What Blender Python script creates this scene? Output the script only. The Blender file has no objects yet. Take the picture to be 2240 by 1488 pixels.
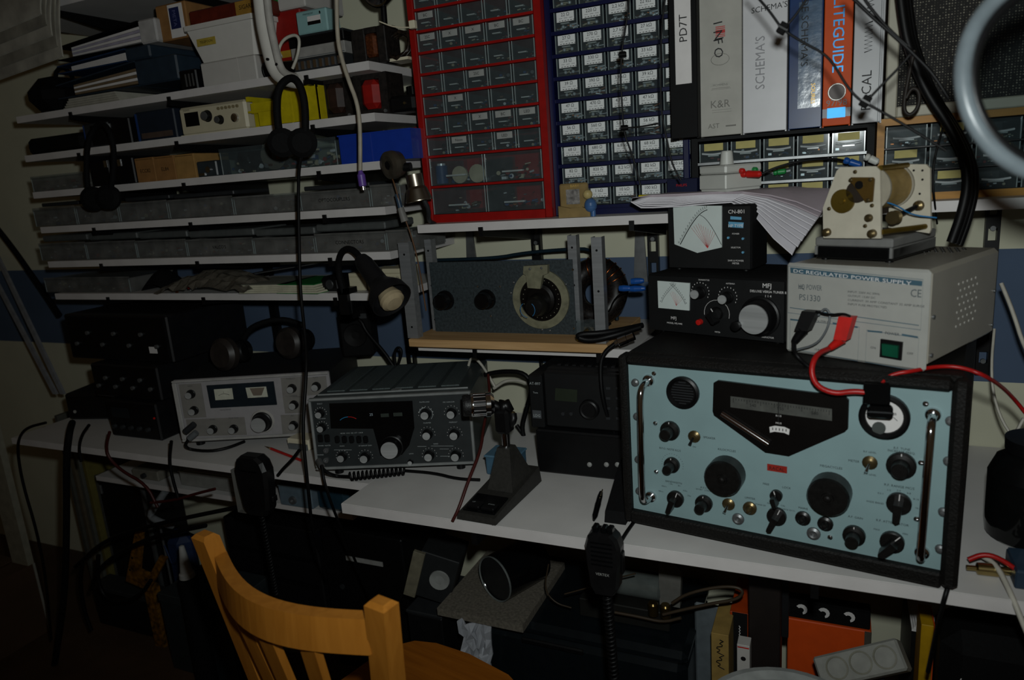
import bpy, math, random
from mathutils import Vector, Matrix
random.seed(7)
scene = bpy.context.scene
col = scene.collection

# ------------------------------------------------------------------ camera
F = 1580.0
CAM = Vector((0, -1.70, 1.375))
YAW, PITCH, ROLL = math.radians(24.8), math.radians(13.0), math.radians(-4.33)
_fw = Vector((-math.sin(YAW)*math.cos(PITCH), math.cos(YAW)*math.cos(PITCH), -math.sin(PITCH)))
_rt = Vector((math.cos(YAW), math.sin(YAW), 0))
_up = _rt.cross(_fw)
RT = math.cos(ROLL)*_rt + math.sin(ROLL)*_up
UP = math.cos(ROLL)*_up - math.sin(ROLL)*_rt
FW = _fw
cd = bpy.data.cameras.new('camera'); cam = bpy.data.objects.new('camera', cd); col.objects.link(cam)
mw = Matrix((RT, UP, -FW)).transposed().to_4x4(); mw.translation = CAM
cam.matrix_world = mw
cd.sensor_fit = 'HORIZONTAL'; cd.sensor_width = 36; cd.lens = 36*F/2240; cd.clip_start = .02
scene.camera = cam

# ------------------------------------------------------------------ world, flash, exposure
w = bpy.data.worlds.new('world'); scene.world = w; w.use_nodes = True
w.node_tree.nodes['Background'].inputs[0].default_value = (1, .66, .36, 1)
w.node_tree.nodes['Background'].inputs[1].default_value = .022
fl = bpy.data.lights.new('camera_flash', 'SPOT'); fl.energy = 36; fl.shadow_soft_size = .018; fl.color = (.94, 1, .985)
fl.spot_size = math.radians(128); fl.spot_blend = .8
flash = bpy.data.objects.new('camera_flash', fl); col.objects.link(flash)
flash.location = CAM + UP*.085 + RT*.035 + FW*.03
flash.rotation_euler = (FW + UP*.22 + RT*.10).to_track_quat('-Z', 'Y').to_euler()
vs = scene.view_settings
vs.view_transform = 'Standard'; vs.look = 'None'; vs.exposure = 0; vs.gamma = 1; vs.use_curve_mapping = False

# ------------------------------------------------------------------ helpers
def ray(px, py):
    return RT*((px-1120)/F) - UP*((py-744)/F) + FW
def at(px, py, Y):              # point on the upright plane Y seen at that spot of the 2240x1488 frame
    r = ray(px, py); return CAM + r*((Y-CAM.y)/r.y)
def atz(px, py, Z):             # point on the level plane Z
    r = ray(px, py); return CAM + r*((Z-CAM.z)/r.z)

def lin(c):
    c /= 255.0
    return c/12.92 if c <= .04045 else ((c+.055)/1.055)**2.4
def rgb(h):
    h = h.lstrip('#'); return (lin(int(h[0:2], 16)), lin(int(h[2:4], 16)), lin(int(h[4:6], 16)), 1)

MATS = {}
def M(name, hexc=None, rough=.5, metal=0, var=.12, scale=40, bump=0, spec=.32, kind=None, hex2=None, coat=0):
    if name in MATS: return MATS[name]
    m = bpy.data.materials.new(name); m.use_nodes = True; nt = m.node_tree; n = nt.nodes; L = nt.links
    b = n['Principled BSDF']; out = n['Material Output']
    c = rgb(hexc)
    tc = n.new('ShaderNodeTexCoord'); no = n.new('ShaderNodeTexNoise'); no.inputs['Scale'].default_value = scale; no.inputs['Detail'].default_value = 4
    mp = n.new('ShaderNodeMapping'); L.new(tc.outputs['Object'], mp.inputs[0]); L.new(mp.outputs[0], no.inputs['Vector'])
    if kind == 'wood': mp.inputs['Scale'].default_value = (1, 1, .08); no.inputs['Distortion'].default_value = 1.2
    if kind == 'woodx': mp.inputs['Scale'].default_value = (.08, 1, 1); no.inputs['Distortion'].default_value = 1.2
    if kind == 'brush': mp.inputs['Scale'].default_value = (.03, 1, 1)
    cr = n.new('ShaderNodeValToRGB'); cr.color_ramp.elements[0].position = .3; cr.color_ramp.elements[1].position = .7
    d = tuple(max(0, x*(1-var*2)) for x in c[:3])+(1,) if hex2 is None else rgb(hex2)
    cr.color_ramp.elements[0].color = d; cr.color_ramp.elements[1].color = c
    L.new(no.outputs['Fac'], cr.inputs[0]); L.new(cr.outputs[0], b.inputs['Base Color'])
    b.inputs['Roughness'].default_value = rough; b.inputs['Metallic'].default_value = metal
    b.inputs['Specular IOR Level'].default_value = spec; b.inputs['Coat Weight'].default_value = coat; b.inputs['Coat Roughness'].default_value = .08
    if bump:
        bp = n.new('ShaderNodeBump'); bp.inputs['Strength'].default_value = bump; bp.inputs['Distance'].default_value = .002
        L.new(no.outputs['Fac'], bp.inputs['Height']); L.new(bp.outputs[0], b.inputs['Normal'])
    if kind == 'clear':
        tr = n.new('ShaderNodeBsdfTransparent'); tr.inputs[0].default_value = (.82, .86, .87, 1)
        mx = n.new('ShaderNodeMixShader'); mx.inputs[0].default_value = coat if coat else .3
        b.inputs['Coat Weight'].default_value = 0
        L.new(tr.outputs[0], mx.inputs[1]); L.new(b.outputs[0], mx.inputs[2]); L.new(mx.outputs[0], out.inputs[0])
    MATS[name] = m; return m

_txt = {}
def text_geo(s):
    if s in _txt: return _txt[s]
    cu = bpy.data.curves.new('t', 'FONT'); cu.body = s; cu.size = 1; cu.resolution_u = 2
    o = bpy.data.objects.new('t', cu); col.objects.link(o)
    dg = bpy.context.evaluated_depsgraph_get(); me = o.evaluated_get(dg).to_mesh()
    v = [tuple(p.co[:2]) for p in me.vertices]; f = [tuple(p.vertices) for p in me.polygons]
    o.evaluated_get(dg).to_mesh_clear(); bpy.data.objects.remove(o); bpy.data.curves.remove(cu)
    xs = [a[0] for a in v] or [0]; ys = [a[1] for a in v] or [0]
    _txt[s] = (v, f, min(xs), max(xs), min(ys), max(ys)); return _txt[s]

class MB:
    def __init__(s): s.v = []; s.f = []; s.m = []; s.s = []
    def add(s, v, f, mi=0, sm=False):
        o = len(s.v); s.v += [Vector(p) for p in v]
        for q in f: s.f.append(tuple(i+o for i in q)); s.m.append(mi); s.s.append(sm)
        return s
    def box(s, x0, x1, y0, y1, z0, z1, mi=0, b=0):
        if x0 > x1: x0, x1 = x1, x0
        if y0 > y1: y0, y1 = y1, y0
        if z0 > z1: z0, z1 = z1, z0
        if not b:
            v = [(x, y, z) for x in (x0, x1) for y in (y0, y1) for z in (z0, z1)]
            return s.add(v, [(0,1,3,2),(4,6,7,5),(0,4,5,1),(2,3,7,6),(0,2,6,4),(1,5,7,3)], mi)
        b = min(b, (x1-x0)*.45, (y1-y0)*.45, (z1-z0)*.45)
        v = []; idx = {}
        for i, x in enumerate((x0, x1)):
            for j, y in enumerate((y0, y1)):
                for k, z in enumerate((z0, z1)):
                    sx, sy, sz = (1-2*i)*b, (1-2*j)*b, (1-2*k)*b
                    idx[i,j,k] = len(v); v += [(x, y+sy, z+sz), (x+sx, y, z+sz), (x+sx, y+sy, z)]
        I = lambda i,j,k,a: idx[i,j,k]+a
        f = [(I(0,0,0,0),I(0,0,1,0),I(0,1,1,0),I(0,1,0,0)),(I(1,0,0,0),I(1,1,0,0),I(1,1,1,0),I(1,0,1,0)),
             (I(0,0,0,1),I(1,0,0,1),I(1,0,1,1),I(0,0,1,1)),(I(0,1,0,1),I(0,1,1,1),I(1,1,1,1),I(1,1,0,1)),
             (I(0,0,0,2),I(0,1,0,2),I(1,1,0,2),I(1,0,0,2)),(I(0,0,1,2),I(1,0,1,2),I(1,1,1,2),I(0,1,1,2))]
        for j in (0,1):
            for k in (0,1):
                f += [(I(0,j,k,1),I(1,j,k,1),I(1,j,k,2),I(0,j,k,2))]
        for i in (0,1):
            for k in (0,1): f += [(I(i,0,k,0),I(i,1,k,0),I(i,1,k,2),I(i,0,k,2))]
            for j in (0,1): f += [(I(i,j,0,0),I(i,j,1,0),I(i,j,1,1),I(i,j,0,1))]
            for j in (0,1):
                for k in (0,1): f += [(I(i,j,k,0),I(i,j,k,1),I(i,j,k,2))]
        return s.add(v, f, mi)
    def lathe(s, prof, o=(0,0,0), ax=(0,0,1), seg=20, mi=0, flat=False):
        o = Vector(o); ax = Vector(ax).normalized(); t = Vector((0,0,1)) if abs(ax.z) < .9 else Vector((1,0,0))
        u = ax.cross(t).normalized(); w_ = ax.cross(u)
        def ring(r, h): return [o+ax*h+(u*math.cos(2*math.pi*i/seg)+w_*math.sin(2*math.pi*i/seg))*r for i in range(seg)]
        for (r0, h0), (r1, h1) in zip(prof, prof[1:]):
            if r0 < 1e-6 and r1 < 1e-6: continue
            if r0 < 1e-6: v = [o+ax*h0]+ring(r1, h1); f = [(0, 1+i, 1+(i+1)%seg) for i in range(seg)]
            elif r1 < 1e-6: v = [o+ax*h1]+ring(r0, h0); f = [(0, 1+(i+1)%seg, 1+i) for i in range(seg)]
            else:
                v = ring(r0, h0)+ring(r1, h1); f = [(i, (i+1)%seg, seg+(i+1)%seg, seg+i) for i in range(seg)]
            s.add(v, f, mi, (not flat) and abs(h1-h0) > 1e-6)
        return s
    def cyl(s, p0, p1, r, seg=16, mi=0, r2=None):
        p0 = Vector(p0); p1 = Vector(p1); h = (p1-p0).length; r2 = r if r2 is None else r2
        return s.lathe([(0,0),(r,0),(r2,h),(0,h)], p0, p1-p0, seg, mi)
    def ball(s, c, r, seg=12, mi=0, sz=1):
        return s.lathe([(r*math.sin(math.pi*i/8), -r*sz*math.cos(math.pi*i/8)) for i in range(9)], c, (0,0,1), seg, mi)
    def tube(s, pts, r, seg=8, mi=0, smooth=0, closed=False):
        pts = [Vector(p) for p in pts]
        for _ in range(smooth):
            n = []
            N = len(pts)
            if closed:
                for i in range(N): a, b_ = pts[i], pts[(i+1)%N]; n += [a*.75+b_*.25, a*.25+b_*.75]
            else:
                n = [pts[0]]
                for a, b_ in zip(pts, pts[1:]): n += [a*.75+b_*.25, a*.25+b_*.75]
                n.append(pts[-1])
            pts = n
        N = len(pts); rs = r if isinstance(r, (list, tuple)) else None
        nrm = None; V = []
        for i, p in enumerate(pts):
            if closed: t = (pts[(i+1)%N]-pts[i-1])
            else: t = pts[min(i+1, N-1)]-pts[max(i-1, 0)]
            if t.length < 1e-9: t = Vector((0,0,1))
            t.normalize()
            if nrm is None: nrm = t.orthogonal().normalized()
            nrm = (nrm-t*nrm.dot(t))
            nrm = nrm.normalized() if nrm.length > 1e-6 else t.orthogonal().normalized()
            bn = t.cross(nrm); rr = r if rs is None else rs[0]+(rs[-1]-rs[0])*i/max(1, N-1)
            V += [p+(nrm*math.cos(2*math.pi*k/seg)+bn*math.sin(2*math.pi*k/seg))*rr for k in range(seg)]
        f = []
        for i in range(N if closed else N-1):
            a = i*seg; c = ((i+1)%N)*seg
            f += [(a+k, a+(k+1)%seg, c+(k+1)%seg, c+k) for k in range(seg)]
        s.add(V, f, mi, True)
        if not closed: s.add(V[:seg], [tuple(range(seg))[::-1]], mi); s.add(V[-seg:], [tuple(range(seg))], mi)
        return s
    def prism(s, poly, d0, d1, pl='xz', mi=0):
        n = len(poly)
        def P(a, b_, d): return (a, d, b_) if pl == 'xz' else ((d, a, b_) if pl == 'yz' else (a, b_, d))
        v = [P(a, b_, d0) for a, b_ in poly]+[P(a, b_, d1) for a, b_ in poly]
        f = [tuple(range(n)), tuple(range(2*n-1, n-1, -1))]+[(i, i+n, (i+1)%n+n, (i+1)%n) for i in range(n)]
        return s.add(v, f, mi)
    def text(s, t, h, o, xd=(1,0,0), ud=(0,0,1), mi=0, al='l', w=None, sy=1):
        v, f, a, b_, c, d = text_geo(t)
        if not v: return s
        k = h*1.35; kx = k if w is None else w/max(1e-6, b_-a)
        o = Vector(o); xd = Vector(xd).normalized(); ud = Vector(ud).normalized()
        off = {'l': a, 'c': (a+b_)/2, 'r': b_}[al]
        return s.add([o+xd*((p[0]-off)*kx)+ud*((p[1])*k) for p in v], f, mi)
    def sheet(s, fn, nu, nv, th=0, mi=0, sm=True):
        g = [[Vector(fn(i/nu, j/nv)) for j in range(nv+1)] for i in range(nu+1)]
        V = [p for r_ in g for p in r_]; W = nv+1
        f = [(i*W+j, (i+1)*W+j, (i+1)*W+j+1, i*W+j+1) for i in range(nu) for j in range(nv)]
        s.add(V, f, mi, sm)
        if th:
            dn = Vector((0,0,-th)) if not isinstance(th, (tuple, list, Vector)) else Vector(th)
            s.add([p+dn for p in V], [q[::-1] for q in f], mi, sm)
            b = [i*W for i in range(nu+1)]+[nu*W+j for j in range(1, W)]+[i*W+nv for i in range(nu-1, -1, -1)]+[j for j in range(nv-1, 0, -1)]
            n = len(b); s.add([V[i] for i in b]+[V[i]+dn for i in b], [(i, i+n, (i+1)%n+n, (i+1)%n) for i in range(n)], mi)
        return s
    def xf(s, mat):
        s.v = [mat @ p for p in s.v]; return s
    def mesh(s, name, mats):
        me = bpy.data.meshes.new(name); me.from_pydata([tuple(p) for p in s.v], [], s.f)
        if not isinstance(mats, (list, tuple)): mats = [mats]
        for m in mats: me.materials.append(m)
        me.polygons.foreach_set('material_index', s.m); me.polygons.foreach_set('use_smooth', s.s); me.update()
        return me
    def ob(s, name, mats, parent=None, label=None, cat=None, group=None, kind=None):
        return link(name, s.mesh(name, mats), parent, label, cat, group, kind)

def tag(o, label=None, cat=None, group=None, kind=None):
    if label: o['label'] = label
    if cat: o['category'] = cat
    if group: o['group'] = group
    if kind: o['kind'] = kind
    return o
def link(name, data, parent=None, label=None, cat=None, group=None, kind=None, loc=None):
    o = bpy.data.objects.new(name, data); col.objects.link(o)
    if parent: o.parent = parent
    if loc is not None: o.location = loc
    return tag(o, label, cat, group, kind)
def thing(name, label, cat, loc=(0,0,0), rz=0, group=None, rx=0, ry=0):
    o = link(name, None, None, label, cat, group, None, loc); o.rotation_euler = (rx, ry, rz); o.empty_display_size = .05
    return o
def copy_tree(o, parent=None):
    c = o.copy(); col.objects.link(c); c.parent = parent
    for ch in list(o.children): copy_tree(ch, c)
    return c
def cable(name, pts, r, mat, label, cat='cable', seg=6, smooth=2, group=None):
    return MB().tube(pts, r, seg, 0, smooth).ob(name, mat, None, label, cat, group)
def pxbox(x0, y0, x1, y1, Y, z0=None):
    """x and z ranges on plane Y of the rectangle seen there; z0 snaps the bottom to a support"""
    ym = (y0+y1)/2; xm = (x0+x1)/2
    a, b, c, d = at(x0, ym, Y).x, at(x1, ym, Y).x, at(xm, y1, Y).z, at(xm, y0, Y).z
    return a, b, (c if z0 is None else z0), d

# ------------------------------------------------------------------ palette
white = M('white_melamine', 'c4c2bf', .45, var=.05, scale=12)
edgew = M('white_edge_band', 'c0bcba', .5, var=.05, scale=20)
black = M('black_plastic', '0c0c0d', .4, var=.15, spec=.25)
blackm = M('black_matt', '080809', .8, var=.2, bump=.2, scale=200, spec=.15)
dgrey = M('dark_grey_plastic', '26282a', .5)
mgrey = M('mid_grey_paint', '5a5e60', .5, var=.1)
lgrey = M('light_grey_plastic', 'a6a49e', .45, var=.06)
cream = M('cream_plastic', 'c8c0a8', .45, var=.05)
paper = M('white_paper', 'c9c6c4', .8, var=.04)
ink = M('black_ink', '0a0a0c', .6)
chrome = M('chrome', 'd5d6d8', .12, 1, var=.02)
alu = M('aluminium', '8c8e90', .42, .55, var=.12, kind='brush', scale=120)
spun = M('spun_aluminium', 'b4b6b6', .35, .45, var=.15, kind='brush', scale=90)
steel = M('dull_steel', '77797a', .42, .7, var=.15)
brass = M('brass', '64563a', .32, .75, var=.15)
copper = M('copper', 'a85c30', .3, 1, var=.2)
clear = M('clear_plastic', '7d8688', .10, kind='clear', coat=.11, spec=.6)
clear_glint = M('clear_plastic_glint', 'a9b6b6', .15, kind='clear', coat=.5, spec=.7)  # paler, denser clear plastic: edge glints painted into its colour
frost = M('frosted_plastic', '8b8884', .35, kind='clear', coat=.30, var=.25, scale=25)
red = M('red_plastic', 'b41a14', .4); dred = M('red_paint', '8a100d', .35, var=.1)
blue = M('blue_plastic', '1c3f9c', .35); navy = M('navy_paint', '0a1038', .35, var=.1)
yellow = M('yellow_plastic', 'b8a712', .4); green = M('green_plastic', '1d7d3c', .4)
orange = M('orange_board', 'c7480f', .55, var=.05)
card = M('brown_cardboard', '8a6236', .8, var=.12)
pine = M('pine_wood', 'b79468', .55, kind='woodx', scale=60, hex2='a07d52')
beech = M('beech_wood', 'ad7028', .33, kind='wood', scale=50, hex2='9c6220', spec=.4)
tblue = M('slate_blue_paint', '3f5f74', .5)
wcable = M('white_cable', 'b0aca0', .5); bcable = M('black_cable', '070708', .5, spec=.2); rcable = M('red_cable', '9c1412', .4)
copperj = M('brown_wire', '5a3c22', .5)

# ================================================================== THE ROOM
wallc = M('cream_wall_paint', 'bdbca6', .85, var=.05, scale=6, bump=.15)
wallb = M('blue_wall_paint', '48586f', .85, var=.08, scale=6, bump=.15)
floorm = M('brown_floor', '4a3626', .6, var=.15, scale=10)
mb = MB(); X0, X1 = -3.7, 1.8
for z0, z1, mi in ((0, .882, 0), (.882, 1.157, 1), (1.157, 2.7, 0)): mb.box(X0, X1, 0, .1, z0, z1, mi)
mb.ob('wall_back', [wallc, wallb], kind='structure')
mb = MB()
for z0, z1, mi in ((0, .882, 0), (.882, 1.157, 1), (1.157, 2.7, 0)): mb.box(X0-.1, X0, -3, .1, z0, z1, mi)
mb.ob('wall_left', [wallc, wallb], kind='structure')
MB().box(X0, X1, -3, .1, -.1, 0).ob('floor', floorm, kind='structure')

# slotted uprights on the wall
rail_h = [0]
def rail(x, z0, z1, label):
    t = thing('shelf_rail', label, 'shelf rail', (x, -.001, z0), group='slotted black shelf rails')
    h = z1-z0
    m = MB().box(-.0125, -.0075, -.016, 0, 0, h).box(.0075, .0125, -.016, 0, 0, h)
    z = 0
    while z < h-.02: m.box(-.0075, .0075, -.016, -.011, z, z+.026); z += .05
    m.ob('channel', black, t)
    for zz in (.03, h-.04): MB().cyl((0, -.017, zz), (0, -.012, zz), .005, 10).ob('screw', steel, t)
for px, py, z0, z1, lb in ((905, 790, .745, 1.20, 'black slotted rail on the wall left of the variometer shelf'),
                       (1185, 650, .745, 1.24, 'black slotted rail on the wall behind the big round dial'),
                       (1432, 560, .745, 1.24, 'black slotted rail on the wall beside the power meter'),
                       (2168, 510, .9, 1.24, 'black slotted rail on the wall behind the grey power supply'),
                       (612, 730, .745, 2.3, 'black slotted rail on the wall behind the headphones on the transceiver'),
                       (330, 300, .745, 2.3, 'black slotted rail behind the left ends of the wall shelves')):
    rail(at(px, py, 0).x, z0, z1, lb)

# ------------------------------------------------------------------ shelves
SX0, SX1, SY = -2.13, -.932, -.31
def bracket(t, x, yf, th, lip=True):
    m = MB().prism([(-.012, -.001), (yf+.004, -.001), (yf+.004, -.012), (-.012, -.05)], x-.005, x+.005, 'yz')
    if lip: m.box(x-.005, x+.005, yf-.004, yf+.004, -.012, .008)
    m.ob('bracket', black, t)
def shelf(name, label, x0, x1, yf, ztop, bx, th=.018, yb=-.002, group=None):
    t = thing(name, label, 'shelf', (0, 0, ztop-th), group=group)
    MB().box(x0, x1, yf+.001, yb, 0, th).ob('board', white, t)
    MB().box(x0, x1, yf, yf+.001, .0004, th-.0004).box(x0-.001, x0, yf, yb, .0004, th-.0004).box(x1, x1+.001, yf, yb, .0004, th-.0004).ob('edge_band', edgew, t)
    for x in bx: bracket(t, x, yf, th)
    return t
SZ = [1.90, 1.632, 1.525, 1.422, 1.322, 1.221, 1.125]
names = ['highest white wall shelf, just entering at the top left', 'white wall shelf carrying the tubs and the binders at left', 'white wall shelf carrying the beige instrument and yellow bin',
         'white wall shelf carrying the blue bin and cardboard boxes', 'white wall shelf carrying the upper row of clear boxes', 'white wall shelf carrying the lower row of clear boxes',
         'lowest white wall shelf at left, lamp clamped to it']
for z, n in zip(SZ, names): shelf('wall_shelf', n, SX0, SX1, SY, z, (-1.9, -1.53, -1.10), group='white shelves on the left wall')
AZ, AY = 1.277, -.30
shelf('wall_shelf', 'long white shelf under the red and blue drawer cabinets', -.857, .95, AY, AZ, (-.70, -.37, .1, .6))
BZ = 1.005
shelf('wall_shelf', 'short white shelf under the wooden base of the round dial', -.888, -.375, AY, BZ, (-.74, -.45), yb=-.002)
for px, py, ln, lb in ((1028, 540, .15, 'galvanised steel strut under the long shelf behind the grey dial panel'), (1400, 560, .16, 'galvanised steel strut on the wall beside the power meter')):
    x = at(px, py, -.01).x
    MB().prism([(x-.008, AZ-.019), (x+.008, AZ-.019), (x+.016, AZ-.019-ln), (x-.018, AZ-.019-ln)], -.008, -.002).ob('steel_strut', steel, None, lb, 'strut', 'steel struts under the long shelf')

# ------------------------------------------------------------------ desks
DZ = .74
def desk(name, label, x0, x1, yf, zt, th):
    t = thing(name, label, 'desk', (0, 0, zt-th))
    MB().box(x0, x1, yf+.0015, -.003, 0, th).ob('top', white, t)
    MB().box(x0, x1, yf, yf+.0015, .0005, th-.0008).ob('edge_band', edgew, t)
    return t
dk = desk('desk', 'white desk board in front, under the big receiver', -.919, 1.2, -.607, DZ, .022)
for x in (-.62, -.02, .55): MB().box(x-.006, x+.006, -.598, -.001, -.03, 0).ob('support_bar', black, dk)
for x in (-.115, .95): 
    MB().box(x-.03, x+.03, -.36, -.30, -(DZ-.022), 0, b=.002).ob('leg', M('dark_brown_steel', '18110e', .6), dk)
dk2 = desk('desk', 'white desk board at left, under the two transceivers', -2.155, -.92, -.51, DZ, .018)
for x in (-2.1, -1.5, -1.0): MB().box(x-.006, x+.006, -.45, -.001, -.03, 0).ob('support_bar', black, dk2)

# ================================================================== DRAWER CABINETS
JUNK = [M('junk_brown', '5a4636', .5), M('junk_grey', '84888a', .35, .6), M('junk_black', '121214', .4), M('junk_cream', 'b5ab90', .6), M('junk_copper', '94562c', .35, .9), M('junk_red', '7a1512', .5), M('junk_blue', '24446e', .5), M('junk_tin_glint', 'd4d8da', .3, .2)]
def junk(mb, x0, x1, y0, y1, z0, z1, n, rnd):
    for _ in range(n):
        s = rnd.uniform(.12, .3)*min(x1-x0, z1-z0)
        x = rnd.uniform(x0+s, x1-s) if x1-x0 > 2*s else (x0+x1)/2; y = rnd.uniform(y0+s, y1-s) if y1-y0 > 2*s else (y0+y1)/2; z = z0+rnd.random()**1.7*(z1-z0-s)
        k = rnd.random(); mi = rnd.randrange(len(JUNK))
        if k < .45: mb.cyl((x-s*.6, y, z+s*.3), (x+s*.6, y+rnd.uniform(-s, s)*.6, z+s*rnd.uniform(.2, .7)), s*rnd.uniform(.15, .35), 7, mi)
        elif k < .8: mb.box(x-s*.5, x+s*.5, y-s*.4, y+s*.4, z, z+s*rnd.uniform(.3, .9), mi)
        else: mb.lathe([(0, 0), (s*.5, 0), (s*.5, s*.35), (0, s*.35)], (x, y, z+s*.4), (rnd.uniform(-.4, .4), -1, .3), 9, mi)
    return mb
CDY = -.25
# ---- red cabinet
rx0, rx1 = at(934, 478, CDY).x, at(1208, 466, CDY).x
RH = .62
rc = thing('drawer_cabinet', 'red metal parts cabinet with five columns of clear drawers', 'cabinet', (rx0, CDY, AZ))
RW = rx1-rx0; fr = .016
MB().box(0, fr, 0, .2, 0, RH, b=.002).box(RW-fr, RW, 0, .2, 0, RH, b=.002).box(fr, RW-fr, .0, .2, 0, .018).box(fr, RW-fr, 0, .2, RH-.018, RH).box(fr, RW-fr, .193, .2, .018, RH-.018).ob('frame', dred, rc)
zl = [at(940, 408, CDY).z-AZ, at(932, 342, CDY).z-AZ]
pit = (at(906, 116, CDY).z-at(932, 342, CDY).z)/5
rows = [.018, zl[0], zl[1]]
while rows[-1]+pit < RH-.02: rows.append(rows[-1]+pit)
rows[-1] = RH-.018
rnd = random.Random(3)
iw = RW-2*fr
def drawer_mesh(w_, h_, d_, name='drawer'):
    m = MB(); t = .0016
    m.box(-w_/2, w_/2, 0, t, 0, h_).box(-w_/2, -w_/2+t, t, d_, 0, h_*.9).box(w_/2-t, w_/2, t, d_, 0, h_*.9).box(-w_/2+t, w_/2-t, t, d_, 0, t)
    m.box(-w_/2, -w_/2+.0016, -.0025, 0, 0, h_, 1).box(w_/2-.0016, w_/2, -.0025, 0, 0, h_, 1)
    m.box(-w_*.18, w_*.18, -.008, 0, h_*.30, h_*.36, 1)
    return m
sw = iw/5; sh = pit-.007
dm = drawer_mesh(sw-.004, sh, .15).mesh('drawer', [clear, clear_glint])
jm = [junk(MB(), -sw*.42, sw*.42, .008, .10, .002, sh*.75, 15, rnd).mesh('contents', JUNK) for _ in range(7)]
lm = []
for s_ in ('2SC', '4148', 'BC', 'LED', 'Neon', 'SMD', 'X'):
    lm.append(MB().box(-.018, .018, -.0032, -.0026, sh*.58, sh*.94).text(s_, .006, (0, -.0036, sh*.68), mi=1, al='c').mesh('label', [M('grey_label', '8d8f8c', .7), ink]))
for i in range(2, len(rows)-1):
    MB().box(fr, RW-fr, .001, .19, rows[i]-.005, rows[i]).ob('divider', dred, rc)
    for c in range(5):
        d = link('drawer', dm, rc, loc=(fr+sw*(c+.5), .006, rows[i]+.0008))
        link('contents', jm[rnd.randrange(7)], d, kind='stuff')
        if rnd.random() < .45: link('label', lm[rnd.randrange(7)], d)
MB().box(fr, RW-fr, .001, .19, rows[1]-.005, rows[1]).ob('divider', dred, rc)
for i in (0, 1):
    hh = rows[i+1]-rows[i]-.007
    for c in range(2):
        w2 = iw/2
        d = drawer_mesh(w2-.004, hh, .16).ob('drawer', [clear, clear_glint], rc); d.location = (fr+w2*(c+.5), .006, rows[i]+.0008)
        m = MB()
        junk(m, -w2*.46, w2*.46, .008, .12, .002, hh*.7, 26, rnd)
        if i == 1 and c == 0:
            m.cyl((-w2*.36, .02, .003), (-w2*.36, .02, hh*.72), .014, 14, 6); m.cyl((-w2*.36, .02, hh*.72), (-w2*.36, .02, hh*.8), .010, 14, 7)
            m.lathe([(0, 0), (.019, 0), (.019, .006), (0, .006)], (w2*.02, .012, .02), (0, -1, 0), 18, 3); m.lathe([(0, 0), (.02, 0), (.02, .006), (0, .006)], (w2*.34, .012, .02), (0, -1, 0), 18, 3)
        m.ob('contents', JUNK, d, kind='stuff')
# ---- blue cabinet
CBY = -.225
bx0, bx1 = at(1216, 462, CBY).x, at(1511, 450, CBY).x
BW = bx1-bx0
bc = thing('drawer_cabinet', 'dark blue resistor cabinet, every drawer with a white ohm label', 'cabinet', (bx0, CBY, AZ))
MB().box(0, fr*.8, -.004, .2, 0, RH, b=.002).box(BW-fr*.8, BW, -.004, .2, 0, RH, b=.002).box(fr*.8, BW-fr*.8, -.002, .2, 0, .012).box(fr*.8, BW-fr*.8, 0, .2, RH-.018, RH).box(fr*.8, BW-fr*.8, .193, .2, .012, RH-.018).ob('frame', navy, bc)
bp_ = (at(1235, 90, CBY).z-at(1249, 381, CBY).z)/6
zlab = at(1249, 381, CBY).z-AZ
vals = ['1 M', '82', '68', '56', '47', '39', '33', '27', '22', '18', '15', '12']
cols = [at(1254, 381, CBY).x-bx0+.0, at(1311, 377, CBY).x-bx0, at(1366, 374, CBY).x-bx0, at(1422, 371, CBY).x-bx0, at(1482, 368, CBY).x-bx0]
cw = (cols[4]-cols[0])/4; dh = bp_-.009
bdm = drawer_mesh(cw-.005, dh, .15).mesh('drawer', [clear, clear_glint])
bjm = []
for _ in range(5):
    m = MB()
    for k in range(9):
        x = rnd.uniform(-cw*.36, cw*.36); z = rnd.uniform(.003, dh*.35); m.cyl((x-.006, .008+.01*rnd.random(), z), (x+.006, .01+.01*rnd.random(), z+rnd.uniform(-.003, .004)), .0018, 6, rnd.choice((1, 3, 4, 7)))
    for x in (-cw*.16, cw*.14): m.ball((x, .006, .0075), .0036, 8, 7)  # two pale balls per drawer, glints put in as colour
    bjm.append(m.mesh('contents', JUNK))
lab = M('drawer_label_paper', 'cdd0cf', .7, var=.02)
for r in range(-1, 9):
    zc = zlab+bp_*r
    if zc+dh > RH-.01: break
    z0 = zc-dh*.64
    MB().box(fr*.8, BW-fr*.8, .0, .19, z0-.008, z0-.001).ob('divider', navy, bc)
    for c in range(5):
        x = cols[0]+cw*c
        d = link('drawer', bdm, bc, loc=(x, .005, z0)); link('contents', bjm[rnd.randrange(5)], d, kind='stuff')
        v = vals[r+1]
        if r == -1: t_ = ['100 Ω', '1 kΩ', '10 kΩ', '100 kΩ', '1 MΩ'][c]
        else:
            e = v
            t_ = [e+' Ω', e+'0 Ω', e[0]+','+e[1]+' kΩ', e+' kΩ', e+'0 kΩ'][c]
        m = MB().box(-cw*.34, cw*.34, -.0034, -.0027, dh*.44, dh*.97)
        m.text(t_, .0065, (0, -.0038, dh*.74), mi=1, al='c')
        for k in range(3): m.box(-cw*.25+k*.011, -cw*.25+k*.011+.007, -.0038, -.0035, dh*.62, dh*.635, 1)
        for k in range(6): m.box(-cw*.25+k*.006, -cw*.25+k*.006+.0035, -.0038, -.0035, dh*.48, dh*.51, 1)
        m.ob('label', [lab, ink], d)
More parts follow.
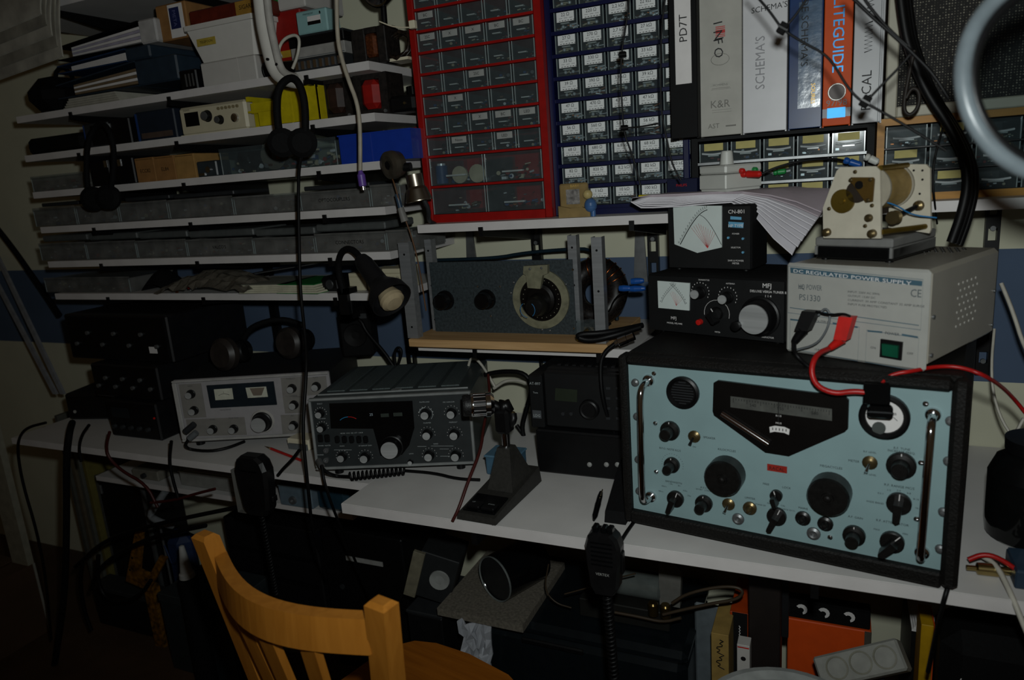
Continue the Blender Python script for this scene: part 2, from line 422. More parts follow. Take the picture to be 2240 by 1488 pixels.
# ---- black cabinet under the binders
CDK = -.262
kx0, kx1 = at(1513, 350, CDK).x, at(1912, 340, CDK).x
KT = 1.412
kc = thing('drawer_cabinet', 'low black cabinet of clear drawers under the binders', 'cabinet', (kx0, CDK, AZ))
KW = kx1-kx0; KH = KT-AZ
MB().box(0, .012, 0, .22, 0, KH).box(KW-.012, KW, 0, .22, 0, KH).box(.012, KW-.012, 0, .22, KH-.006, KH).box(.012, KW-.012, 0, .22, 0, .006).box(.012, KW-.012, .21, .22, .006, KH-.006).ob('frame', M('black_steel', '0c0d0e', .6, spec=.12), kc)
kw = (KW-.024)/5; kp = (KH-.012)/3
kdm = drawer_mesh(kw-.005, kp-.007, .16).mesh('drawer', [clear, clear_glint])
kjm = [junk(MB(), -kw*.42, kw*.42, .008, .1, .002, kp*.55, 14, rnd).mesh('contents', JUNK) for _ in range(5)]
klab = M('yellowed_label', 'a99f62', .7)
klm = MB().box(-kw*.30, kw*.30, -.0034, -.0027, kp*.50, kp*.82).mesh('label', klab)
khm = MB().sheet(lambda u, v: ((u-.5)*kw*.72, -.004-.006*math.sin(v*math.pi), kp*(.34+.10*v-.05*math.cos((u-.5)*math.pi))), 8, 3, (0, .002, 0)).mesh('handle', M('shiny_clear_lip', 'aab2b4', .08))
for r in range(3):
    MB().box(.012, KW-.012, -.003, .2, .006+kp*r-.003, .006+kp*r+.0015).ob('divider', steel, kc)
    for c in range(5):
        d = link('drawer', kdm, kc, loc=(.012+kw*(c+.5), .004, .006+kp*r+.002)); link('contents', kjm[rnd.randrange(5)], d, kind='stuff'); link('label', klm, d); link('handle', khm, d)
# ---- wood framed cabinet
wx0 = kx1+.004; WW = .36
WT = 1.418; WH = WT-AZ
wc = thing('drawer_cabinet', 'low drawer cabinet in a yellow wooden frame under the loudspeaker', 'cabinet', (wx0, CDY+.004, AZ))
ywood = M('yellow_wood', 'a8761e', .5, kind='woodx', scale=50, hex2='8c5f16')
MB().box(0, .012, 0, .2, 0, WH).box(WW-.012, WW, 0, .2, 0, WH).box(.012, WW-.012, 0, .2, WH-.012, WH).box(.012, WW-.012, 0, .2, 0, .012).ob('frame', ywood, wc)
MB().box(.012, WW-.012, .18, .2, .012, WH-.012).ob('back', black, wc)
ww = (WW-.024)/5; wp = (WH-.024)/3
wdm = drawer_mesh(ww-.005, wp-.004, .15).mesh('drawer', [clear, clear_glint])
wjm = [junk(MB(), -ww*.42, ww*.42, .008, .1, .002, wp*.55, 14, rnd).mesh('contents', JUNK) for _ in range(4)]
for r in range(3):
    MB().box(.012, WW-.012, .004, .18, .012+wp*r-.001, .012+wp*r+.001).ob('divider', black, wc)
    for c in range(5):
        d = link('drawer', wdm, wc, loc=(.012+ww*(c+.5), .004, .012+wp*r+.0015)); link('contents', wjm[rnd.randrange(4)], d, kind='stuff'); link('handle', khm, d)
        if (r+c) % 2: link('label', klm, d)

# ================================================================== BINDERS AND SPEAKER ON TOP
def binder(name, label, p0, p1, h, mat, deco=None, hole=None, depth=.235, zb=KT, rz=0, matp=None, Y=-.262):
    x0 = at(p0, 290, Y).x; x1 = at(p1, 290, Y).x; wd = x1-x0-.0015
    t = thing(name, label, 'binder', (x0, Y, zb), rz, group='binders standing in a row')
    MB().box(0, wd, 0, .0025, .002, h, b=.001).box(0, .0025, .0025, depth, 0, h).box(wd-.0025, wd, .0025, depth, 0, h).ob('cover', mat, t)
    MB().box(.004, wd-.004, .02, depth-.012, .006, h-.025).ob('pages', paper, t)
    MB().box(.003, wd-.003, .006, .009, .03, h-.03).box(wd*.3, wd*.7, .009, .02, h*.3, h*.7).ob('ring_mechanism', steel, t)
    if hole is not None:
        m = MB().tube([(wd*.5+.0135*math.cos(a*math.pi/12), -.001, hole+.0135*math.sin(a*math.pi/12)) for a in range(24)], .0015, 8, 0, 0, True)
        m.ob('finger_ring', M('nickel_ring', 'c9c6c0', .3, .4), t)
        MB().cyl((wd*.5, .0004, hole), (wd*.5, -.0006, hole), .0125, 24).ob('finger_hole', M('hole_grey', '6b6462', .6), t)
    if deco: deco(t, wd, .213)
    return t
D_ = (0, 0, -1)
def dk_black(t, wd, h):
    MB().box(wd*.22, wd*.80, -.0008, 0, h*.46, h*1.2).text('PD7T', .015, (wd*.66, -.0013, h*.80), (0, 0, 1), (-1, 0, 0), 1).ob('label', [paper, ink], t)
def dk_info(t, wd, h):
    m = MB()
    for k, (c, z) in enumerate(zip('INFO', (.935, .865, .80, .73))):
        m.text(c, .017, (wd*.35, -.0006, h*z), (.15, 0, -1), (1, 0, .1), 0)
    m.ob('lettering', ink, t)
    m = MB()
    for z in (.855, .82): 
        for k in range(4): m.box(wd*.40, wd*.62, -.0004, 0, h*z+k*.003, h*z+k*.003+.0014)
    m.ob('red_stripes', red, t)
    g = M('printed_grey', '6a6862', .6)
    m = MB().text('K&R', .014, (wd*.5, -.0006, h*.245), mi=0, al='c').text('AST', .009, (wd*.2, -.0006, h*.075), mi=0).box(wd*.62, wd*.86, -.0005, 0, h*.08, h*.092)
    m.tube([(wd*.5+.016*math.cos(a*math.pi/10), -.0004, h*.64+.010*math.sin(a*math.pi/10)) for a in range(20)], .0004, 4, 0, 0, True)
    m.text('MOMMENS', .004, (wd*.5, -.0006, h*.423), al='c').box(wd*.3, wd*.72, -.0004, 0, h*.405, h*.408).box(wd*.28, wd*.75, -.0004, 0, h*.395, h*.397).box(wd*.3, wd*.76, -.0004, 0, h*.225, h*.227).box(wd*.3, wd*.76, -.0004, 0, h*.205, h*.207)
    m.ob('printing', g, t)
    MB().box(wd*.27, wd*.75, -.0003, 0, h*.42, h*.455).ob('printed_panel', M('pale_print', 'a3a29a', .6), t)
def dk_schema(t, wd, h):
    MB().text("SCHEMA'S", .017, (wd*.5, -.0006, h*.36), (0, 0, 1), (-1, 0, 0), w=h*.42).ob('pencil_lettering', M('pencil', '87878a', .6), t)
    MB().text("SCHEMA'S", .010, (wd*.2, -.0006, h*.965), (1, 0, .05), (0, 0, 1)).ob('lettering', ink, t)
def dk_blue(t, wd, h):
    MB().box(wd*.28, wd*.95, -.0008, 0, h*.17, h*.995).ob('label', M('glossy_sleeve', '4a6078', .20, var=.2, scale=55, bump=.22, spec=.5), t)
    MB().text("DE SCHEMA'S", .012, (wd*.36, -.0014, h*1.02), D_, (1, 0, 0), 0, w=h*.52).ob('lettering', ink, t)
    MB().text('SOURES', .007, (wd*.68, -.0014, h*.36), D_, (1, 0, 0), 0, w=h*.16).ob('gold_lettering', M('gold_print', 'a8842e', .4, .6), t)
def dk_lite(t, wd, h):
    MB().text('LITEGUIDE', .0185, (wd*.32, -.0008, h*.985), D_, (1, 0, 0), 0, w=h*.56).ob('lettering', M('foil_blue', '1b83bd', .38, .35), t)
    MB().box(0, wd, -.0006, 0, h*.075, h*.145).ob('stripe', navy, t)
    MB().box(wd*.17, wd*.82, -.0012, -.0006, h*.07, h*.15).ob('foil_panel', M('foil_blue'), t)
    MB().text('97/98', .011, (wd*.5, -.0006, h*.165), al='c').ob('pencil_lettering', M('pencil'), t)
def dk_racal(t, wd, h):
    MB().text('RACAL', .016, (wd*.62, -.0008, h*.11), (0, 0, 1), (-1, 0, 0), w=h*.30).ob('lettering', ink, t)
    MB().tube([(wd*(.35+.25*(k % 2)), -.0006, h*.55+k*.0032) for k in range(16)], .0011, 4).ob('scribble', ink, t)
    MB().tube([(wd*(.40+.22*(k % 2)), -.0006, h*.84+k*.004) for k in range(10)], .0013, 4).ob('scribble', ink, t)
    MB().box(wd*.86, wd*.88, -.0004, 0, 0, h).box(wd*.92, wd*.935, -.0004, 0, 0, h).ob('groove', mgrey, t)
binder('binder', 'slim black file case with a white strip lettered PD7T', 1468, 1529, .30, M('black_binder', '0a0a0b', .6, spec=.1), dk_black, depth=.064, Y=-.295)
binder('binder', 'scuffed light grey binder handwritten INFO with printed logos', 1531, 1625, .335, M('grey_binder', '9d9b93', .5, var=.08, scale=25), dk_info)
binder('binder', 'smooth white binder with faint pencilled Schema\'s', 1625, 1722, .33, M('white_binder', 'b7b7b9', .35, var=.03), dk_schema)
binder('binder', 'dark blue binder with a glossy lettered spine sleeve', 1724, 1798, .33, M('blue_binder', '14305c', .3, spec=.16), dk_blue)
binder('binder', 'orange binder with blue foil LITEGUIDE lettering', 1798, 1861, .325, M('orange_binder', 'bd470f', .5, var=.05, spec=.14), dk_lite, hole=.058)
binder('binder', 'white binder marked RACAL with a scribbled-out word', 1862, 1929, .325, M('white_binder2', 'a6a7a9', .35, var=.03, spec=.2), dk_racal)
sx0 = at(1933, 290, -.255).x; SPW = .34; SPH = .36
sp = thing('loudspeaker', 'wide loudspeaker with cream frame and dark woven grille', 'loudspeaker', (sx0, -.258, WT))
MB().box(0, SPW, .012, .24, 0, SPH).ob('cabinet', M('speaker_veneer', '5b4a34', .5), sp)
MB().box(0, .018, 0, .012, 0, SPH, b=.002).box(SPW-.018, SPW, 0, .012, 0, SPH, b=.002).box(.018, SPW-.018, 0, .012, 0, .018, b=.002).box(.018, SPW-.018, 0, .012, SPH-.018, SPH, b=.002).ob('frame', M('cream_frame', '9e9a8a', .5, var=.05), sp)
gm = M('grille_cloth', '6a665a', .8)
nt = gm.node_tree; vo = nt.nodes.new('ShaderNodeTexVoronoi'); vo.inputs['Scale'].default_value = 240; vo.inputs['Randomness'].default_value = .15
cr = nt.nodes.new('ShaderNodeValToRGB'); cr.color_ramp.elements[0].color = (.30, .28, .22, 1); cr.color_ramp.elements[0].position = .25; cr.color_ramp.elements[1].color = (.008, .0075, .007, 1); cr.color_ramp.elements[1].position = .45
tc = nt.nodes.new('ShaderNodeTexCoord'); nt.links.new(tc.outputs['Object'], vo.inputs['Vector']); nt.links.new(vo.outputs['Distance'], cr.inputs[0]); nt.links.new(cr.outputs[0], nt.nodes['Principled BSDF'].inputs['Base Color'])
MB().box(.018, SPW-.018, .006, .012, .018, SPH-.018).ob('grille', gm, sp)

# ================================================================== RADIOS ON THE DESK
class Fr:
    """a front panel standing in the room: finds where a spot of the photograph falls on it"""
    def __init__(s, loc, rz, rx=0, ry=0):
        s.loc = Vector(loc); s.rz, s.rx, s.ry = rz, rx, ry
        s.m = Matrix.Translation(s.loc) @ Matrix.Rotation(rz, 4, 'Z') @ Matrix.Rotation(ry, 4, 'Y') @ Matrix.Rotation(rx, 4, 'X')
        s.i = s.m.inverted()
    def lp(s, px, py, y=0):
        o = s.i @ CAM; d = s.i.to_3x3() @ ray(px, py); t = (y-o.y)/d.y; p = o+d*t
        return p.x, p.z
    def thing(s, name, label, cat): return thing(name, label, cat, s.loc, s.rz, rx=s.rx, ry=s.ry)
def knob(t, x, z, r, h=.014, mats=None, style='cap', ang=0, y=0, name='knob', seg=20):
    m = MB(); A = (0, -1, 0); o = (x, y, z); mats = mats or [black, spun]
    if style == 'cap':
        m.lathe([(r*1.1, 0), (r*1.1, h*.2), (r, h*.25), (r*.9, h*.8), (r*.8, h)], o, A, seg); m.lathe([(r*.8, h), (r*.8, h*1.12), (0, h*1.12)], o, A, seg, 1)
    elif style == 'stem':      # skirt with a narrower grip in front
        m.lathe([(r, 0), (r, h*.35), (r*.92, h*.42), (r*.62, h*.5), (r*.58, h*1.5), (r*.5, h*1.6), (0, h*1.6)], o, A, seg)
        m.box(x-.0006, x+.0006, y-h*.45, y-h*.38, z+r*.55, z+r*.98, 1)
    elif style == 'pointer':
        m.lathe([(r, 0), (r, h*.35), (r*.9, h*.42), (0, h*.42)], o, A, seg)
        c, s_ = math.cos(ang), math.sin(ang)
        P = [(-r*.35, r*.4), (-r*.28, -r*1.15), (0, -r*1.35), (r*.28, -r*1.15), (r*.35, r*.4)]
        m.prism([(x+a*c-b*s_, z+a*s_+b*c) for a, b in P], y-h*.42, y-h*1.5)
        L = [(-.0006, r*.98), (.0006, r*.98), (.0006, r*.35), (-.0006, r*.35)]
        m.prism([(x+a*c-b*s_, z+a*s_+b*c) for a, b in L], y-h*.42, y-h*.47, 'xz', 1)
    elif style == 'plain':
        m.lathe([(r, 0), (r, h*.85), (r*.93, h), (r*.3, h), (r*.28, h*1.1), (0, h*1.1)], o, A, 28)
    return m.ob(name, mats, t)
def screw(t, x, z, r=.004, mat=None, y=0, name='screw'):
    m = MB().lathe([(r, 0), (r*.9, r*.5), (r*.5, r*.8), (0, r*.85)], (x, y, z), (0, -1, 0), 12); m.box(x-r*.6, x+r*.6, y-r*.9, y-r*.8, z-r*.1, z+r*.1)
    return m.ob(name, mat or chrome, t)
def toggle(t, x, z, r=.007, dn=True, mat=None):
    m = MB().lathe([(r, 0), (r, .002), (r*.7, .004), (r*.45, .005), (0, .006)], (x, 0, z), (0, -1, 0), 14)
    m.ob('switch_nut', brass, t)
    MB().tube([(x, -.004, z), (x-.002, -.011, z-(.006 if dn else -.006)), (x-.003, -.015, z-(.010 if dn else -.010))], [.0016, .0028], 8).ob('switch_lever', mat or chrome, t)

# ------------------------------------------------------------------ big communications receiver
W_, H_ = .475, .270; ZP = .034
fr_ = Fr((-.323, -.537, DZ), math.radians(-9.0))
rcv = fr_.thing('communications_receiver', 'large grey-blue panelled communications receiver with chrome handles in black cabinet', 'radio receiver')
L = lambda px, py, y=0: fr_.lp(px, py, y)
crin = M('black_crinkle_paint', '100e0c', .6, var=.3, scale=300, bump=.6, spec=.2)
panm = M('duck_egg_panel', '7c9496', .45, var=.05, scale=15)
MB().box(-.014, W_+.022, .003, .45, .010, ZP+H_+.018, b=.012).ob('cabinet', crin, rcv)
MB().box(-.014, 0, -.012, .02, .012, ZP+H_+.016, b=.004).box(W_, W_+.022, -.012, .02, .012, ZP+H_+.016, b=.006).box(-.002, W_+.002, -.012, .02, .012, ZP, b=.003).box(-.002, W_+.002, -.012, .02, ZP+H_, ZP+H_+.016, b=.006).ob('cabinet_rim', crin, rcv)
for x in (.03, W_-.02):
    for y in (.03, .40): MB().lathe([(0, 0), (.016, 0), (.018, .012), (0, .012)], (x, y, 0), (0, 0, 1), 14).ob('foot', black, rcv)
MB().box(.0005, W_-.0005, 0, .004, ZP+.0005, ZP+H_-.0005).ob('front_panel', panm, rcv)
x, z = L(1495, 858); MB().lathe([(.0275, 0), (.0275, .006), (.024, .008), (.021, .004), (0, .004)], (x, 0, z), (0, -1, 0), 32).ob('speaker_grille', black, rcv)
m = MB()
for k in range(9): hw = math.sqrt(max(0, .019**2-((k-4)*.0045)**2)); m.box(x-hw, x+hw, -.0055, -.004, z+(k-4)*.0045-.0008, z+(k-4)*.0045+.0008)
m.ob('grille_slot', dgrey, rcv)
# dial window
win = [L(*p) for p in ((1563, 836), (1572, 831), (1850, 866), (1858, 874), (1856, 936), (1849, 943), (1727, 996), (1676, 988), (1564, 907), (1561, 898))]
MB().prism(win, -.005, .001).ob('dial_bezel', M('dial_black', '0c0a09', .3), rcv)
a = [L(*p, -.006) for p in ((1598, 867), (1820, 895), (1820, 921), (1598, 891))]
MB().prism(a, -.0052, -.0062).ob('dial_scale', M('film_scale', '4e4f4b', .4, var=.2, scale=60), rcv)
m = MB()
for k in range(36):
    px = 1604+k*6; q0 = L(px, 868+(px-1598)*.126, -.0063); m.box(q0[0]-.0003, q0[0]+.0003, -.0066, -.0062, q0[1]-(.009 if k % 5 == 0 else .005), q0[1]-.002)
for px, s_ in ((1640, '540'), (1700, '550'), (1775, '560')): q0 = L(px, 868+(px-1598)*.126+16, -.0064); m.text(s_, .005, (q0[0], -.0066, q0[1]), mi=0)
m.ob('scale_marks', ink, rcv)
p0, p1 = L(1578, 905, -.009), L(1681, 972, -.009)
MB().tube([(p0[0], -.009, p0[1]), (p1[0], -.009, p1[1])], .0045, 10).ob('lens_bar', M('brown_perspex', '2a1d16', .15), rcv)
q = L(1705, 945, -.006); mb = MB()
mb.prism([(q[0]-.014, q[1]-.003), (q[0]-.015, q[1]+.006), (q[0]-.007, q[1]+.009), (q[0]+.007, q[1]+.009), (q[0]+.015, q[1]+.006), (q[0]+.014, q[1]-.003), (q[0]+.007, q[1]-.0005), (q[0]-.007, q[1]-.0005)], -.0052, -.0064)
mb.ob('megacycle_window', paper, rcv)
m = MB()
for k in range(5): m.box(q[0]-.010+k*.005-.0006, q[0]-.010+k*.005+.0006, -.0068, -.0064, q[1]+.002, q[1]+.006)
m.ob('scale_marks', ink, rcv)
m = MB(); q = L(1703, 912, -.006); m.text('KC/S', .003, (q[0], -.0056, q[1]), al='c'); q = L(1703, 928, -.006); m.text('MC/S', .003, (q[0], -.0056, q[1]), al='c'); m.ob('lettering', paper, rcv)
q = L(1703, 895, -.006); MB().box(q[0]-.0005, q[0]+.0005, -.0070, -.0064, q[1]-.02, q[1]+.012).ob('pointer', ink, rcv)
# meter
x, z = L(1935, 910); 
MB().lathe([(.033, 0), (.033, .008), (.029, .011), (.025, .007), (.024, .004)], (x, 0, z), (0, -1, 0), 32).ob('meter_bezel', black, rcv)
MB().lathe([(.025, 0), (.025, .004), (0, .004)], (x, 0, z), (0, -1, 0), 32).ob('meter_face', paper, rcv)
m = MB().cyl((x-.006, -.0045, z-.017), (x-.006, -.008, z-.017), .009, 14); m.ob('meter_hub', M('smoked_clear', '4a4e4c', .15), rcv)
m = MB().tube([(x-.017+.034*k/8, -.0046, z-.004+.010*math.sin(math.pi*k/8)) for k in range(9)], .0004, 4); m.text('dB', .004, (x+.010, -.0046, z+.004)).ob('meter_marks', ink, rcv)
# handles
for (ax, ay), (bx_, by_), sd in (((1419, 832), (1424, 1086), -1), ((2041, 907), (2017, 1208), 1)):
    xa, za = L(ax, ay); xb, zb = L(bx_, by_); hd = .038
    MB().tube([(xa, 0, za), (xa, -.014, za), (xa, -.024, za-.002), (xa, -hd+.004, za-.008), (xa, -hd, za-.022), (xb, -hd, zb+.022), (xb, -hd+.004, zb+.008), (xb, -.024, zb+.002), (xb, -.014, zb), (xb, 0, zb)], .0055, 12, 0, 2).ob('handle', chrome, rcv)
    for xx, zz in ((xa, za), (xb, zb)): MB().lathe([(.0105, 0), (.0095, .004), (.007, .006), (.006, .006)], (xx, 0, zz), (0, -1, 0), 18).ob('handle_ferrule', chrome, rcv)
for p in ((1390, 837), (1394, 911), (1397, 1005), (1399, 1074), (2080, 921), (2075, 1009), (2064, 1120), (2057, 1201)):
    x, z = L(*p); screw(rcv, x, z, .0072, steel, name='rack_bolt')
for p in ((1431, 817), (2025, 883), (1434, 926), (1436, 1032), (2015, 1012), (2005, 1135), (1816, 1175)):
    x, z = L(*p); screw(rcv, x, z, .0042)
bk = M('bakelite', '131211', .35, var=.2, scale=150); kmat = [bk, paper]
for p, r, st, ang in (((1467, 941), .0165, 'stem', 0), ((1471, 1016), .0135, 'stem', 0), ((1479, 1090), .0145, 'pointer', -.35), ((1541, 1100), .0145, 'stem', 0),
                  ((1700, 1128), .0150, 'pointer', -.4), ((1699, 1083), .0095, 'pointer', .3), ((1869, 1170), .0160, 'stem', 0), ((1972, 1017), .0195, 'stem', 0), ((1967, 1100), .0165, 'pointer', -.05), ((1952, 1184), .0165, 'pointer', -.7)):
    x, z = L(*p); knob(rcv, x, z, r, .018, kmat, st, ang)
for p in ((1591, 1034), (1818, 1073)):
    x, z = L(*p); knob(rcv, x, z, .030, .030, kmat, 'plain')
    MB().lathe([(.006, 0), (.005, .002), (.002, .003), (0, .003)], (x, -.033, z), (0, -1, 0), 14).ob('knob_centre', bk, rcv)
for p, mt in (((1519, 955), black), ((1594, 1103), chrome), ((1903, 1012), chrome)):
    x, z = L(*p); toggle(rcv, x, z, .0105, True, mt)
for p, r in (((1641, 1111), .011), ((1757, 1133), .0115), ((1806, 1145), .0115)):
    x, z = L(*p); MB().lathe([(r, 0), (r, .004), (r*.7, .006), (r*.5, .006), (r*.45, .012), (r*.3, .015), (0, .016)], (x, 0, z), (0, -1, 0), 16).ob('switch', bk if p[0] > 1700 else brass, rcv)
for p, r in (((1615, 1135), .010), ((1780, 1167), .0105)):
    x, z = L(*p); MB().lathe([(r, 0), (r*.95, .003), (r*.6, .005), (r*.35, .004), (r*.35, .001), (0, .001)], (x, 0, z), (0, -1, 0), 16).ob('jack_socket', [steel], rcv)
x, z = L(1700, 1025); MB().box(x-.015, x+.015, -.001, 0, z-.0055, z+.0055).ob('name_plate', M('red_plate', '8e2218', .5), rcv); MB().text('RACAL', .006, (x, -.0014, z-.003), al='c', w=.023).ob('lettering', ink, rcv)
m = MB()
for p, s_, h in (((1552, 960), 'SPEAKER', .0034), ((1590, 987), 'KILOCYCLES', .0034), ((1466, 985), 'B.F.O. NOTE KC/S', .0032), ((1474, 1057), 'BANDWIDTH', .0032), ((1540, 1069), 'A.V.C.', .0032), ((1641, 1092), 'LIMITER', .0032), ((1721, 1069), 'LOCK', .0032), ((1676, 1061), 'FREE', .0032), ((1757, 1114), 'MAINS', .0032), ((1818, 1024), 'MEGACYCLES', .0034), ((1868, 1011), 'METER', .0034), ((1903, 991), 'R.F. LEVEL', .0026), ((1903, 1040), 'A.F. LEVEL', .0026),
                ((1973, 984), 'R.F. TUNE', .0032), ((1972, 991), 'INCREASE FREQ.', .0032), ((1967, 1067), 'R.F. RANGE MC/S', .0034), ((1914, 1101), 'WIDE BAND', .0028), ((1952, 1146), 'R.F. ATTENUATOR', .0034), ((1871, 1134), 'A.F. GAIN', .0032), ((1918, 1160), 'MAX', .0026), ((1980, 1170), 'MIN', .0026), ((2010, 1114), '16-30', .0026), ((2004, 1094), '8-16', .0026), ((1988, 1081), '4-8', .0026), ((1966, 1075), '2-4', .0026), ((1945, 1074), '1-2', .0026), ((1926, 1081), '0.5-1', .0026),
                ((1446, 1076), '100c/s', .0024), ((1453, 1065), '300c/s', .0024), ((1468, 1060), '1.2kc', .0024), ((1486, 1064), '3kc', .0024), ((1499, 1075), '6.5kc', .0024), ((1508, 1086), '13kc', .0024), ((1530, 1072), 'SHORT', .0024), ((1548, 1075), 'LONG', .0024), ((1664, 1106), 'STAND BY', .0024), ((1684, 1103), 'MAN', .0024), ((1713, 1108), 'CAL', .0024), ((1724, 1117), 'CHECK B.F.O.', .0024), ((1519, 979), 'ON', .0024)):
    x, z = L(*p); m.text(s_, h*1.12, (x, -.0006, z), al='c')
for k in range(17):
    an = math.radians(-20+k*13.5); x, z = L(1471, 1016); m.lathe([(.0006, 0), (0, .0004)], (x-math.cos(an)*.019, 0, z+math.sin(an)*.019), (0, -1, 0), 5)
m.ob('panel_lettering', ink, rcv, kind='stuff')
RT_ = DZ+ZP+H_+.018

# ------------------------------------------------------------------ grey power supply on it
fp = Fr((-.073, -.496, RT_+.001), math.radians(-26.8)); PW, PH, PD = .2087, .142, .262
ps = fp.thing('power_supply', 'light grey metal DC regulated power supply with green switch', 'power supply')
L = fp.lp
psm = M('grey_enamel', '918d82', .25, var=.04, scale=20); psf = M('grey_front', '959590', .45, var=.04)
pg = M('teal_grey_print', '3c5866', .5); pk = M('dark_print', '2a2d30', .6)
MB().box(0, PW, .006, PD, .004, PH, b=.006).ob('case', psm, ps)
MB().box(-.001, PW+.001, 0, .008, 0, PH+.001, b=.004).ob('front_panel', psf, ps)
a, b = L(1729, 585), L(2018, 615); a2, b2 = L(1730, 597), L(2017, 626)
MB().prism([a, b, b2, a2], -.0007, 0).ob('title_bar', pg, ps)
m = MB().text('DC REGULATED POWER SUPPLY', .0055, (a[0]+.006, -.0011, a2[1]+.0012), (b[0]-a[0], 0, b[1]-a[1]), w=(b[0]-a[0])*.9); m.ob('title_lettering', paper, ps)
m = MB()
x, z = L(1747, 632); m.text('HQ POWER', .0085, (x, -.0006, z), w=.038).box(x, x+.008, -.0005, 0, z+.001, z+.002).box(x, x+.008, -.0005, 0, z+.004, z+.005)
x, z = L(1749, 656); m.text('PS1330', .010, (x, -.0006, z), w=.034)
x, z = L(1992, 649); m.text('CE', .0115, (x, -.0006, z), w=.014); m.ob('logo_lettering', M('grey_print', '4a5358', .5), ps, kind='stuff')
m = MB()
for k, s_ in enumerate(('INPUT: 230V AC 50Hz', 'OUTPUT: 13.8V DC', 'CURRENT: 30 AMP CONSTANT 32 AMP SURGE', 'INPUT FUSE PROTECTED')):
    x, z = L(1855, 640+k*9); m.text(s_, .0032, (x, -.0006, z), w=(.046, .040, .106, .056)[k])
x, z = L(1800, 707); m.text('OUTPUT', .0042, (x, -.0006, z), al='c'); x, z = L(1952, 733); m.text('POWER', .0042, (x, -.0006, z), al='c')
x, z = L(1910, 763); m.text('ON', .0036, (x, -.0006, z), al='c'); x, z = L(1991, 776); m.text('OFF', .0036, (x, -.0006, z), al='c'); x, z = L(1783, 766); m.text('13.8VDC', .0032, (x, -.0006, z)); m.ob('panel_lettering', pk, ps, kind='stuff')
m = MB()
def pl(p, q, th=.0005):
    a = L(*p); b = L(*q); m.prism([(a[0], a[1]-th), (b[0], b[1]-th), (b[0], b[1]+th), (a[0], a[1]+th)], -.0005, 0)
pl((1728, 673), (2010, 712)); pl((1729, 699), (1775, 704), .0012); pl((1822, 707), (1876, 716), .0012); pl((1898, 724), (1930, 727), .0012); pl((1973, 732), (2008, 738), .0012)
for q4 in (((1729, 698), (1880, 716), (1876, 790), (1728, 762)), ((1896, 722), (2010, 740), (2006, 812), (1893, 792)), ((1725, 582), (2020, 612), (2014, 722), (1724, 684))):
    for i in range(4): pl(q4[i], q4[(i+1) % 4], .00025)
m.ob('printed_line', pg, ps)
a = [L(*p) for p in ((1928, 741), (1976, 748), (1973, 788), (1926, 780))]
MB().prism(a, -.003, 0).ob('switch_frame', black, ps)
a = [L(*p) for p in ((1934, 750), (1969, 755), (1967, 782), (1933, 776))]
m = MB(); m.add([(p[0], -.005-(.003 if i < 2 else 0), p[1]) for i, p in enumerate(a)]+[(p[0], -.002, p[1]) for p in a], [(0, 1, 2, 3), (0, 4, 5, 1), (1, 5, 6, 2), (2, 6, 7, 3), (3, 7, 4, 0)]); m.ob('rocker', M('green_rocker', '0f4a35', .35), ps)
for i in range(5):
    for k in range(7): MB().cyl((PW-.001, .105+i*.016+(k % 2)*.008, .045+k*.0105), (PW+.0006, .105+i*.016+(k % 2)*.008, .045+k*.0105), .0022, 6).ob('vent_hole', M('vent_pale', 'b9b7b0', .4), ps)
for i in range(7):
    for k in range(5): MB().cyl((.10+i*.011+(k % 2)*.0055, .19+k*.012, PH-.001), (.10+i*.011+(k % 2)*.0055, .19+k*.012, PH+.0006), .0032, 6).ob('vent_hole', black, ps)
for y, z in ((.02, .02), (.02, .075), (.25, .02), (.25, .075)): MB().cyl((PW-.001, y, z), (PW+.0025, y, z), .003, 10).ob('side_screw', steel, ps)
PT = RT_+.001+PH+.001

# ------------------------------------------------------------------ antenna tuner and power meter
fm = Fr((-.324, -.378, RT_+.001), math.radians(-19)); MW, MH = .262, .110
mj = fm.thing('antenna_tuner', 'black antenna tuner with cross-needle meter and silver roller knob', 'antenna tuner')
L = fm.lp
MB().box(0, MW, .003, .17, .004, MH, b=.003).ob('case', blackm, mj)
MB().box(.002, MW-.002, 0, .004, .005, MH-.003).ob('front_panel', M('tuner_black', '0f1011', .5), mj)
for x in (.02, MW-.02):
    for y in (.02, .15): MB().cyl((x, y, 0), (x, y, .005), .008, 10).ob('foot', black, mj)
def cross_meter(t, L, q4, n, yy=-.004):
    a = [L(*p, 0) for p in q4]
    MB().prism(a, -.003, 0).ob('meter_window', M('meter_face', 'b9c2bf', .35, var=.03), t)
    cx = sum(p[0] for p in a[:4])/4; zt = a[0][1]; zb = a[2][1]; hw = (a[1][0]-a[0][0])/2; hh = zt-zb
    m = MB()
    for s_ in (-1, 1):
        m.tube([(cx+s_*hw*(.75-.95*k/8), -.0034, zb+hh*(.22+.72*(k/8)**.75)) for k in range(9)], hw*.010, 4)
        m.tube([(cx+s_*hw*(.80-.95*k/8), -.0034, zb+hh*(.24+.74*(k/8)**.75)) for k in range(9)], hw*.004, 4)
        for k in range(11): f_ = k/11; x = cx+s_*hw*(.82-.95*f_); z = zb+hh*(.25+.74*f_**.75); m.box(x-hw*.006, x+hw*.006, -.0038, -.003, z, z+hh*.035)
    m.ob('meter_scale', ink, t)
    m = MB()
    for k in range(n):
        f_ = (k+.5)/n; m.tube([(cx+hw*.18, -.0033, zb+hh*.14), (cx-hw*.25+hw*.9*f_, -.0033, zb+hh*(.66-.35*abs(f_-.25)))], hw*.005, 3)
    m.ob('meter_curves', red, t)
cross_meter(mj, L, ((1440, 614), (1510, 619), (1509, 679), (1442, 673)), 8)
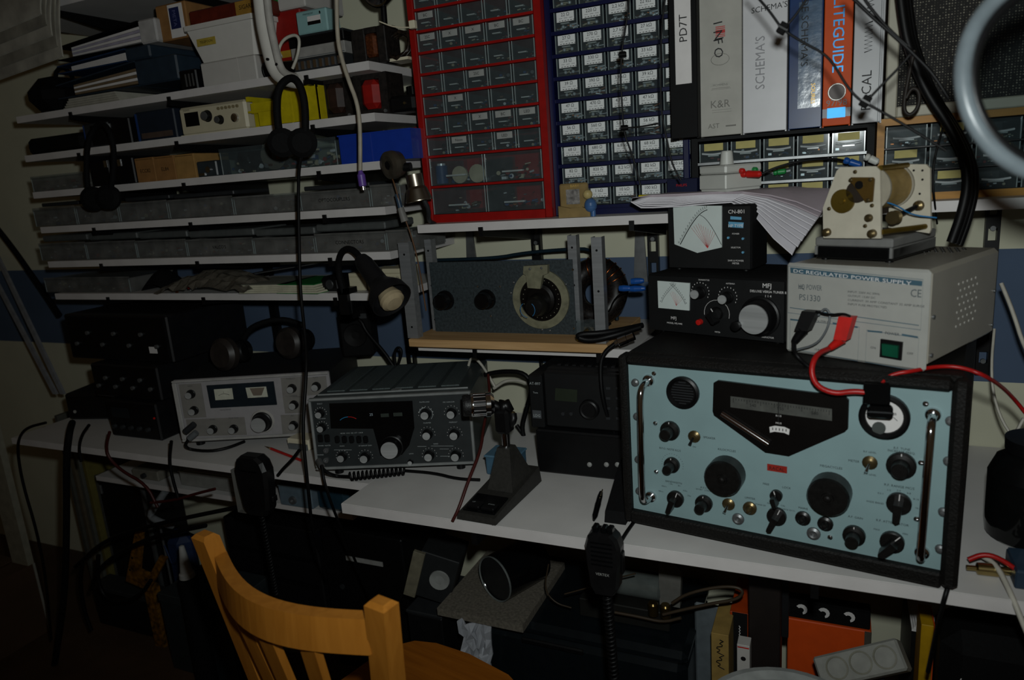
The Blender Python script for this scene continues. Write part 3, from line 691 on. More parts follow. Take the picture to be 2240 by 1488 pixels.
for p, r in (((1532, 640), .0135), ((1592, 651), .0135)):
    x, z = L(*p); knob(mj, x, z, r*.72, .02, [black, spun], 'cap')
    m = MB()
    for k in range(13): an = math.radians(-30+k*20); m.box(x+math.cos(an)*r*1.25-.0004, x+math.cos(an)*r*1.25+.0004, -.0006, 0, z+math.sin(an)*r*1.25, z+math.sin(an)*r*1.25+.002)
    m.ob('dial_tick', paper, mj)
x, z = L(1568, 686); knob(mj, x, z, .012, .02, [black, paper], 'pointer', .6)
MB().tube([(x+.024*math.cos(k*.3-.3), -.0004, z+.024*math.sin(k*.3-.3)) for k in range(13)], .0004, 4).ob('selector_arc', paper, mj)
x, z = L(1664, 692); knob(mj, x, z, .031, .026, [black, spun], 'cap', seg=32); MB().lathe([(.034, 0), (.034, .004), (.031, .006)], (x, 0, z), (0, -1, 0), 32).ob('dial_ring', spun, mj)
x, z = L(1612, 712, -.03); MB().lathe([(.008, 0), (.008, .010), (0, .012)], (x, -.028, z), (0, -1, 0), 14).ob('crank_grip', black, mj)
x, z = L(1532, 704); MB().lathe([(.0055, 0), (.005, .008), (0, .009)], (x, 0, z), (0, -1, 0), 12).ob('push_button', red, mj)
m = MB()
for p, s_, h in (((1678, 630), 'MFJ', .008), ((1680, 641), 'DELUXE VERSA TUNER II', .0042), ((1540, 614), 'TRANSMITTER', .0025), ((1598, 622), 'ANTENNA', .0025), ((1474, 699), 'MFJ', .006), ((1476, 709), 'MODEL MFJ-949E', .0032), ((1680, 740), 'INDUCTOR', .003), ((1570, 728), 'METER', .0026)):
    x, z = L(*p); m.text(s_, h, (x, -.0006, z), al='c')
x, z = L(1681, 648); m.text('1 1 4', .0042, (x, -.0006, z-.002), al='c'); m.ob('lettering', paper, mj)
MT = RT_+.001+MH
fc = Fr((-.293, -.334, MT+.001), math.radians(-15.3)); CW, CH, CDp = .160, .118, .078
cn = fc.thing('power_meter', 'black cross-needle power meter with large pale dial window', 'meter')
L = fc.lp
MB().box(0, CW, .002, CDp, .003, CH, b=.003).ob('case', blackm, cn); MB().box(.002, CW-.002, 0, .003, .005, CH-.003).ob('front_panel', M('tuner_black'), cn)
for x in (.015, CW-.015):
    for y in (.015, .065): MB().cyl((x, y, 0), (x, y, .004), .007, 10).ob('foot', black, cn)
a = [L(*p) for p in ((1474, 450), (1580, 450), (1580, 541), (1527, 553), (1477, 534))]
MB().prism(a, -.003, 0).ob('meter_window', M('meter_face'), cn)
cx = (a[0][0]+a[1][0])/2; zb = a[3][1]; hw = (a[1][0]-a[0][0])/2; hh = a[0][1]-zb
m = MB()
m.tube([(cx-hw*(.72-1.15*k/10), -.0034, zb+hh*(.18+.72*math.sin(k/10*1.45))) for k in range(11)], hw*.018, 4); m.tube([(cx-hw*(.78-1.2*k/10), -.0034, zb+hh*(.20+.74*math.sin(k/10*1.45))) for k in range(11)], hw*.005, 4)
m.tube([(cx+hw*(.98-.85*k/10), -.0034, zb+hh*(.18+.62*math.sin(k/10*1.4))) for k in range(11)], hw*.010, 4)
for k in range(16):
    f_ = k/15; x = cx-hw*(.80-1.2*f_); z = zb+hh*(.21+.74*math.sin(f_*1.45)); m.box(x-.0003, x+.0003, -.0036, -.003, z, z+.003)
m.ob('meter_scale', ink, cn)
m = MB()
for k in range(11): m.tube([(cx+hw*.42, -.0033, zb+hh*.10), (cx-hw*.25+hw*.1*k, -.0033, zb+hh*(.62-.028*abs(k-3)))], .00028, 3)
m.ob('meter_curves', red, cn)
a = [L(*p) for p in ((1594, 485), (1627, 487), (1626, 499), (1594, 497))]; MB().prism(a, -.0008, 0).ob('badge', M('badge_blue', '5c95b4', .5), cn)
a = [L(*p) for p in ((1598, 473), (1622, 475), (1622, 481), (1598, 480))]; MB().prism(a, -.0008, 0).ob('badge', M('badge_blue'), cn)
m = MB()
for p, s_, h in (((1611, 467), 'CN-801', .007), ((1610, 497), 'HP TYPE', .0055), ((1610, 513), 'POWER', .0028), ((1610, 543), 'SELECTOR', .0028), ((1610, 572), 'SWR & POWER', .0032), ((1610, 578), 'METER', .0032)):
    x, z = L(*p); m.text(s_, h, (x, -.0012, z), al='c')
m.ob('lettering', paper, cn)
for p in ((1594, 520), (1626, 522), (1626, 552)):
    x, z = L(*p); MB().cyl((x, 0, z), (x, -.003, z), .0022, 8).ob('push_button', M('badge_blue'), cn)
CT = MT+.001+CH

# ------------------------------------------------------------------ dark grey transceiver in the middle
s1 = 1.045
ff = Fr((-1.007*s1, -1.7+1.136*s1, 1.375-.587*s1), math.radians(19.5), math.radians(-3.0))
FWd, FH, FD = .345*s1, .157*s1, .335
ft = ff.thing('transceiver', 'dark grey transceiver with silver edged front and vented top', 'transceiver')
L = ff.lp
def C(x, y): return L(660+x/5.09, 780+y/5.09)
gunm = M('gunmetal_paint', '3d4444', .45, var=.08); ftp = M('charcoal_panel', '25292a', .45, var=.1)
MB().box(.002, FWd-.002, .004, FD, .002, FH-.002, b=.004).ob('case', gunm, ft)
MB().box(0, FWd, -.008, .006, 0, .006, b=.002).box(0, FWd, -.008, .006, FH-.006, FH, b=.002).box(0, .006, -.008, .006, .006, FH-.006, b=.002).box(FWd-.006, FWd, -.008, .006, .006, FH-.006, b=.002).ob('bezel', M('silver_trim', '868988', .4, .2), ft)
MB().box(.006, FWd-.006, -.002, .004, .006, FH-.006).ob('front_panel', ftp, ft)
for k in range(6):
    x0 = .022+k*(FWd-.044)/6
    MB().box(x0, x0+(FWd-.044)/6-.012, .06, FD-.02, FH-.002, FH+.0005).ob('vent_panel', M('vent_mesh', '566060', .5, var=.3, scale=400), ft)
MB().box(.01, FWd-.01, .03, .032, FH-.003, FH+.001).ob('seam', M('silver_trim'), ft)
MB().cyl((FWd*.52, .042, FH-.003), (FWd*.52, .042, FH+.001), .012, 18).ob('lid_latch', M('silver_trim'), ft)
for x in (.04, FWd-.04):
    h_ = ff.loc.z-DZ; MB().cyl((x, .03, -h_*.97), (x, .03, .003), .010, 12).ob('foot', black, ft)
    MB().cyl((x, FD-.03, -.003), (x, FD-.03, .003), .010, 12).ob('foot', black, ft)
w_ = [C(*p) for p in ((312, 520), (1235, 490), (1258, 790), (1200, 985), (1120, 1090), (880, 1100), (845, 960), (800, 800), (330, 797))]
MB().prism(w_, -.0035, -.001).ob('dial_window', M('gloss_black', '08090a', .15), ft)
m = MB(); q = C(530, 720); m.tube([(q[0]+.024*math.cos(a), -.004, q[1]-.006+.017*math.sin(a)) for a in [2.5, 2.2, 1.9, 1.6]], .0009, 4); m.ob('meter_arc', M('meter_blue', '2f86b8', .5), ft)
m = MB(); m.tube([(q[0]+.024*math.cos(a), -.004, q[1]-.006+.017*math.sin(a)) for a in [1.6, 1.3, 1.0, .75]], .0009, 4); m.ob('meter_arc', red, ft)
m = MB(); q = C(780, 655); m.text('25', .006, (q[0], -.004, q[1]), al='c'); m.ob('display_digits', M('digit_grey', '9aa6b0', .5), ft)
m = MB(); q = C(930, 650); m.box(q[0]-.009, q[0]+.009, -.004, -.0036, q[1]-.004, q[1]+.004); q = C(1075, 640); m.box(q[0]-.010, q[0]+.010, -.004, -.0036, q[1]-.004, q[1]+.004); m.ob('display_label', M('faint_display', '2a322c', .5), ft)
fk = [black, spun]
for p, r in (((215, 630), .0085), ((235, 785), .0085), ((460, 1110), .0095), ((715, 1115), .0105), ((1425, 1095), .0105), ((1720, 1095), .0105), ((1405, 860), .0105), ((1705, 860), .0105), ((1385, 635), .0105), ((1672, 625), .0105)):
    x, z = C(*p); knob(ft, x, z, r, .016, fk, 'cap', y=-.002)
    m = MB()
    for k in range(9): an = math.radians(-10+k*25); m.box(x+math.cos(an)*r*1.55-.0004, x+math.cos(an)*r*1.55+.0004, -.0026, -.002, z+math.sin(an)*r*1.55-.0008, z+math.sin(an)*r*1.55+.0008)
    m.ob('dial_tick', paper, ft)
x, z = C(1010, 1000); knob(ft, x, z, .0235, .024, fk, 'cap', seg=32, y=-.003)
x, z = C(1215, 1172); knob(ft, x, z, .006, .008, fk, 'cap', y=-.002)
for cx_ in (405, 485, 565, 645, 720): x, z = C(cx_, 915); MB().box(x-.005, x+.005, -.010, -.002, z-.008, z+.008, b=.002).ob('slide_switch', black, ft)
for cx_ in (215, 290): x, z = C(cx_, 905); MB().box(x-.006, x+.006, -.007, -.002, z-.009, z+.009, b=.002).ob('rocker_switch', black, ft)
for p in ((278, 1042), (278, 1150)): x, z = C(*p); MB().lathe([(.0065, 0), (.006, .004), (.003, .004), (.003, .001), (0, .001)], (x, -.002, z), (0, -1, 0), 14).ob('jack_socket', steel, ft)
m = MB()
for p, s_ in (((205, 530), 'SELECT'), ((225, 695), 'VOX GAIN'), ((560, 855), 'METER  VOX  N.B  ATT  CALIB'), ((258, 995), 'POWER  HEATER'), ((455, 1000), 'MODE'), ((710, 995), 'AF GAIN-RF GAIN'), ((1370, 510), 'PLATE-LOAD'), ((1640, 510), 'MIC GAIN-CAR'), ((1400, 742), 'CLARIFIER'), ((1690, 735), 'PRESELECT'), ((1497, 975), 'BAND'), ((215, 1098), 'PHONES'), ((1225, 1085), 'LOCK')):
    x, z = C(*p); m.text(s_, .0028, (x, -.0026, z), al='c')
for p, q in (((1290, 1000), (1390, 1000)), ((1440, 995), (1690, 995)), ((1540, 1028), (1640, 1028)), ((1545, 1108), (1650, 1108)), ((365, 1038), (560, 1038))):
    a = C(*p); b = C(*q); m.prism([(a[0], a[1]), (b[0], b[1]), (b[0], b[1]+.0006), (a[0], a[1]+.0006)], -.0026, -.002)
x, z = C(1385, 640); m.tube([(x+.0155*math.cos(a), -.0026, z+.0155*math.sin(a)) for a in [2.9, 2.6, 2.2, 1.9, 1.6]], .0010, 4); m.tube([(x+.0155*math.cos(a), -.0026, z+.0155*math.sin(a)) for a in [1.0, .6, .2, -.3, -.8]], .0006, 4)
m.ob('panel_lettering', M('panel_white', '9fa5a5', .6), ft, kind='stuff')

# ------------------------------------------------------------------ silver transceiver at left
s2 = 1.176
fd = Fr((-1.307*s2, -1.7+1.064*s2, DZ+.02), math.radians(21.1))
DW, DH, DD = .345*s2, .14*s2, .28
dr = fd.thing('transceiver', 'pale silver transceiver with black twin-meter window, headphones on its lid', 'transceiver')
L = fd.lp
def C2(x, y): return L(340+x/5.6, 760+y/5.6)
slv = M('silver_grey_paint', '8f8c8d', .5, var=.05); slp = M('darker_inset', '77746f', .55, var=.08)
MB().box(.004, DW-.004, .006, DD, .002, DH-.003, b=.003).ob('case', M('black_crackle', '191a1c', .6, var=.2, scale=200), dr)
MB().box(0, DW, 0, .012, 0, DH, b=.003).ob('front_panel', slv, dr)
MB().box(0, DW, -.006, 0, DH-.006, DH, b=.002).box(0, DW, -.006, 0, 0, .007, b=.002).box(0, .012, -.006, 0, .007, DH-.006, b=.002).ob('trim', M('silver_trim2', '9d9b98', .45), dr)
for x in (.03, DW-.03):
    for y in (.03, .25): MB().cyl((x, y, -.0195), (x, y, .003), .011, 12).ob('foot', black, dr)
for q4 in (((285, 455), (560, 440), (625, 855), (355, 870)), ((375, 885), (1090, 855), (1120, 1070), (410, 1090)), ((1535, 375), (1785, 360), (1800, 610), (1560, 600)), ((1560, 605), (1800, 600), (1815, 800), (1590, 810)), ((1535, 830), (1820, 820), (1850, 1040), (1560, 1060)), ((1840, 375), (2090, 350), (2110, 570), (1860, 590))):
    MB().prism([C2(*p) for p in q4], -.001, 0).ob('inset_plate', slp, dr)
MB().prism([C2(*p) for p in ((630, 465), (1450, 415), (1492, 700), (682, 742))], -.003, 0).ob('meter_window', M('slate_window', '1a2229', .3), dr)
for q4 in (((725, 510), (945, 495), (965, 628), (745, 642)), ((1112, 490), (1362, 475), (1385, 600), (1140, 615))):
    MB().prism([C2(*p) for p in q4], -.0045, -.003).ob('meter_face', M('pale_meter', 'b7b7a8', .4), dr)  # meter faces in one plain pale colour
MB().prism([C2(*p) for p in ((1165, 495), (1345, 485), (1310, 580), (1210, 585))], -.0055, -.0045).ob('tuning_scale', M('scale_brown', '6e6358', .5), dr)
m = MB(); a = C2(850, 580); m.tube([(a[0]-.014+.028*k/6, -.005, a[1]+.004*math.sin(math.pi*k/6)) for k in range(7)], .0005, 4); m.text('S', .004, (a[0], -.005, a[1]+.006), al='c').ob('meter_marks', ink, dr)
for p in ((440, 570), (480, 770), (710, 1000), (965, 995), (1678, 500), (1702, 700), (1698, 950), (1975, 475)):
    x, z = C2(*p); knob(dr, x, z, .0105, .016, fk, 'cap', y=-.001)
x, z = C2(1315, 905); MB().lathe([(.031, 0), (.029, .003), (0, .003)], (x, 0, z), (0, -1, 0), 32).ob('dial_skirt', M('dial_skirt', 'a3a09b', .4), dr); knob(dr, x, z, .0235, .026, fk, 'cap', seg=32, y=-.003)
m = MB()
for p, s_ in (((700, 890), 'MODE'), ((960, 870), 'RF-AF GAIN'), ((1660, 390), 'PRESELECT'), ((1690, 600), 'CLARIFIER'), ((1680, 845), 'MIC'), ((1965, 375), 'PLATE'), ((430, 480), 'BAND'), ((860, 770), 'TRANSCEIVER')):
    x, z = C2(*p); m.text(s_, .0035, (x, -.0014, z), al='c')
m.ob('panel_lettering', M('print_dark', '45464a', .6), dr, kind='stuff')

# ================================================================== VARIOMETER SHELF
VY = -.335; bt = BZ+.018
x0, x1 = at(893, 745, VY).x, at(1328, 752, VY).x
MB().box(x0, x1, VY, -.06, BZ, bt, b=.0015).ob('wooden_board', pine, None, 'pine base board under the grey dial panel', 'board')
PY = atz(948, 725, bt).y
vu = thing('variometer_unit', 'dark grey panel with two black knobs and large cream ring dial', 'tuning unit', (0, PY, bt))
gpan = M('hammered_grey', '333b3e', .5, var=.25, scale=180, bump=.3)
a0, a1 = at(946, 650, PY).x, at(1256, 650, PY).x; ztop = at(1100, 571, PY).z-bt
MB().box(a0, a1, 0, .003, 0, ztop).ob('panel', gpan, vu)
def V(px, py): p = at(px, py, PY); return p.x, p.z-bt
for p in ((974, 657), (1064, 655)):
    x, z = V(*p); m = MB().lathe([(.0235, 0), (.0225, .006), (.019, .010), (.018, .026), (.015, .030), (0, .031)], (x, 0, z), (0, -1, 0), 24); m.ob('knob', M('gloss_bakelite', '0b0b0c', .12), vu)
    m = MB()
    for k, s_ in enumerate(('A', 'B', 'C', '1', '2', '3')): an = math.radians(-40+k*40); m.text(s_, .006, (x+math.cos(an)*.033, -.0006, z+math.sin(an)*.030), al='c')
    m.ob('lettering', ink, vu)
x, z = V(1184, 654)
crm = M('aged_cream_ring', '77755f', .55, var=.2, scale=60)
MB().lathe([(.066, 0), (.066, .006), (.049, .006), (.049, 0)], (x, 0, z), (0, -1, 0), 40).ob('ring', crm, vu)
MB().lathe([(.049, 0), (.049, .003), (.036, .003), (.034, .010), (.027, .012), (0, .012)], (x, 0, z), (0, -1, 0), 36).ob('dial_disc', M('dial_black'), vu)
m = MB()
for k in range(24): an = k*math.pi/12; m.lathe([(.0012, 0), (0, .001)], (x+.042*math.cos(an), -.003, z+.042*math.sin(an)), (0, -1, 0), 6)
m.ob('dial_dots', M('dot_grey', '6e6b5c', .5), vu)
xk, zk = V(1183, 664); MB().lathe([(.026, 0), (.024, .012), (.02, .030), (.017, .033), (0, .034)], (xk, -.012, zk), (0, -1, 0), 28).ob('knob', bk, vu)
q = V(1172, 669); MB().tube([(q[0]+.017*math.cos(a_), -.047, q[1]+.017*math.sin(a_)) for a_ in [0.9, .6, .3, 0, -.3, -.6, -.9]], .0008, 5).tube([(q[0]+.017*math.cos(a_), -.047, q[1]+.017*math.sin(a_)) for a_ in [2.2, 2.6, 3, 3.4, 3.8, 4.2, 4.6]], .0008, 5).ob('blue_wire', M('wire_blue', '27699a', .4), vu)
q = [V(*p) for p in ((1152, 580), (1204, 577), (1204, 596), (1193, 600), (1188, 629), (1161, 627), (1157, 600), (1151, 596))]
MB().prism(q, -.018, -.006).ob('pointer_plate', crm, vu)
for p in ((1166, 586), (1191, 584), (1126, 617), (1240, 621), (1120, 640), (1188, 720), (1205, 722), (1143, 690)):
    xx, zz = V(*p); screw(vu, xx, zz, .0028, steel, y=-.018 if p[1] < 600 else -.006)
for p in ((1045, 627), (1094, 627), (1074, 691), (1253, 590), (1256, 718)):
    xx, zz = V(*p); screw(vu, xx, zz, .0025, chrome)
MB().box(a0+.02, a1-.02, .012, .08, .001, .10).ob('coil_box', blackm, vu)
def post(px0, px1, ytop, Y, lb):
    xa, xb = at(px0, (ytop+720)/2, Y).x, at(px1, (ytop+720)/2, Y).x; zt = at((px0+px1)/2, ytop, Y).z
    m = MB().box(xa, xb, Y, Y+.002, bt, zt).box(xb-.002, xb, Y+.002, Y+.022, bt, zt).box(xa, xa+.002, Y+.002, Y+.022, bt, zt)
    t = m.ob('channel_post', alu, None, lb, 'metal post', 'aluminium channel posts on the pine board')
    for f_ in (.12, .5, .88): MB().cyl(((xa+xb)/2, Y-.0006, bt+(zt-bt)*f_), ((xa+xb)/2, Y+.001, bt+(zt-bt)*f_), .0025, 8).ob('hole', black, t)
post(880, 903, 531, -.325, 'dull aluminium channel post at the front left corner of the board')
post(937, 951, 524, PY+.012, 'dull aluminium channel post behind the left edge of dial panel')
post(1297, 1320, 519, -.325, 'bright aluminium channel post at the front right of the board')
post(1246, 1265, 515, PY+.012, 'bright aluminium channel post just right of the ring dial')
# toroid behind
c = at(1292, 625, -.19)
m = MB(); R_, r_ = .050, .026
m.tube([(c.x+R_*math.cos(k*math.pi/12), -.16+.02*math.sin(k*math.pi/12), bt+.078+R_*math.sin(k*math.pi/12)) for k in range(24)], r_, 10, 0, 0, True)
tor = m.ob('toroid_coil', M('dark_winding', '1b1512', .4, var=.5, scale=250), None, 'large dark toroidal coil behind the right post', 'coil')
m = MB()
for k in range(7): a_ = .5+k*.22; m.tube([(c.x+R_*math.cos(a_)+(r_+.001)*math.cos(a_)*math.cos(b_), -.16+.02*math.sin(a_)+(r_+.001)*math.sin(b_), bt+.078+R_*math.sin(a_)+(r_+.001)*math.sin(a_)*math.cos(b_)) for b_ in [i*math.pi/5 for i in range(10)]], .0015, 5, 0, 0, True)
m.ob('winding', copper, tor)
MB().box(c.x-.03, c.x+.03, -.175, -.145, bt, bt+.004).ob('base', blackm, tor)
# banana plugs, bag, coax on the shelf
pb = M('plug_blue', '17498f', .35)
for k, (p, q) in enumerate((((1354, 631), (1382, 631)), ((1378, 632), (1411, 631)), ((1380, 616), (1408, 614)))):
    A_, B_ = at(*p, -.25), at(*q, -.25)
    m = MB().lathe([(0, 0), (.006, .001), (.007, .01), (.006, (B_-A_).length*.8), (.004, (B_-A_).length)], A_, B_-A_, 12)
    m.ob('banana_plug', pb, None, ('blue banana plug nearest the right post', 'blue banana plug stacked into the one beside it', 'blue banana plug lying above the other two')[k], 'plug', 'blue banana plugs')
cable('wire', [at(1380, 633, -.24), at(1345, 650, -.22), at(1330, 690, -.2), at(1320, 660, -.18)], .002, bcable, 'thin black wire from the blue plugs to the coil')
cable('wire', [at(955, 569, -.1), at(1085, 565, -.1), at(1150, 553, -.1), at(1245, 545, -.11), at(1300, 545, -.12), at(1340, 600, -.14), at(1350, 700, -.14)], .0045, M('dark_blue_wire', '13242e', .4), 'dark blue-grey wire bundle running along the wall behind the dial panel')
p = at(1282, 708, -.31)
bg = thing('plastic_bag', 'crumpled clear bag holding a small brass part on pine board', 'plastic bag', (p.x, p.y, bt))
m = MB(); rnd = random.Random(5)
m.sheet(lambda u, v: ((u-.5)*.05+rnd.uniform(-.003, .003), -.004+rnd.uniform(-.004, .004), .003+v*.042+rnd.uniform(-.002, .002)), 6, 6, 0, 0, False); m.sheet(lambda u, v: ((u-.5)*.05+rnd.uniform(-.003, .003), .010+rnd.uniform(-.004, .004), .003+v*.042+rnd.uniform(-.002, .002)), 6, 6, 0, 0, False); m.ob('bag', clear, bg)
MB().cyl((-.012, .002, .009), (.006, .002, .026), .0065, 12).ob('brass_part', brass, bg); MB().cyl((-.022, .002, .004), (-.012, .002, .009), .006, 10).ob('yellow_cap', yellow, bg)
m = MB().tube([at(1405, 712, -.28), at(1360, 722, -.32), at(1310, 730, -.345), at(1270, 731, -.355), at(1262, 738, -.355), at(1290, 746, -.352), at(1340, 735, -.345), at(1400, 716, -.31)], .0062, 8, 0, 2)
m.ob('coax_cable', bcable, None, 'thick black coax cable doubled back over the pine board edge', 'cable')
A_, B_ = at(1387, 735, -.345), at(1346, 752, -.35); d_ = B_-A_
cx = thing('coax_plug', 'shiny silver coax plug hanging in front of the shelf edge', 'connector', A_)
MB().lathe([(0, 0), (.0085, 0), (.0085, d_.length*.35), (.0095, d_.length*.37), (.0095, d_.length*.8), (.006, d_.length*.85), (.006, d_.length)], (0, 0, 0), d_, 16).ob('shell', chrome, cx)
MB().tube([d_, at(1322, 770, -.355)-A_, at(1312, 800, -.36)-A_, at(1318, 880, -.37)-A_, at(1345, 950, -.345)-A_], .0045, 8, 0, 2).ob('cord', bcable, cx)

# ================================================================== ON THE POWER METER
bot = ((1380, 440), (1402, 453), (1455, 455), (1530, 446), (1600, 441), (1650, 470), (1692, 520), (1733, 556))
top = ((1383, 433), (1425, 426), (1485, 424), (1555, 420), (1625, 419), (1685, 426), (1742, 440), (1797, 463))
NL = 9
pp_ = thing('paper_pile', 'thick pile of papers draped over the power meter, right end fanned', 'paper', (0, 0, 0))
for k in range(NL):
    f_ = k/(NL-1)
    pts = []
    for b_, t_ in zip(bot, top):
        g = f_**.8; pts.append(at(b_[0]+(t_[0]-b_[0])*g, b_[1]+(t_[1]-b_[1])*g, -.352))
    def fn(u, v, pts=pts, k=k):
        i = min(int(u*7), 6); q = u*7-i; p = pts[i]*(1-q)+pts[i+1]*q
        zf = max(p.z, CT+.0024*(k+1)) if v > .15 and u < .72 else p.z
        zz = p.z+(zf-p.z)*min(1, v*3)
        if u > .60: zz += (CT+.0024*(k+1)-zz)*min(1, v*1.1)*.75
        return (p.x+v*.035, p.y+v*.085, max(zz, CT+.0022*(k+1)) if (.16 < u < .60) else zz)
    MB().sheet(fn, 14, 4, .0022).ob('sheet', M('paper_a', 'c2bfc4', .8, var=.03) if k < 7 else M('paper_lilac', '9f949a', .8, var=.05), pp_)
PZ = CT+.0024*NL+.001
fb = Fr((at(1527, 425, -.33).x, -.318, PZ), math.radians(-40))
wb = fb.thing('plastic_box', 'white plastic box with a tall white knob, on the paper pile', 'project box')
pw = M('pale_plastic', 'b3b4ae', .4, var=.03)
MB().box(0, .070, 0, .085, .004, .030, b=.002).ob('body', pw, wb); MB().box(0, .070, 0, .085, .031, .046, b=.003).box(.003, .067, .003, .082, 0, .004).ob('lid', pw, wb)
MB().lathe([(0, 0), (.0125, 0), (.012, .003), (.010, .022), (.0085, .024), (0, .024)], (.040, .030, .0465), (0, 0, 1), 20).ob('knob', pw, wb)
for y in (.035, .065): MB().lathe([(.005, 0), (.0045, .006), (.003, .008), (0, .008)], (.070, y, .034), (1, 0, 0), 12).ob('socket', red if y < .05 else green, wb)
def plug(p, q, mat, lb, r=.0065, Y=(-.33, -.33)):
    A_, B_ = at(*p, Y[0]), at(*q, Y[1]); l = (B_-A_).length
    return MB().lathe([(0, 0), (r*.75, 0), (r, l*.1), (r*.9, l*.25), (r*.65, l*.3), (r, l*.36), (r*.9, l*.9), (r*.4, l), (0, l)], A_, B_-A_, 12).ob('test_plug', mat, None, lb, 'plug')
plug((1619, 381), (1666, 381), red, 'red test plug in the side of the white box', Y=(-.33, -.345))
plug((1692, 378), (1720, 374), green, 'green test plug beside the white box', .0055, Y=(-.27, -.27))
cable('test_lead', [at(1666, 381, -.345), at(1700, 365, -.34), at(1760, 350, -.33), at(1820, 347, -.32), at(1848, 352, -.31)], .0022, bcable, 'black test lead arching from the red plug to the right')
plug((1846, 350), (1885, 362), pb, 'blue test plug hanging in front of the drawers', .006, Y=(-.31, -.31))
plug((1893, 342), (1922, 356), pw, 'white test plug above the coil plates', .0065, Y=(-.31, -.31))
nb = Fr((at(1457, 424, -.30).x, -.292, PZ), math.radians(-12))
o = nb.thing('small_carton', 'small navy carton with red lettering beside the white box', 'carton')
MB().box(0, .060, 0, .03, 0, .026, b=.001).ob('box', M('navy_card', '0e1430', .5), o); MB().text('PHILIPS', .005, (.030, -.0006, .012), al='c').ob('lettering', red, o)
p = at(1400, 433, -.33); MB().tube([at(1398, 431, -.325), at(1438, 431, -.325)], .0042, 8).ob('marker', yellow, None, 'yellow marker lying on the left end of paper pile', 'marker')

# ================================================================== ON THE POWER SUPPLY
o0 = atz(1782, 569, PT); fu = Fr((o0.x, o0.y, PT), math.radians(-27)); UW = .118; UD = .150; UH = .036
un = fu.thing('flat_instrument', 'flat grey-lidded black instrument lying on the power supply', 'instrument')
MB().box(0, UW, .002, UD, .003, UH*.62, b=.002).ob('body', black, un)
MB().box(0, UW, 0, UD, UH*.62, UH, b=.002).box(0, .004, 0, UD, UH*.25, UH*.62).box(UW-.004, UW, 0, UD, UH*.2, UH*.62).ob('lid', M('grey_lid', '6c6c6a', .4, var=.1), un)
MB().box(.006, UW-.006, -.001, .002, .006, UH*.55).ob('front', M('gloss_black'), un)
for x in (.01, UW-.01):
    for y in (.015, UD-.015): MB().cyl((x, y, 0), (x, y, .004), .006, 8).ob('foot', black, un)
UT = PT+UH
pq = atz(1802, 521, UT+.001); fl_ = Fr((pq.x, pq.y, UT+.001), math.radians(-27))
co = fl_.thing('roller_inductor', 'roller coil between two cream end plates on the flat instrument', 'coil')
plm = M('cream_paxolin', 'aea898', .45, var=.06)
P1 = [fl_.lp(*p) for p in ((1801, 521), (1800, 455), (1830, 374), (1838, 366), (1916, 364), (1925, 373), (1927, 522))]
MB().prism(P1, 0, .005).ob('end_plate', plm, co)
BD = .085
P2 = [fl_.lp(*p, BD) for p in ((1944, 476), (1945, 440), (1948, 352), (1958, 348), (2026, 348), (2035, 357), (2037, 480), (2034, 488))]
zmin = min(p[1] for p in P2); P2 = [(a_, b_-zmin) if b_-zmin < .012 else (a_, b_-zmin*.5) for a_, b_ in P2]
MB().prism(P2, BD, BD+.005).ob('end_plate', plm, co)
cc = fl_.lp(1893, 415); cr_ = .031
m = MB()
for k in range(20): y = .010+k*.0035; m.lathe([(cr_*.985, 0), (cr_, .0012), (cr_, .0022), (cr_*.985, .0034)], (cc[0], y, cc[1]), (0, 1, 0), 32)
m.ob('winding', M('tinned_brass', '9c8350', .3, .45, var=.2), co)
MB().lathe([(0, .006), (cr_*1.06, .006), (cr_*1.06, .010), (cr_*.98, .010)], (cc[0], 0, cc[1]), (0, 1, 0), 32).lathe([(cr_*.98, .080), (cr_*1.06, .080), (cr_*1.06, .0845), (0, .0845)], (cc[0], 0, cc[1]), (0, 1, 0), 32).ob('former', M('former_grey', '8d8778', .5), co)
x, z = fl_.lp(1845, 440); MB().lathe([(.0175, 0), (.0175, .004), (.004, .004), (.004, .007), (0, .007)], (x, 0, z), (0, -1, 0), 28).ob('gear', M('old_brass', '7a6428', .4, .8), co)
x, z = fl_.lp(1877, 419); MB().lathe([(.016, 0), (.016, .004), (0, .004)], (x, 0, z), (0, -1, 0), 24).ob('pinion', M('dark_gear', '241c14', .5), co)
q = [fl_.lp(*p, -.008) for p in ((1856, 395), (1862, 388), (1910, 388), (1913, 392), (1909, 441), (1894, 443), (1866, 403))]
MB().prism(q, -.009, -.006).ob('bearing_bracket', M('brown_brass', '6b5226', .4, .7), co)
for p in ((1861, 394), (1904, 393), (1899, 438), (1807, 458), (1864, 377), (1901, 451), (1886, 496)): x, z = fl_.lp(*p, -.009); screw(co, x, z, .003, brass, y=-.009 if p[0] > 1855 and p[1] < 445 and p[1] > 380 else 0)
x, z = fl_.lp(1886, 404); MB().cyl((x, -.010, z), (x, -.002, z), .006, 14).ob('bearing', black, co)
for p in ((1810, 508), (1909, 511)): x, z = fl_.lp(*p); MB().lathe([(.0065, 0), (.006, .006), (.003, .008), (0, .009)], (x, 0, z), (0, -1, 0), 12).ob('terminal_bolt', brass, co)
x, z = fl_.lp(1901, 477); MB().lathe([(.006, 0), (.0055, .004), (.003, .006), (0, .006)], (x, 0, z), (0, -1, 0), 12).ob('terminal_bolt', brass, co)
for a_, b_ in (((1925, 368), (1985, 357)), ((1928, 508), (2025, 480))): A_ = fl_.lp(*a_, .003); B_ = fl_.lp(*b_, BD); MB().cyl((A_[0], .003, A_[1]), (B_[0], BD, A_[1]), .004, 10).ob('tie_rod', M('old_brass'), co)
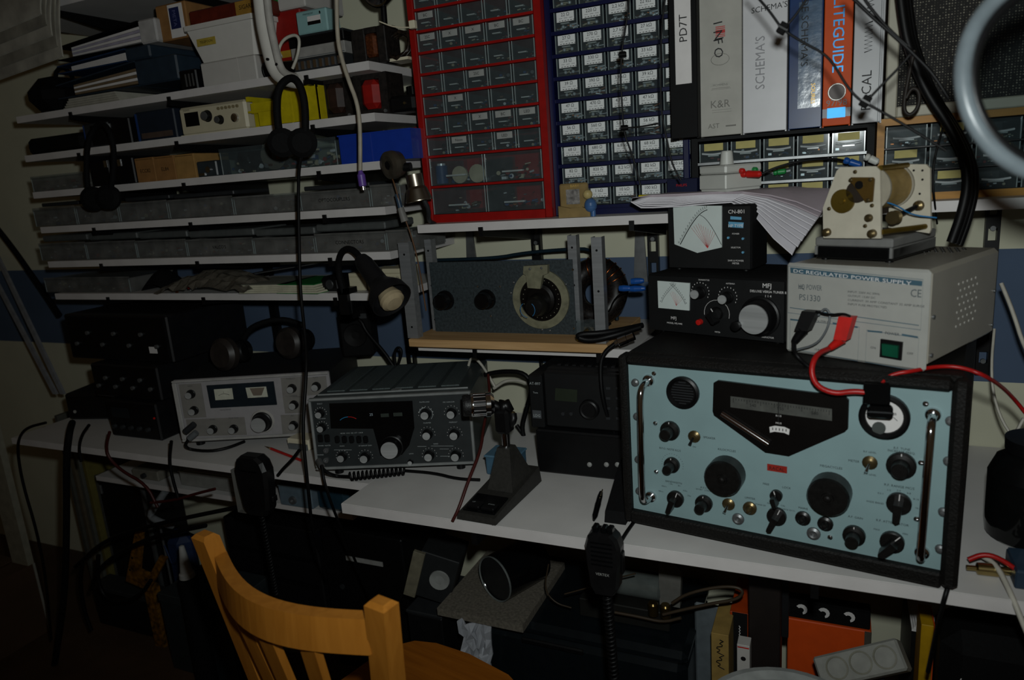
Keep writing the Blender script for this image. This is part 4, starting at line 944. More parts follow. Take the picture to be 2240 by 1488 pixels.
x, z = fl_.lp(1945, 478, .03); MB().lathe([(0, 0), (.010, 0), (.004, .004), (.004, .007), (.010, .011), (0, .011)], (x, .04, z), (0, 1, 0), 18).ob('roller', brass, co)
x2, z2 = fl_.lp(2010, 450, BD); MB().cyl((x, .045, z), (x2, BD-.002, z2), .0035, 10).ob('roller_shaft', black, co); MB().lathe([(.008, 0), (.007, .005), (.003, .007), (0, .007)], (x2, BD, z2), (0, -1, 0), 14).ob('terminal_bolt', brass, co)
for p in ((1999, 373), (2018, 373), (2018, 393), (1991, 402), (1995, 412), (2012, 424)): x, z = fl_.lp(*p, BD); MB().cyl((x, BD-.0006, z), (x, BD+.001, z), .0017, 8).ob('hole', black, co)
A_ = fl_.lp(1930, 438, .02); MB().tube([(A_[0], .012, A_[1]), (A_[0]+.016, .03, A_[1]-.008), (A_[0]+.028, .05, A_[1]-.024), (A_[0]+.055, .07, A_[1]-.030)], .0012, 5, 0, 2).ob('blue_lead', M('wire_blue'), co)

# ================================================================== FIGURINE FRAME ON THE LONG SHELF
p = at(1226, 474, -.268); fg = thing('photo_frame', 'small tan ceramic photo frame with blue figure, before the resistor cabinet', 'photo frame', (p.x, -.268, AZ))
k = (at(1310, 430, -.268).x-p.x)
MB().box(0, k*.72, 0, .012, .0, .068, b=.003).ob('frame', M('tan_ceramic', '857048', .35, var=.15), fg)
MB().box(k*.18, k*.52, -.001, 0, .026, .056).ob('photo', M('grey_photo', '8d8985', .4, var=.35, scale=120), fg)
MB().text('BABY', .006, (k*.30, -.0008, .060)).ob('lettering', M('faded_gold', 'b08f45', .5), fg)
MB().prism([(0, 0), (k*.8, 0), (k*.8, .012), (k*.6, .020), (k*.3, .018), (0, .024)], -.010, 0).ob('plinth', M('tan_ceramic'), fg)
m = MB().ball((k*.80, -.004, .022), .013, 14, 0, 1.15).cyl((k*.75, -.004, 0), (k*.75, -.004, .012), .005, 10).cyl((k*.86, -.004, 0), (k*.86, -.004, .012), .005, 10); m.ob('blue_body', M('ceramic_blue', '3d5f8c', .35), fg)
MB().ball((k*.74, -.004, .044), .010, 14).ob('head', M('ceramic_beige', 'b3a069', .35), fg)

# ================================================================== LEFT SHELVES
def boxy(name, label, cat, r, Y, d, z0, mat, deco=None, b=.003, rz=0, group=None):
    x0, x1, z0_, z1 = pxbox(*r, Y, z0)
    t = thing(name, label, cat, (x0, Y, z0_), rz, group=group)
    w, h = x1-x0, z1-z0_
    MB().box(0, w, 0, d, 0, h, b=b).ob('body', mat, t)
    if deco: deco(t, w, h, d)
    return t
def lid(mat, f=.8, name='lid'):
    return lambda t, w, h, d: MB().box(-.002, w+.002, -.002, d+.002, h*f, h+.001, b=.002).ob(name, mat, t)
def lab(mat, q, s=None, ls=.008, lm=None, name='label', y=-.0008):
    def f(t, w, h, d):
        m = MB().box(w*q[0], w*q[1], y, y+.0008, h*q[2], h*q[3])
        if s: m.text(s, ls, (w*(q[0]+q[1])/2, y-.0005, h*(q[2]*.6+q[3]*.4)), al='c', mi=1)
        m.ob(name, [mat, lm or ink], t)
    return f
def multi(*fs): return lambda t, w, h, d: [f(t, w, h, d) for f in fs]
S0, S1, S2, S3, S4, S5, S6 = SZ
YF = -.29
newsm = M('newsprint', '8b887c', .85, var=.25, scale=14)
# newspapers drooping over the top shelf
x0 = SX0-.02
npile = thing('newspaper_pile', 'pile of newspapers drooping over the edge of highest shelf', 'newspaper', (0, 0, 0))
for k in range(5):
    xa = at(-90, 60, -.35).x; xb = at(128-k*4, 40, -.35).x
    def fn(u, v, k=k, xa=xa, xb=xb):
        x = xa+(xb-xa)*u
        if v < .55: return (x, -.03-(.31*v/.55)-.004*k, S0+.004+.006*k+.01*u)
        q = (v-.55)/.45; return (x-.02*q*u, -.335-.012*math.sin(q*2)-.004*k, S0+.004+.006*k-.185*q+(.020*k)*q+.035*u*q)
    MB().sheet(fn, 6, 14, (.0008, .003, -.003)).ob('newspaper', newsm if k % 2 else M('newsprint_pale', '9a978c', .85, var=.2, scale=18), npile)
# --- shelf S1
bl = boxy('cloth_bag', 'black cloth bag slumped at the left end of shelf', 'bag', (40, 165, 112, 250), YF, .2, S1, blackm, lambda t, w, h, d: MB().tube([(w*.2, .1, h), (w*.3, .1, h+.03), (w*.6, .1, h+.03), (w*.75, .1, h)], .006, 6, 0, 1).ob('strap', blackm, t), b=.04)
px0, px1, _, pz = pxbox(135, 205, 262, 232, YF, S1)
for k in range(5):
    MB().box(px0+.004*k, px1-.006*k, YF+.002*k, YF+.2, S1+.0005+.006*k, S1+.0055+.006*k).ob('paper_sheaf', M('paper_old', '9f9c90', .85, var=.1), None, ('bottom', 'second', 'third', 'fourth', 'topmost')[k]+' sheaf in the paper pile under the blue lying binders', 'paper', 'paper pile under the lying binders')
def lying_binder(name, lb, r, Y, z0, mat, pm, sp, spm=None):
    x0, x1, z0, z1 = pxbox(*r, Y, z0); w, h = x1-x0, z1-z0
    t = thing(name, lb, 'binder', (x0, Y, z0))
    MB().box(0, w*sp, 0, .22, 0, .003).ob('back_cover', mat, t)
    m = MB(); m.add([(0, 0, h*.55), (w*sp, 0, h-.003), (w*sp, .22, h-.003), (0, .22, h*.55), (0, 0, h*.55+.003), (w*sp, 0, h), (w*sp, .22, h), (0, .22, h*.55+.003)], [(0, 3, 2, 1), (4, 5, 6, 7), (0, 1, 5, 4), (1, 2, 6, 5), (2, 3, 7, 6), (3, 0, 4, 7)]); m.ob('front_cover', mat, t)
    MB().box(w*sp, w, 0, .22, 0, h, b=.004).ob('spine', spm or mat, t)
    for k in range(5):
        f0, f1 = .10+.16*k, .10+.16*k+.14
        m = MB(); zz = lambda u, f_: .003+(h*(.55+.45*u)-.006)*f_
        m.add([(w*.14, .006, zz(.14, f0)), (w*sp-.006, .006, zz(sp, f0)), (w*sp-.006, .21, zz(sp, f0)), (w*.14, .21, zz(.14, f0)), (w*.14, .006, zz(.14, f1)), (w*sp-.006, .006, zz(sp, f1)), (w*sp-.006, .21, zz(sp, f1)), (w*.14, .21, zz(.14, f1))], [(0, 3, 2, 1), (4, 5, 6, 7), (0, 1, 5, 4), (1, 2, 6, 5), (2, 3, 7, 6), (3, 0, 4, 7)])
        m.ob('pages', pm[k % len(pm)], t)
    return t, z0+h
tz = S1+.0315
_, t1 = lying_binder('binder', 'slate blue binder lying at the bottom, brown pages showing', (118, 140, 392, 205), YF+.005, tz, M('slate_binder', '222f3b', .5), [M('brown_pages', '6e5c44', .8), paper], .68)
_, t2 = lying_binder('binder', 'thin blue binder lying between slate and black binders', (120, 115, 330, 140), YF+.004, t1+.001, M('blue_folder', '1a3152', .5), [paper], .75, M('slate_binder'))
_, t3 = lying_binder('binder', 'black binder lying topmost, white pages and pale spine', (118, 60, 345, 113), YF+.004, t2+.001, M('black_binder'), [paper, M('lilac_pages', '9d98a8', .8)], .84, M('pale_spine', 'a7a5a3', .6))
def dmeta(t, w, h, d):
    MB().box(w*.42, w*.9, -.0006, 0, h*.04, h*.95).ob('label', paper, t); MB().box(w*.46, w*.78, -.0012, -.0006, h*.28, h*.86).ob('label_panel', M('dark_blue_print', '1c2550', .5), t)
    MB().text('META', .011, (w*.57, -.0017, h*.78), D_, (1, 0, 0)).ob('lettering', M('faded_violet', '5c608c', .6), t)
boxy('cardboard_box', 'upright brown cardboard box with white and blue label', 'box', (345, 5, 412, 112), YF+.02, .2, t2+.001, card, dmeta)
boxy('adapter', 'small black power adapter box beside the white carton', 'adapter', (392, 152, 430, 190), YF, .08, S1, black, lambda t, w, h, d: [MB().box(w*(.35+.2*k), w*(.42+.2*k), -.001, 0, h*.2, h*.8).ob('fin', steel, t) for k in range(3)])
boxy('carton', 'plain white carton under the white plastic tub', 'box', (440, 128, 562, 190), YF, .2, S1, M('white_card', 'aeaba6', .6, var=.03), multi(lab(M('white_card'), (.68, .69, 0, 1)), lab(M('white_card'), (.8, .95, .2, .24), None)))
zc = pxbox(440, 128, 562, 190, YF, S1)[3]
x0, x1, _, z1 = pxbox(408, 45, 575, 135, YF, zc)
tb = thing('plastic_tub', 'white plastic tub with rounded rim and small yellow label', 'tub', (x0, YF-.012, zc+.001)); w, h = x1-x0, z1-zc; tw = M('white_tub', 'bdbab4', .35, var=.03)
m = MB()
def rr(w0, d0, z, c=.015): 
    return [(x, y, z) for x, y in ((w/2-w0+c, .1-d0), (w/2+w0-c, .1-d0), (w/2+w0, .1-d0+c), (w/2+w0, .1+d0-c), (w/2+w0-c, .1+d0), (w/2-w0+c, .1+d0), (w/2-w0, .1+d0-c), (w/2-w0, .1-d0+c))]
V_ = rr(w*.40, .082, 0)+rr(w*.49, .098, h*.86)+rr(w*.51, .102, h*.87)+rr(w*.51, .102, h)
m.add(V_, [tuple(range(8))[::-1], tuple(range(24, 32))]+[(r_*8+i, r_*8+(i+1) % 8, r_*8+8+(i+1) % 8, r_*8+8+i) for r_ in range(3) for i in range(8)]); m.ob('body', tw, tb)
lx = MB().box(w*.17, w*.42, -.0002+.006, .0045, h*.42, h*.62).text('TELEFOON', .006, (w*.3, .0036, h*.49), al='c', mi=1); lx.ob('label', [M('yellow_label', 'a8923c', .6), ink], tb)
boxy('cigar_box', 'dark red-brown box with tan end lying on the white tub', 'box', (412, 8, 574, 52), YF, .16, zc+.002+h, M('red_brown', '5a1d10', .5, var=.2), lab(M('tan_card', '97712c', .6), (.66, .995, .05, .95), 'SIGAREN', .01))
# motor, red box, meter box, slabs, transformer, reflector
p = at(560, 150, YF); mt = thing('small_motor', 'small black motor with three pins at the shelf edge', 'motor', (p.x, YF+.03, S1))
l = at(640, 145, YF).x-p.x
m = MB().lathe([(0, 0), (.014, 0), (.021, .004), (.021, l*.4), (.018, l*.42), (.018, l*.9), (.008, l*.95), (0, l)], (0, 0, .0215), (1, .15, 0), 18); m.ob('housing', M('gloss_black'), mt)
for k in range(3): MB().cyl((-.018, 0, .012+.009*k), (.002, 0, .012+.009*k), .0012, 6).ob('pin', steel, mt)
for k in range(5): MB().lathe([(.0215, 0), (.0225, .001), (.0215, .002)], (l*.08*k+.008, .15*l*.08*k, .0215), (1, .15, 0), 18).ob('fin', dgrey, mt)
boxy('game_box', 'red carton with yellow and white print behind the white arm', 'box', (592, 22, 662, 128), YF+.06, .1, S1, M('red_carton', '8c1712', .5), multi(lab(M('print_yellow', 'a8862a', .6), (.1, .6, .33, .43)), lab(M('print_white', '9c968c', .6), (.2, .55, .08, .26), 'X', .01)))
zz = pxbox(592, 22, 662, 128, YF+.06, S1)[3]
boxy('carton', 'white carton with green corner at the top edge', 'box', (582, -40, 665, 20), YF+.06, .15, zz+.001, M('white_card'), lab(green, (.02, .3, .2, .9), None))
zb_ = S1
boxy('terminal_strip', 'low grey terminal strip with metal contacts on shelf edge', 'terminal strip', (640, 122, 752, 140), YF+.02, .04, S1, dgrey, lambda t, w, h, d: [MB().box(w*(.06+.12*k), w*(.12+.12*k), -.004, .0, h*.3, h*.8).ob('contact', chrome, t) for k in range(8)])
z_ = pxbox(640, 122, 752, 140, YF+.02, S1)[3]
boxy('metal_slab', 'pale grey metal slab under the black box', 'slab', (636, 97, 755, 124), YF+.03, .1, z_+.0005, M('pale_slab', '8e8c88', .5), lambda t, w, h, d: MB().box(w*.01, w*.99, -.001, 0, h*.1, h*.16).ob('seam', mgrey, t), b=.001); z_ = pxbox(636, 97, 755, 124, YF+.03, z_)[3]
boxy('flat_box', 'flat black box under the pale blue meter', 'box', (630, 72, 752, 99), YF+.03, .11, z_+.001, black, lid(dgrey, .85), b=.002); z_ = pxbox(630, 72, 752, 99, YF+.03, z_)[3]
def dmet(t, w, h, d):
    MB().box(w*.38, w*.80, -.001, 0, h*.35, h*.72).ob('meter_glass', paper, t); MB().box(w*.38, w*.80, -.0016, -.001, h*.35, h*.50).ob('meter_base', black, t)
    MB().text('monacor', .006, (w*.42, -.0006, h*.80), al='c').ob('lettering', ink, t); MB().box(w*.8, w*.82, -.003, 0, h*.75, h*.86).ob('terminal', black, t)
boxy('panel_meter_box', 'pale teal carton picturing a panel meter, tilted on black box', 'box', (648, 20, 716, 77), YF+.03, .05, z_+.001, M('pale_teal', '7fa3a3', .5, var=.04), dmet)
p = at(760, 120, YF); e = at(832, 90, YF)
tf = thing('transformer', 'iron transformer with copper winding on the shelf corner', 'transformer', (p.x, YF+.02, S1)); w = e.x-p.x
MB().box(0, w*.4, 0, .06, 0, .075, b=.002).box(w*.75, w, 0, .06, 0, .075, b=.002).box(w*.4, w*.75, .045, .06, 0, .075).box(w*.4, w*.75, 0, .045, 0, .012).box(w*.4, w*.75, 0, .045, .063, .075).ob('core', M('rusty_iron', '1f1a17', .6, var=.4, scale=90), tf)
MB().box(w*.41, w*.74, -.006, .044, .013, .062, b=.006).ob('winding', M('enam_copper', '6a3a20', .35, .5, var=.3, scale=200), tf)
p = at(868, 95, YF+.02); cl = thing('speaker_coil', 'tangled dark coil with wires beside the red cabinet', 'coil', (p.x-.012, YF+.03, S1))
m = MB()
for k in range(9): m.tube([(.030*math.cos(i*.524)+random.uniform(-.003, .003), .02+.010*math.sin(k*1.3)+.01*math.sin(i*.524), .034+.028*math.sin(i*.524)+random.uniform(-.003, .003)) for i in range(12)], .0035, 6, 0, 0, True)
m.ob('turns', M('dark_coil', '2b2119', .4, var=.5, scale=150), cl); MB().box(-.03, .03, 0, .05, 0, .006).ob('base', cream, cl)
MB().tube([at(830, 47, YF)-cl.location, at(862, 60, YF)-cl.location, at(895, 60, YF)-cl.location], .0016, 5, 0, 2).ob('wire', cream, cl); A_ = at(897, 55, YF)-cl.location; MB().box(A_.x, A_.x+.014, A_.y-.006, A_.y+.006, A_.z-.008, A_.z+.008, b=.001).ob('plug', cream, cl)
p = at(800, 8, YF); rf = thing('lamp_reflector', 'silver lamp reflector in black housing above the transformer', 'lamp', (p.x, YF+.05, S1+.0755))
MB().lathe([(.018, .05), (.034, .02), (.040, .0), (.042, -.003), (.038, -.002)], (0, -.01, .085), (.2, 1, .35), 24).ob('reflector', chrome, rf); MB().lathe([(0, .052), (.03, .05), (.044, .006), (.045, -.002)], (0, -.008, .085), (.2, 1, .35), 24).ob('housing', black, rf); MB().cyl((0, .015, 0), (0, .02, .07), .007, 10).cyl((0, .015, 0), (0, .015, .004), .025, 14).ob('stand', black, rf)

# --- shelf S2
def tubef(t, w, h, d): MB().cyl((-.004, d*.3, h*.5), (w*.1, d*.3, h*.5), h*.48, 14).ob('end_cap', blackm, t)
boxy('flashlight_case', 'long black case at the left end of instrument shelf', 'case', (58, 296, 180, 340), YF, .1, S2, blackm, tubef, b=.01)
def dbook(t, w, h, d): MB().box(w*.02, w*.06, -.001, 0, h*.05, h*.95).ob('blue_edge', M('edge_blue', '1f3a6e', .5), t)
boxy('tape_case', 'dark grey case with thin blue edge among black boxes', 'case', (184, 268, 240, 328), YF+.01, .15, S2, dgrey, multi(dbook, lab(black, (.3, .9, .1, .9))))
boxy('dark_box', 'black box with a bright metal catch at top left', 'box', (240, 258, 286, 322), YF+.01, .15, S2, black, lambda t, w, h, d: MB().box(-.004, .003, -.004, .0, h*.55, h*.85).ob('catch', chrome, t))
boxy('valve_carton', 'dark blue carton left of the beige instrument', 'box', (298, 240, 384, 306), YF+.02, .14, S2, M('dark_blue_carton', '18202c', .55), multi(lab(M('edge_blue'), (0, .05, .05, .95)), lab(M('card_dim', '4a3c34', .6), (.1, .9, .12, .3), None)))
for k, bx_ in enumerate(((66, 248, 120, 262),)): pass
def dosc(t, w, h, d):
    MB().box(w*.0, w, -.003, 0, .0, h*.04).ob('bottom_trim', cream, t)
    MB().box(w*.09, w*.30, -.001, 0, h*.32, h*.80).ob('display', M('gloss_black'), t)
    for q, r in (((.44, .60), .013), ((.62, .42), .010)): knob(t, w*q[0], h*q[1], r, .012, [black, steel], 'cap')
    MB().lathe([(.011, 0), (.010, .005), (.006, .006), (0, .006)], (w*.84, 0, h*.42), (0, -1, 0), 18).ob('knob', chrome, t)
    for k in range(6): MB().cyl((w*(.62+.055*k), 0, h*.80), (w*(.62+.055*k), -.004, h*.80), .0035, 8).ob('push_button', M('tan_button', '7f7457', .5), t)
    MB().text('DIGIMESS', .004, (w*.08, -.0006, h*.86)).ob('lettering', ink, t)
boxy('beige_instrument', 'beige bench instrument with dark display and knobs', 'instrument', (392, 226, 540, 292), YF-.005, .16, S2, M('beige_enamel', 'b3ab92', .45, var=.03), dosc, b=.006)
x0, x1, _, z1 = pxbox(548, 195, 696, 270, YF, S2); w, h = x1-x0, z1-S2
yb = thing('storage_bin', 'open yellow plastic storage bin holding small parts', 'bin', (x0, YF-.004, S2)); d = .16; t_ = .0025
m = MB().box(0, w, 0, d, 0, t_).box(0, t_, .012, d, t_, h*.9).box(w-t_, w, .012, d, t_, h).box(t_, w-t_, d-t_, d, t_, h)
m.prism([(w*.12, 0), (w, 0), (w, h), (w*.45, h), (w*.42, h*.72), (w*.02, h*.72), (w*.02, h*.42), (w*.12, h*.42)], 0, t_); m.box(-.003, w*.5, -.004, .004, h*.44, h*.50); m.box(-.004, .004, -.004, d, h*.78, h*.92).ob('shell', yellow, yb)
MB().box(w*.62, w*.64, -.002, 0, h*.02, h*.98).box(w*.86, w*.88, -.002, 0, h*.3, h*.9).ob('rib', yellow, yb)
junk(MB(), .01, w-.01, .02, d-.01, .003, h*.9, 25, random.Random(4)).ob('contents', JUNK, yb, kind='stuff')
def ttf(px0, py0, px1, py1, lb, wind):
    x0, x1, _, z1 = pxbox(px0, py0, px1, py1, YF+.03, S2); w, h = x1-x0, z1-S2
    t = thing('transformer', lb, 'transformer', (x0, YF+.03, S2))
    MB().box(0, w, 0, .07, 0, h*.14).box(0, w, 0, .07, h*.86, h).box(0, w*.22, 0, .07, h*.14, h*.86).box(w*.78, w, 0, .07, h*.14, h*.86).ob('core', M('rusty_iron'), t)
    MB().box(w*.23, w*.77, -.012, .08, h*.15, h*.85, b=.012).ob('winding', wind, t)
    for xx in (w*.1, w*.9): MB().cyl((xx, -.004, h*.07), (xx, .002, h*.07), .004, 8).ob('bolt', steel, t)
ttf(700, 168, 768, 254, 'dark iron transformer next to the yellow bin', M('brown_winding', '33211a', .5, var=.3))
ttf(775, 160, 848, 250, 'iron transformer with a bright red winding', M('red_winding', '8e1712', .4, var=.15))
p = at(850, 225, YF+.02); cb = boxy('black_camera', 'black camera-like device with a shiny round top', 'camera', (850, 208, 905, 240), YF+.03, .06, S2, black, lambda t, w, h, d: [MB().lathe([(0, 0), (.014, 0), (.014, .018), (.010, .020), (0, .020)], (w*.72, d*.5, h), (0, 0, 1), 18).ob('cap', M('gloss_black'), t), MB().cyl((w*.65, -.003, h*.5), (w*.65, 0, h*.5), .003, 8).ob('stud', brass, t)], b=.006)

# --- shelf S3
def clear_box(lb, r, Y, z0, d=.15, cat='box', nj=22, seed=1, mat=None, group='clear parts boxes', s=None, lidded=True, ndiv=0):
    x0, x1, z0, z1 = pxbox(*r, Y, z0); w, h = x1-x0, z1-z0; mat = mat or frost
    t = thing('parts_box', lb, cat, (x0, Y, z0+.0005), group=group); k = .0018
    MB().box(0, w, 0, d, 0, k).box(0, w, 0, k, k, h*.85).box(0, w, d-k, d, k, h*.85).box(0, k, k, d-k, k, h*.85).box(w-k, w, k, d-k, k, h*.85).ob('tray', mat, t)
    for xx in (0, w-.0016): MB().box(xx, xx+.0016, -.0012, 0, .001, h*.85).ob('corner', clear_glint, t)  # thin bright strips painted in as highlights along the front corners
    if lidded: MB().box(-.001, w+.001, -.002, d+.001, h*.85, h*.85+k).box(-.001, w+.001, -.002, 0, h*.78, h-.001).ob('lid', mat, t)
    for i in range(ndiv): MB().box(w*(i+1)/(ndiv+1)-.0007, w*(i+1)/(ndiv+1)+.0007, k, d-k, k, h*.8).ob('divider', mat, t)
    junk(MB(), .004, w-.004, .003, d*.35, k, h*.72, nj+10, random.Random(seed)).ob('contents', JUNK, t, kind='stuff')
    if s: MB().text(s, .009, (w*.5, -.0026, h*.40), al='c').ob('lettering', ink, t)
    return t, z0+h
clear_box('clear box of glassware at the left end of blue-bin shelf', (70, 380, 190, 418), YF, S3, seed=2)
boxy('black_case', 'black case beside the clear box at left', 'case', (196, 350, 240, 402), YF+.01, .14, S3, black, lambda t, w, h, d: MB().box(w*.8, w*.95, -.002, 0, h*.7, h*.95).ob('catch', chrome, t))
boxy('black_case', 'black case just left of the cardboard boxes', 'case', (243, 345, 293, 397), YF+.01, .14, S3, black, lambda t, w, h, d: MB().box(w*.35, w*.5, -.002, 0, h*.7, h*.95).ob('catch', chrome, t))
for k, (a_, b_, s_) in enumerate(((297, 338, 'ECC82'), (339, 382, 'EL84'), (383, 426, ''))):
    boxy('cardboard_box', ('brown cardboard valve box next to black case', 'middle one of three brown cardboard valve boxes', 'plain lighter cardboard box beside the metal relay')[k], 'box', (a_, 345-k*4, b_, 392-k*4), YF, .12, S3, card if k < 2 else M('tan_card2', '97733f', .8), lambda t, w, h, d, s_=s_: [MB().box(w*.06, w*.94, -.0008, 0, h*.92, h*.95).ob('flap_edge', M('card_dark', '5e421f', .8), t)]+([MB().text(s_, .010, (w*.5, -.0006, h*.4), al='c').ob('lettering', ink, t)] if s_ else []), b=.001, group='cardboard boxes on the shelf')
boxy('relay', 'small silver relay in clear cover on shelf', 'relay', (430, 352, 474, 384), YF, .05, S3, M('relay_dark', '2b3236', .4), lambda t, w, h, d: [MB().cyl((w*.6, -.004, h*.45), (w*.6, 0, h*.45), .008, 12).ob('coil_end', chrome, t), MB().box(w*.1, w*.4, -.003, 0, h*.1, h*.25).ob('contact', chrome, t)])
tt, _z = clear_box('long clear box of coils and reels under the hanging headphones', (482, 312, 738, 372), YF, S3, nj=70, seed=8, mat=clear, lidded=True)
w = at(738, 345, YF).x-at(482, 345, YF).x
MB().lathe([(.012, 0), (.030, 0), (.030, .012), (.012, .012)], (w*.22, .02, .034), (0, -1, 0), 20).ob('reel', black, tt); MB().lathe([(.012, 0), (.034, 0), (.034, .012), (.012, .012)], (w*.42, .03, .037), (.2, -1, 0), 22).ob('reel', M('dull_reel', '5e5a4e', .5), tt)
x0, x1, _, z1 = pxbox(745, 288, 903, 350, YF, S3); w, h = x1-x0, z1-S3
bb = thing('storage_bin', 'blue plastic bin beside the red drawer cabinet', 'bin', (x0, YF-.004, S3))
MB().box(0, w, 0, .18, 0, .003).box(0, w, 0, .003, .003, h).box(0, w, .177, .18, .003, h).box(0, .003, .003, .177, .003, h).box(w-.003, w, .003, .177, .003, h).ob('shell', M('bin_blue', '16338c', .35, var=.06), bb); MB().box(w*.44, w*.455, -.002, 0, h*.02, h*.98).box(-.002, w+.002, -.003, 0, h*.95, h).ob('rib', M('bin_blue'), bb)
junk(MB(), .01, w-.01, .01, .17, .004, h+.02, 30, random.Random(6)).ob('contents', JUNK, bb, kind='stuff')

# --- shelves S4, S5: rows of clear boxes
tx = ['', '', '', '', '', 'OPTOCOUPLERS', '']
bnd = (75, 168, 261, 369, 512, 657, 811, 878); yt = (452, 446, 440, 432, 425, 415, 402); yb_ = (500, 492, 486, 478, 470, 460, 452)
wh = ('at the far left', 'second from the left', 'third from the left', 'in the middle', 'left of the hanging black cord', 'behind the purple plug', 'at the right end')
for k in range(7):
    _, zt = clear_box('clear parts box '+wh[k]+' of the upper row', (bnd[k]+1, yt[k], bnd[k+1]-1, yb_[k]), YF+.004, S4, nj=26, seed=20+k, s=tx[k], ndiv=2)
    if k in (0, 2, 3, 5): 
        x0, x1, _, _ = pxbox(bnd[k]+6, 400, bnd[k+1]-4, 410, YF+.02)
        MB().box(x0, x1, YF+.02, YF+.15, zt+.0015, zt+.012, b=.002).ob('flat_box', dgrey, None, 'dark flat box on the clear box '+wh[k]+' of upper row', 'box', 'flat boxes on the clear boxes')
tx = ['', '', '', "VALCO'S", '', 'CONNECTORS', '']
bnd = (88, 190, 300, 410, 556, 690, 846, 905); yt = (530, 527, 524, 521, 518, 508, 502); yb_ = (573, 571, 569, 565, 562, 557, 553)
for k in range(7):
    _, zt = clear_box('clear parts box '+wh[k].replace('behind the purple plug', 'above the black lamp neck').replace('left of the hanging black cord', 'crossed by the hanging black cord')+' of the lower row', (bnd[k]+1, yt[k], bnd[k+1]-1, yb_[k]), YF+.004, S5, nj=26, seed=40+k, s=tx[k], ndiv=2)
    if k < 6:
        x0, x1, _, _ = pxbox(bnd[k]+2, 500, bnd[k+1]-2, 520, YF+.03)
        clr = MB().box(0, x1-x0, 0, .13, 0, .018, b=.003).ob('flat_box', M('grey_lid2', '4c4f4e', .5), None, 'grey lidded box on the clear box '+wh[k]+' of lower row', 'box', 'flat boxes on the clear boxes'); clr.location = (x0, YF+.03, zt+.0015)

# --- shelf S6
clear_box('frosted box at the left end of lowest shelf', (100, 606, 285, 645), YF, S6, seed=60, nj=30)
p = at(318, 625, YF)
MB().sheet(lambda u, v: (p.x-.045+.09*u, YF+.02+.09*v, S6+.001+.055*math.sin(math.pi*u)**.6*math.sin(math.pi*min(1, max(0, v*.9+.05)))**.6), 12, 8, .0006).ob('cloth_pouch', blackm, None, 'dark cloth pouch between frosted box and plastic bag', 'pouch')
x0 = at(350, 640, -.325).x; x1 = at(545, 625, -.325).x
rn = random.Random(11); bump_ = [[rn.uniform(-.006, .006) for _ in range(12)] for _ in range(24)]
bgm = M('crinkled_bag', '6d675c', .3, kind='clear', coat=.62, var=.3, scale=30, bump=.8)
pb_ = thing('plastic_bag', 'crumpled clear bag of parts overhanging the lowest shelf', 'plastic bag', (x0, -.345, S6+.001)); w = x1-x0
m = MB(); m.sheet(lambda u, v: (w*u, .0+.17*v, max(.001, .002+.05*math.sin(math.pi*min(1, u*.9+.05))**.7*math.sin(math.pi*(.12+.8*v))+bump_[int(u*23)][int(v*11)])), 22, 10, .0005, 0, False); m.ob('bag', bgm, pb_)
junk(MB(), w*.1, w*.85, .03, .15, .001, .03, 22, random.Random(12)).ob('contents', JUNK, pb_, kind='stuff')
x0 = at(527, 640, -.31).x; x1 = at(632, 640, -.31).x
for k, (a_, b_, mt_, lb) in enumerate(((527, 632, M('cream_pages', 'b5b29c', .8), 'cream paper pad lying on the lowest shelf'), (608, 700, M('cream_pages'), 'paper pad with a green cover beside the cream pad'))):
    x0, x1 = at(a_, 640, -.312).x, at(b_, 640, -.312).x
    t = thing('paper_pad', lb, 'paper pad', (x0, -.318+.004*k, S6+.0005), .06 if k == 0 else -.05, group='paper pads on the lowest shelf')
    for i in range(4): MB().box(.002*i, x1-x0-.004*i, .001*i, .14, .005*i+.001, .005*i+.0055).ob('sheets', mt_, t)
    MB().box(-.001, x1-x0+.001, -.002, .142, 0, .001).box(0, x1-x0-.012, .003, .14, .0213, .0223).ob('cover', green if k else M('pad_grey', '7e8074', .7), t)
t = MB().sheet(lambda u, v: (at(490, 625, -.25).x+.40*u, -.20+.14*v, S6+.028+.045*u*(1-.3*v)), 8, 4, .002).ob('grey_folder', M('grey_folder', '4a4a4a', .6), None, 'grey folder leaning over the paper pads', 'folder')
boxy('black_cube', 'black cube-shaped speaker behind the lamp clamp', 'speaker', (700, 606, 742, 644), YF, .08, S6, black, lambda t, w, h, d: MB().lathe([(.012, 0), (.010, .002), (0, .001)], (w*.5, 0, h*.5), (0, -1, 0), 16).ob('cone', dgrey, t), b=.008)
for k, (r_, s_, lb) in enumerate((((764, 598, 800, 642), '', 'small white carton behind the black lamp shade'), ((803, 592, 835, 640), '', 'narrow cream carton between the lamp shade and lettered carton'), ((838, 588, 878, 640), 'KURZWELLEN', 'white carton with black lettering at the shelf end'))):
    boxy('carton', lb, 'box', r_, YF+.02, .08, S6, M('ivory_card', 'b3ac92', .6, var=.04), multi(lab(M('ivory_edge', '8e886e', .6), (.02, .98, .78, .8)), lab(M('ivory_card'), (.05, .95, .45, .7), s_ or None, .005)), b=.001)
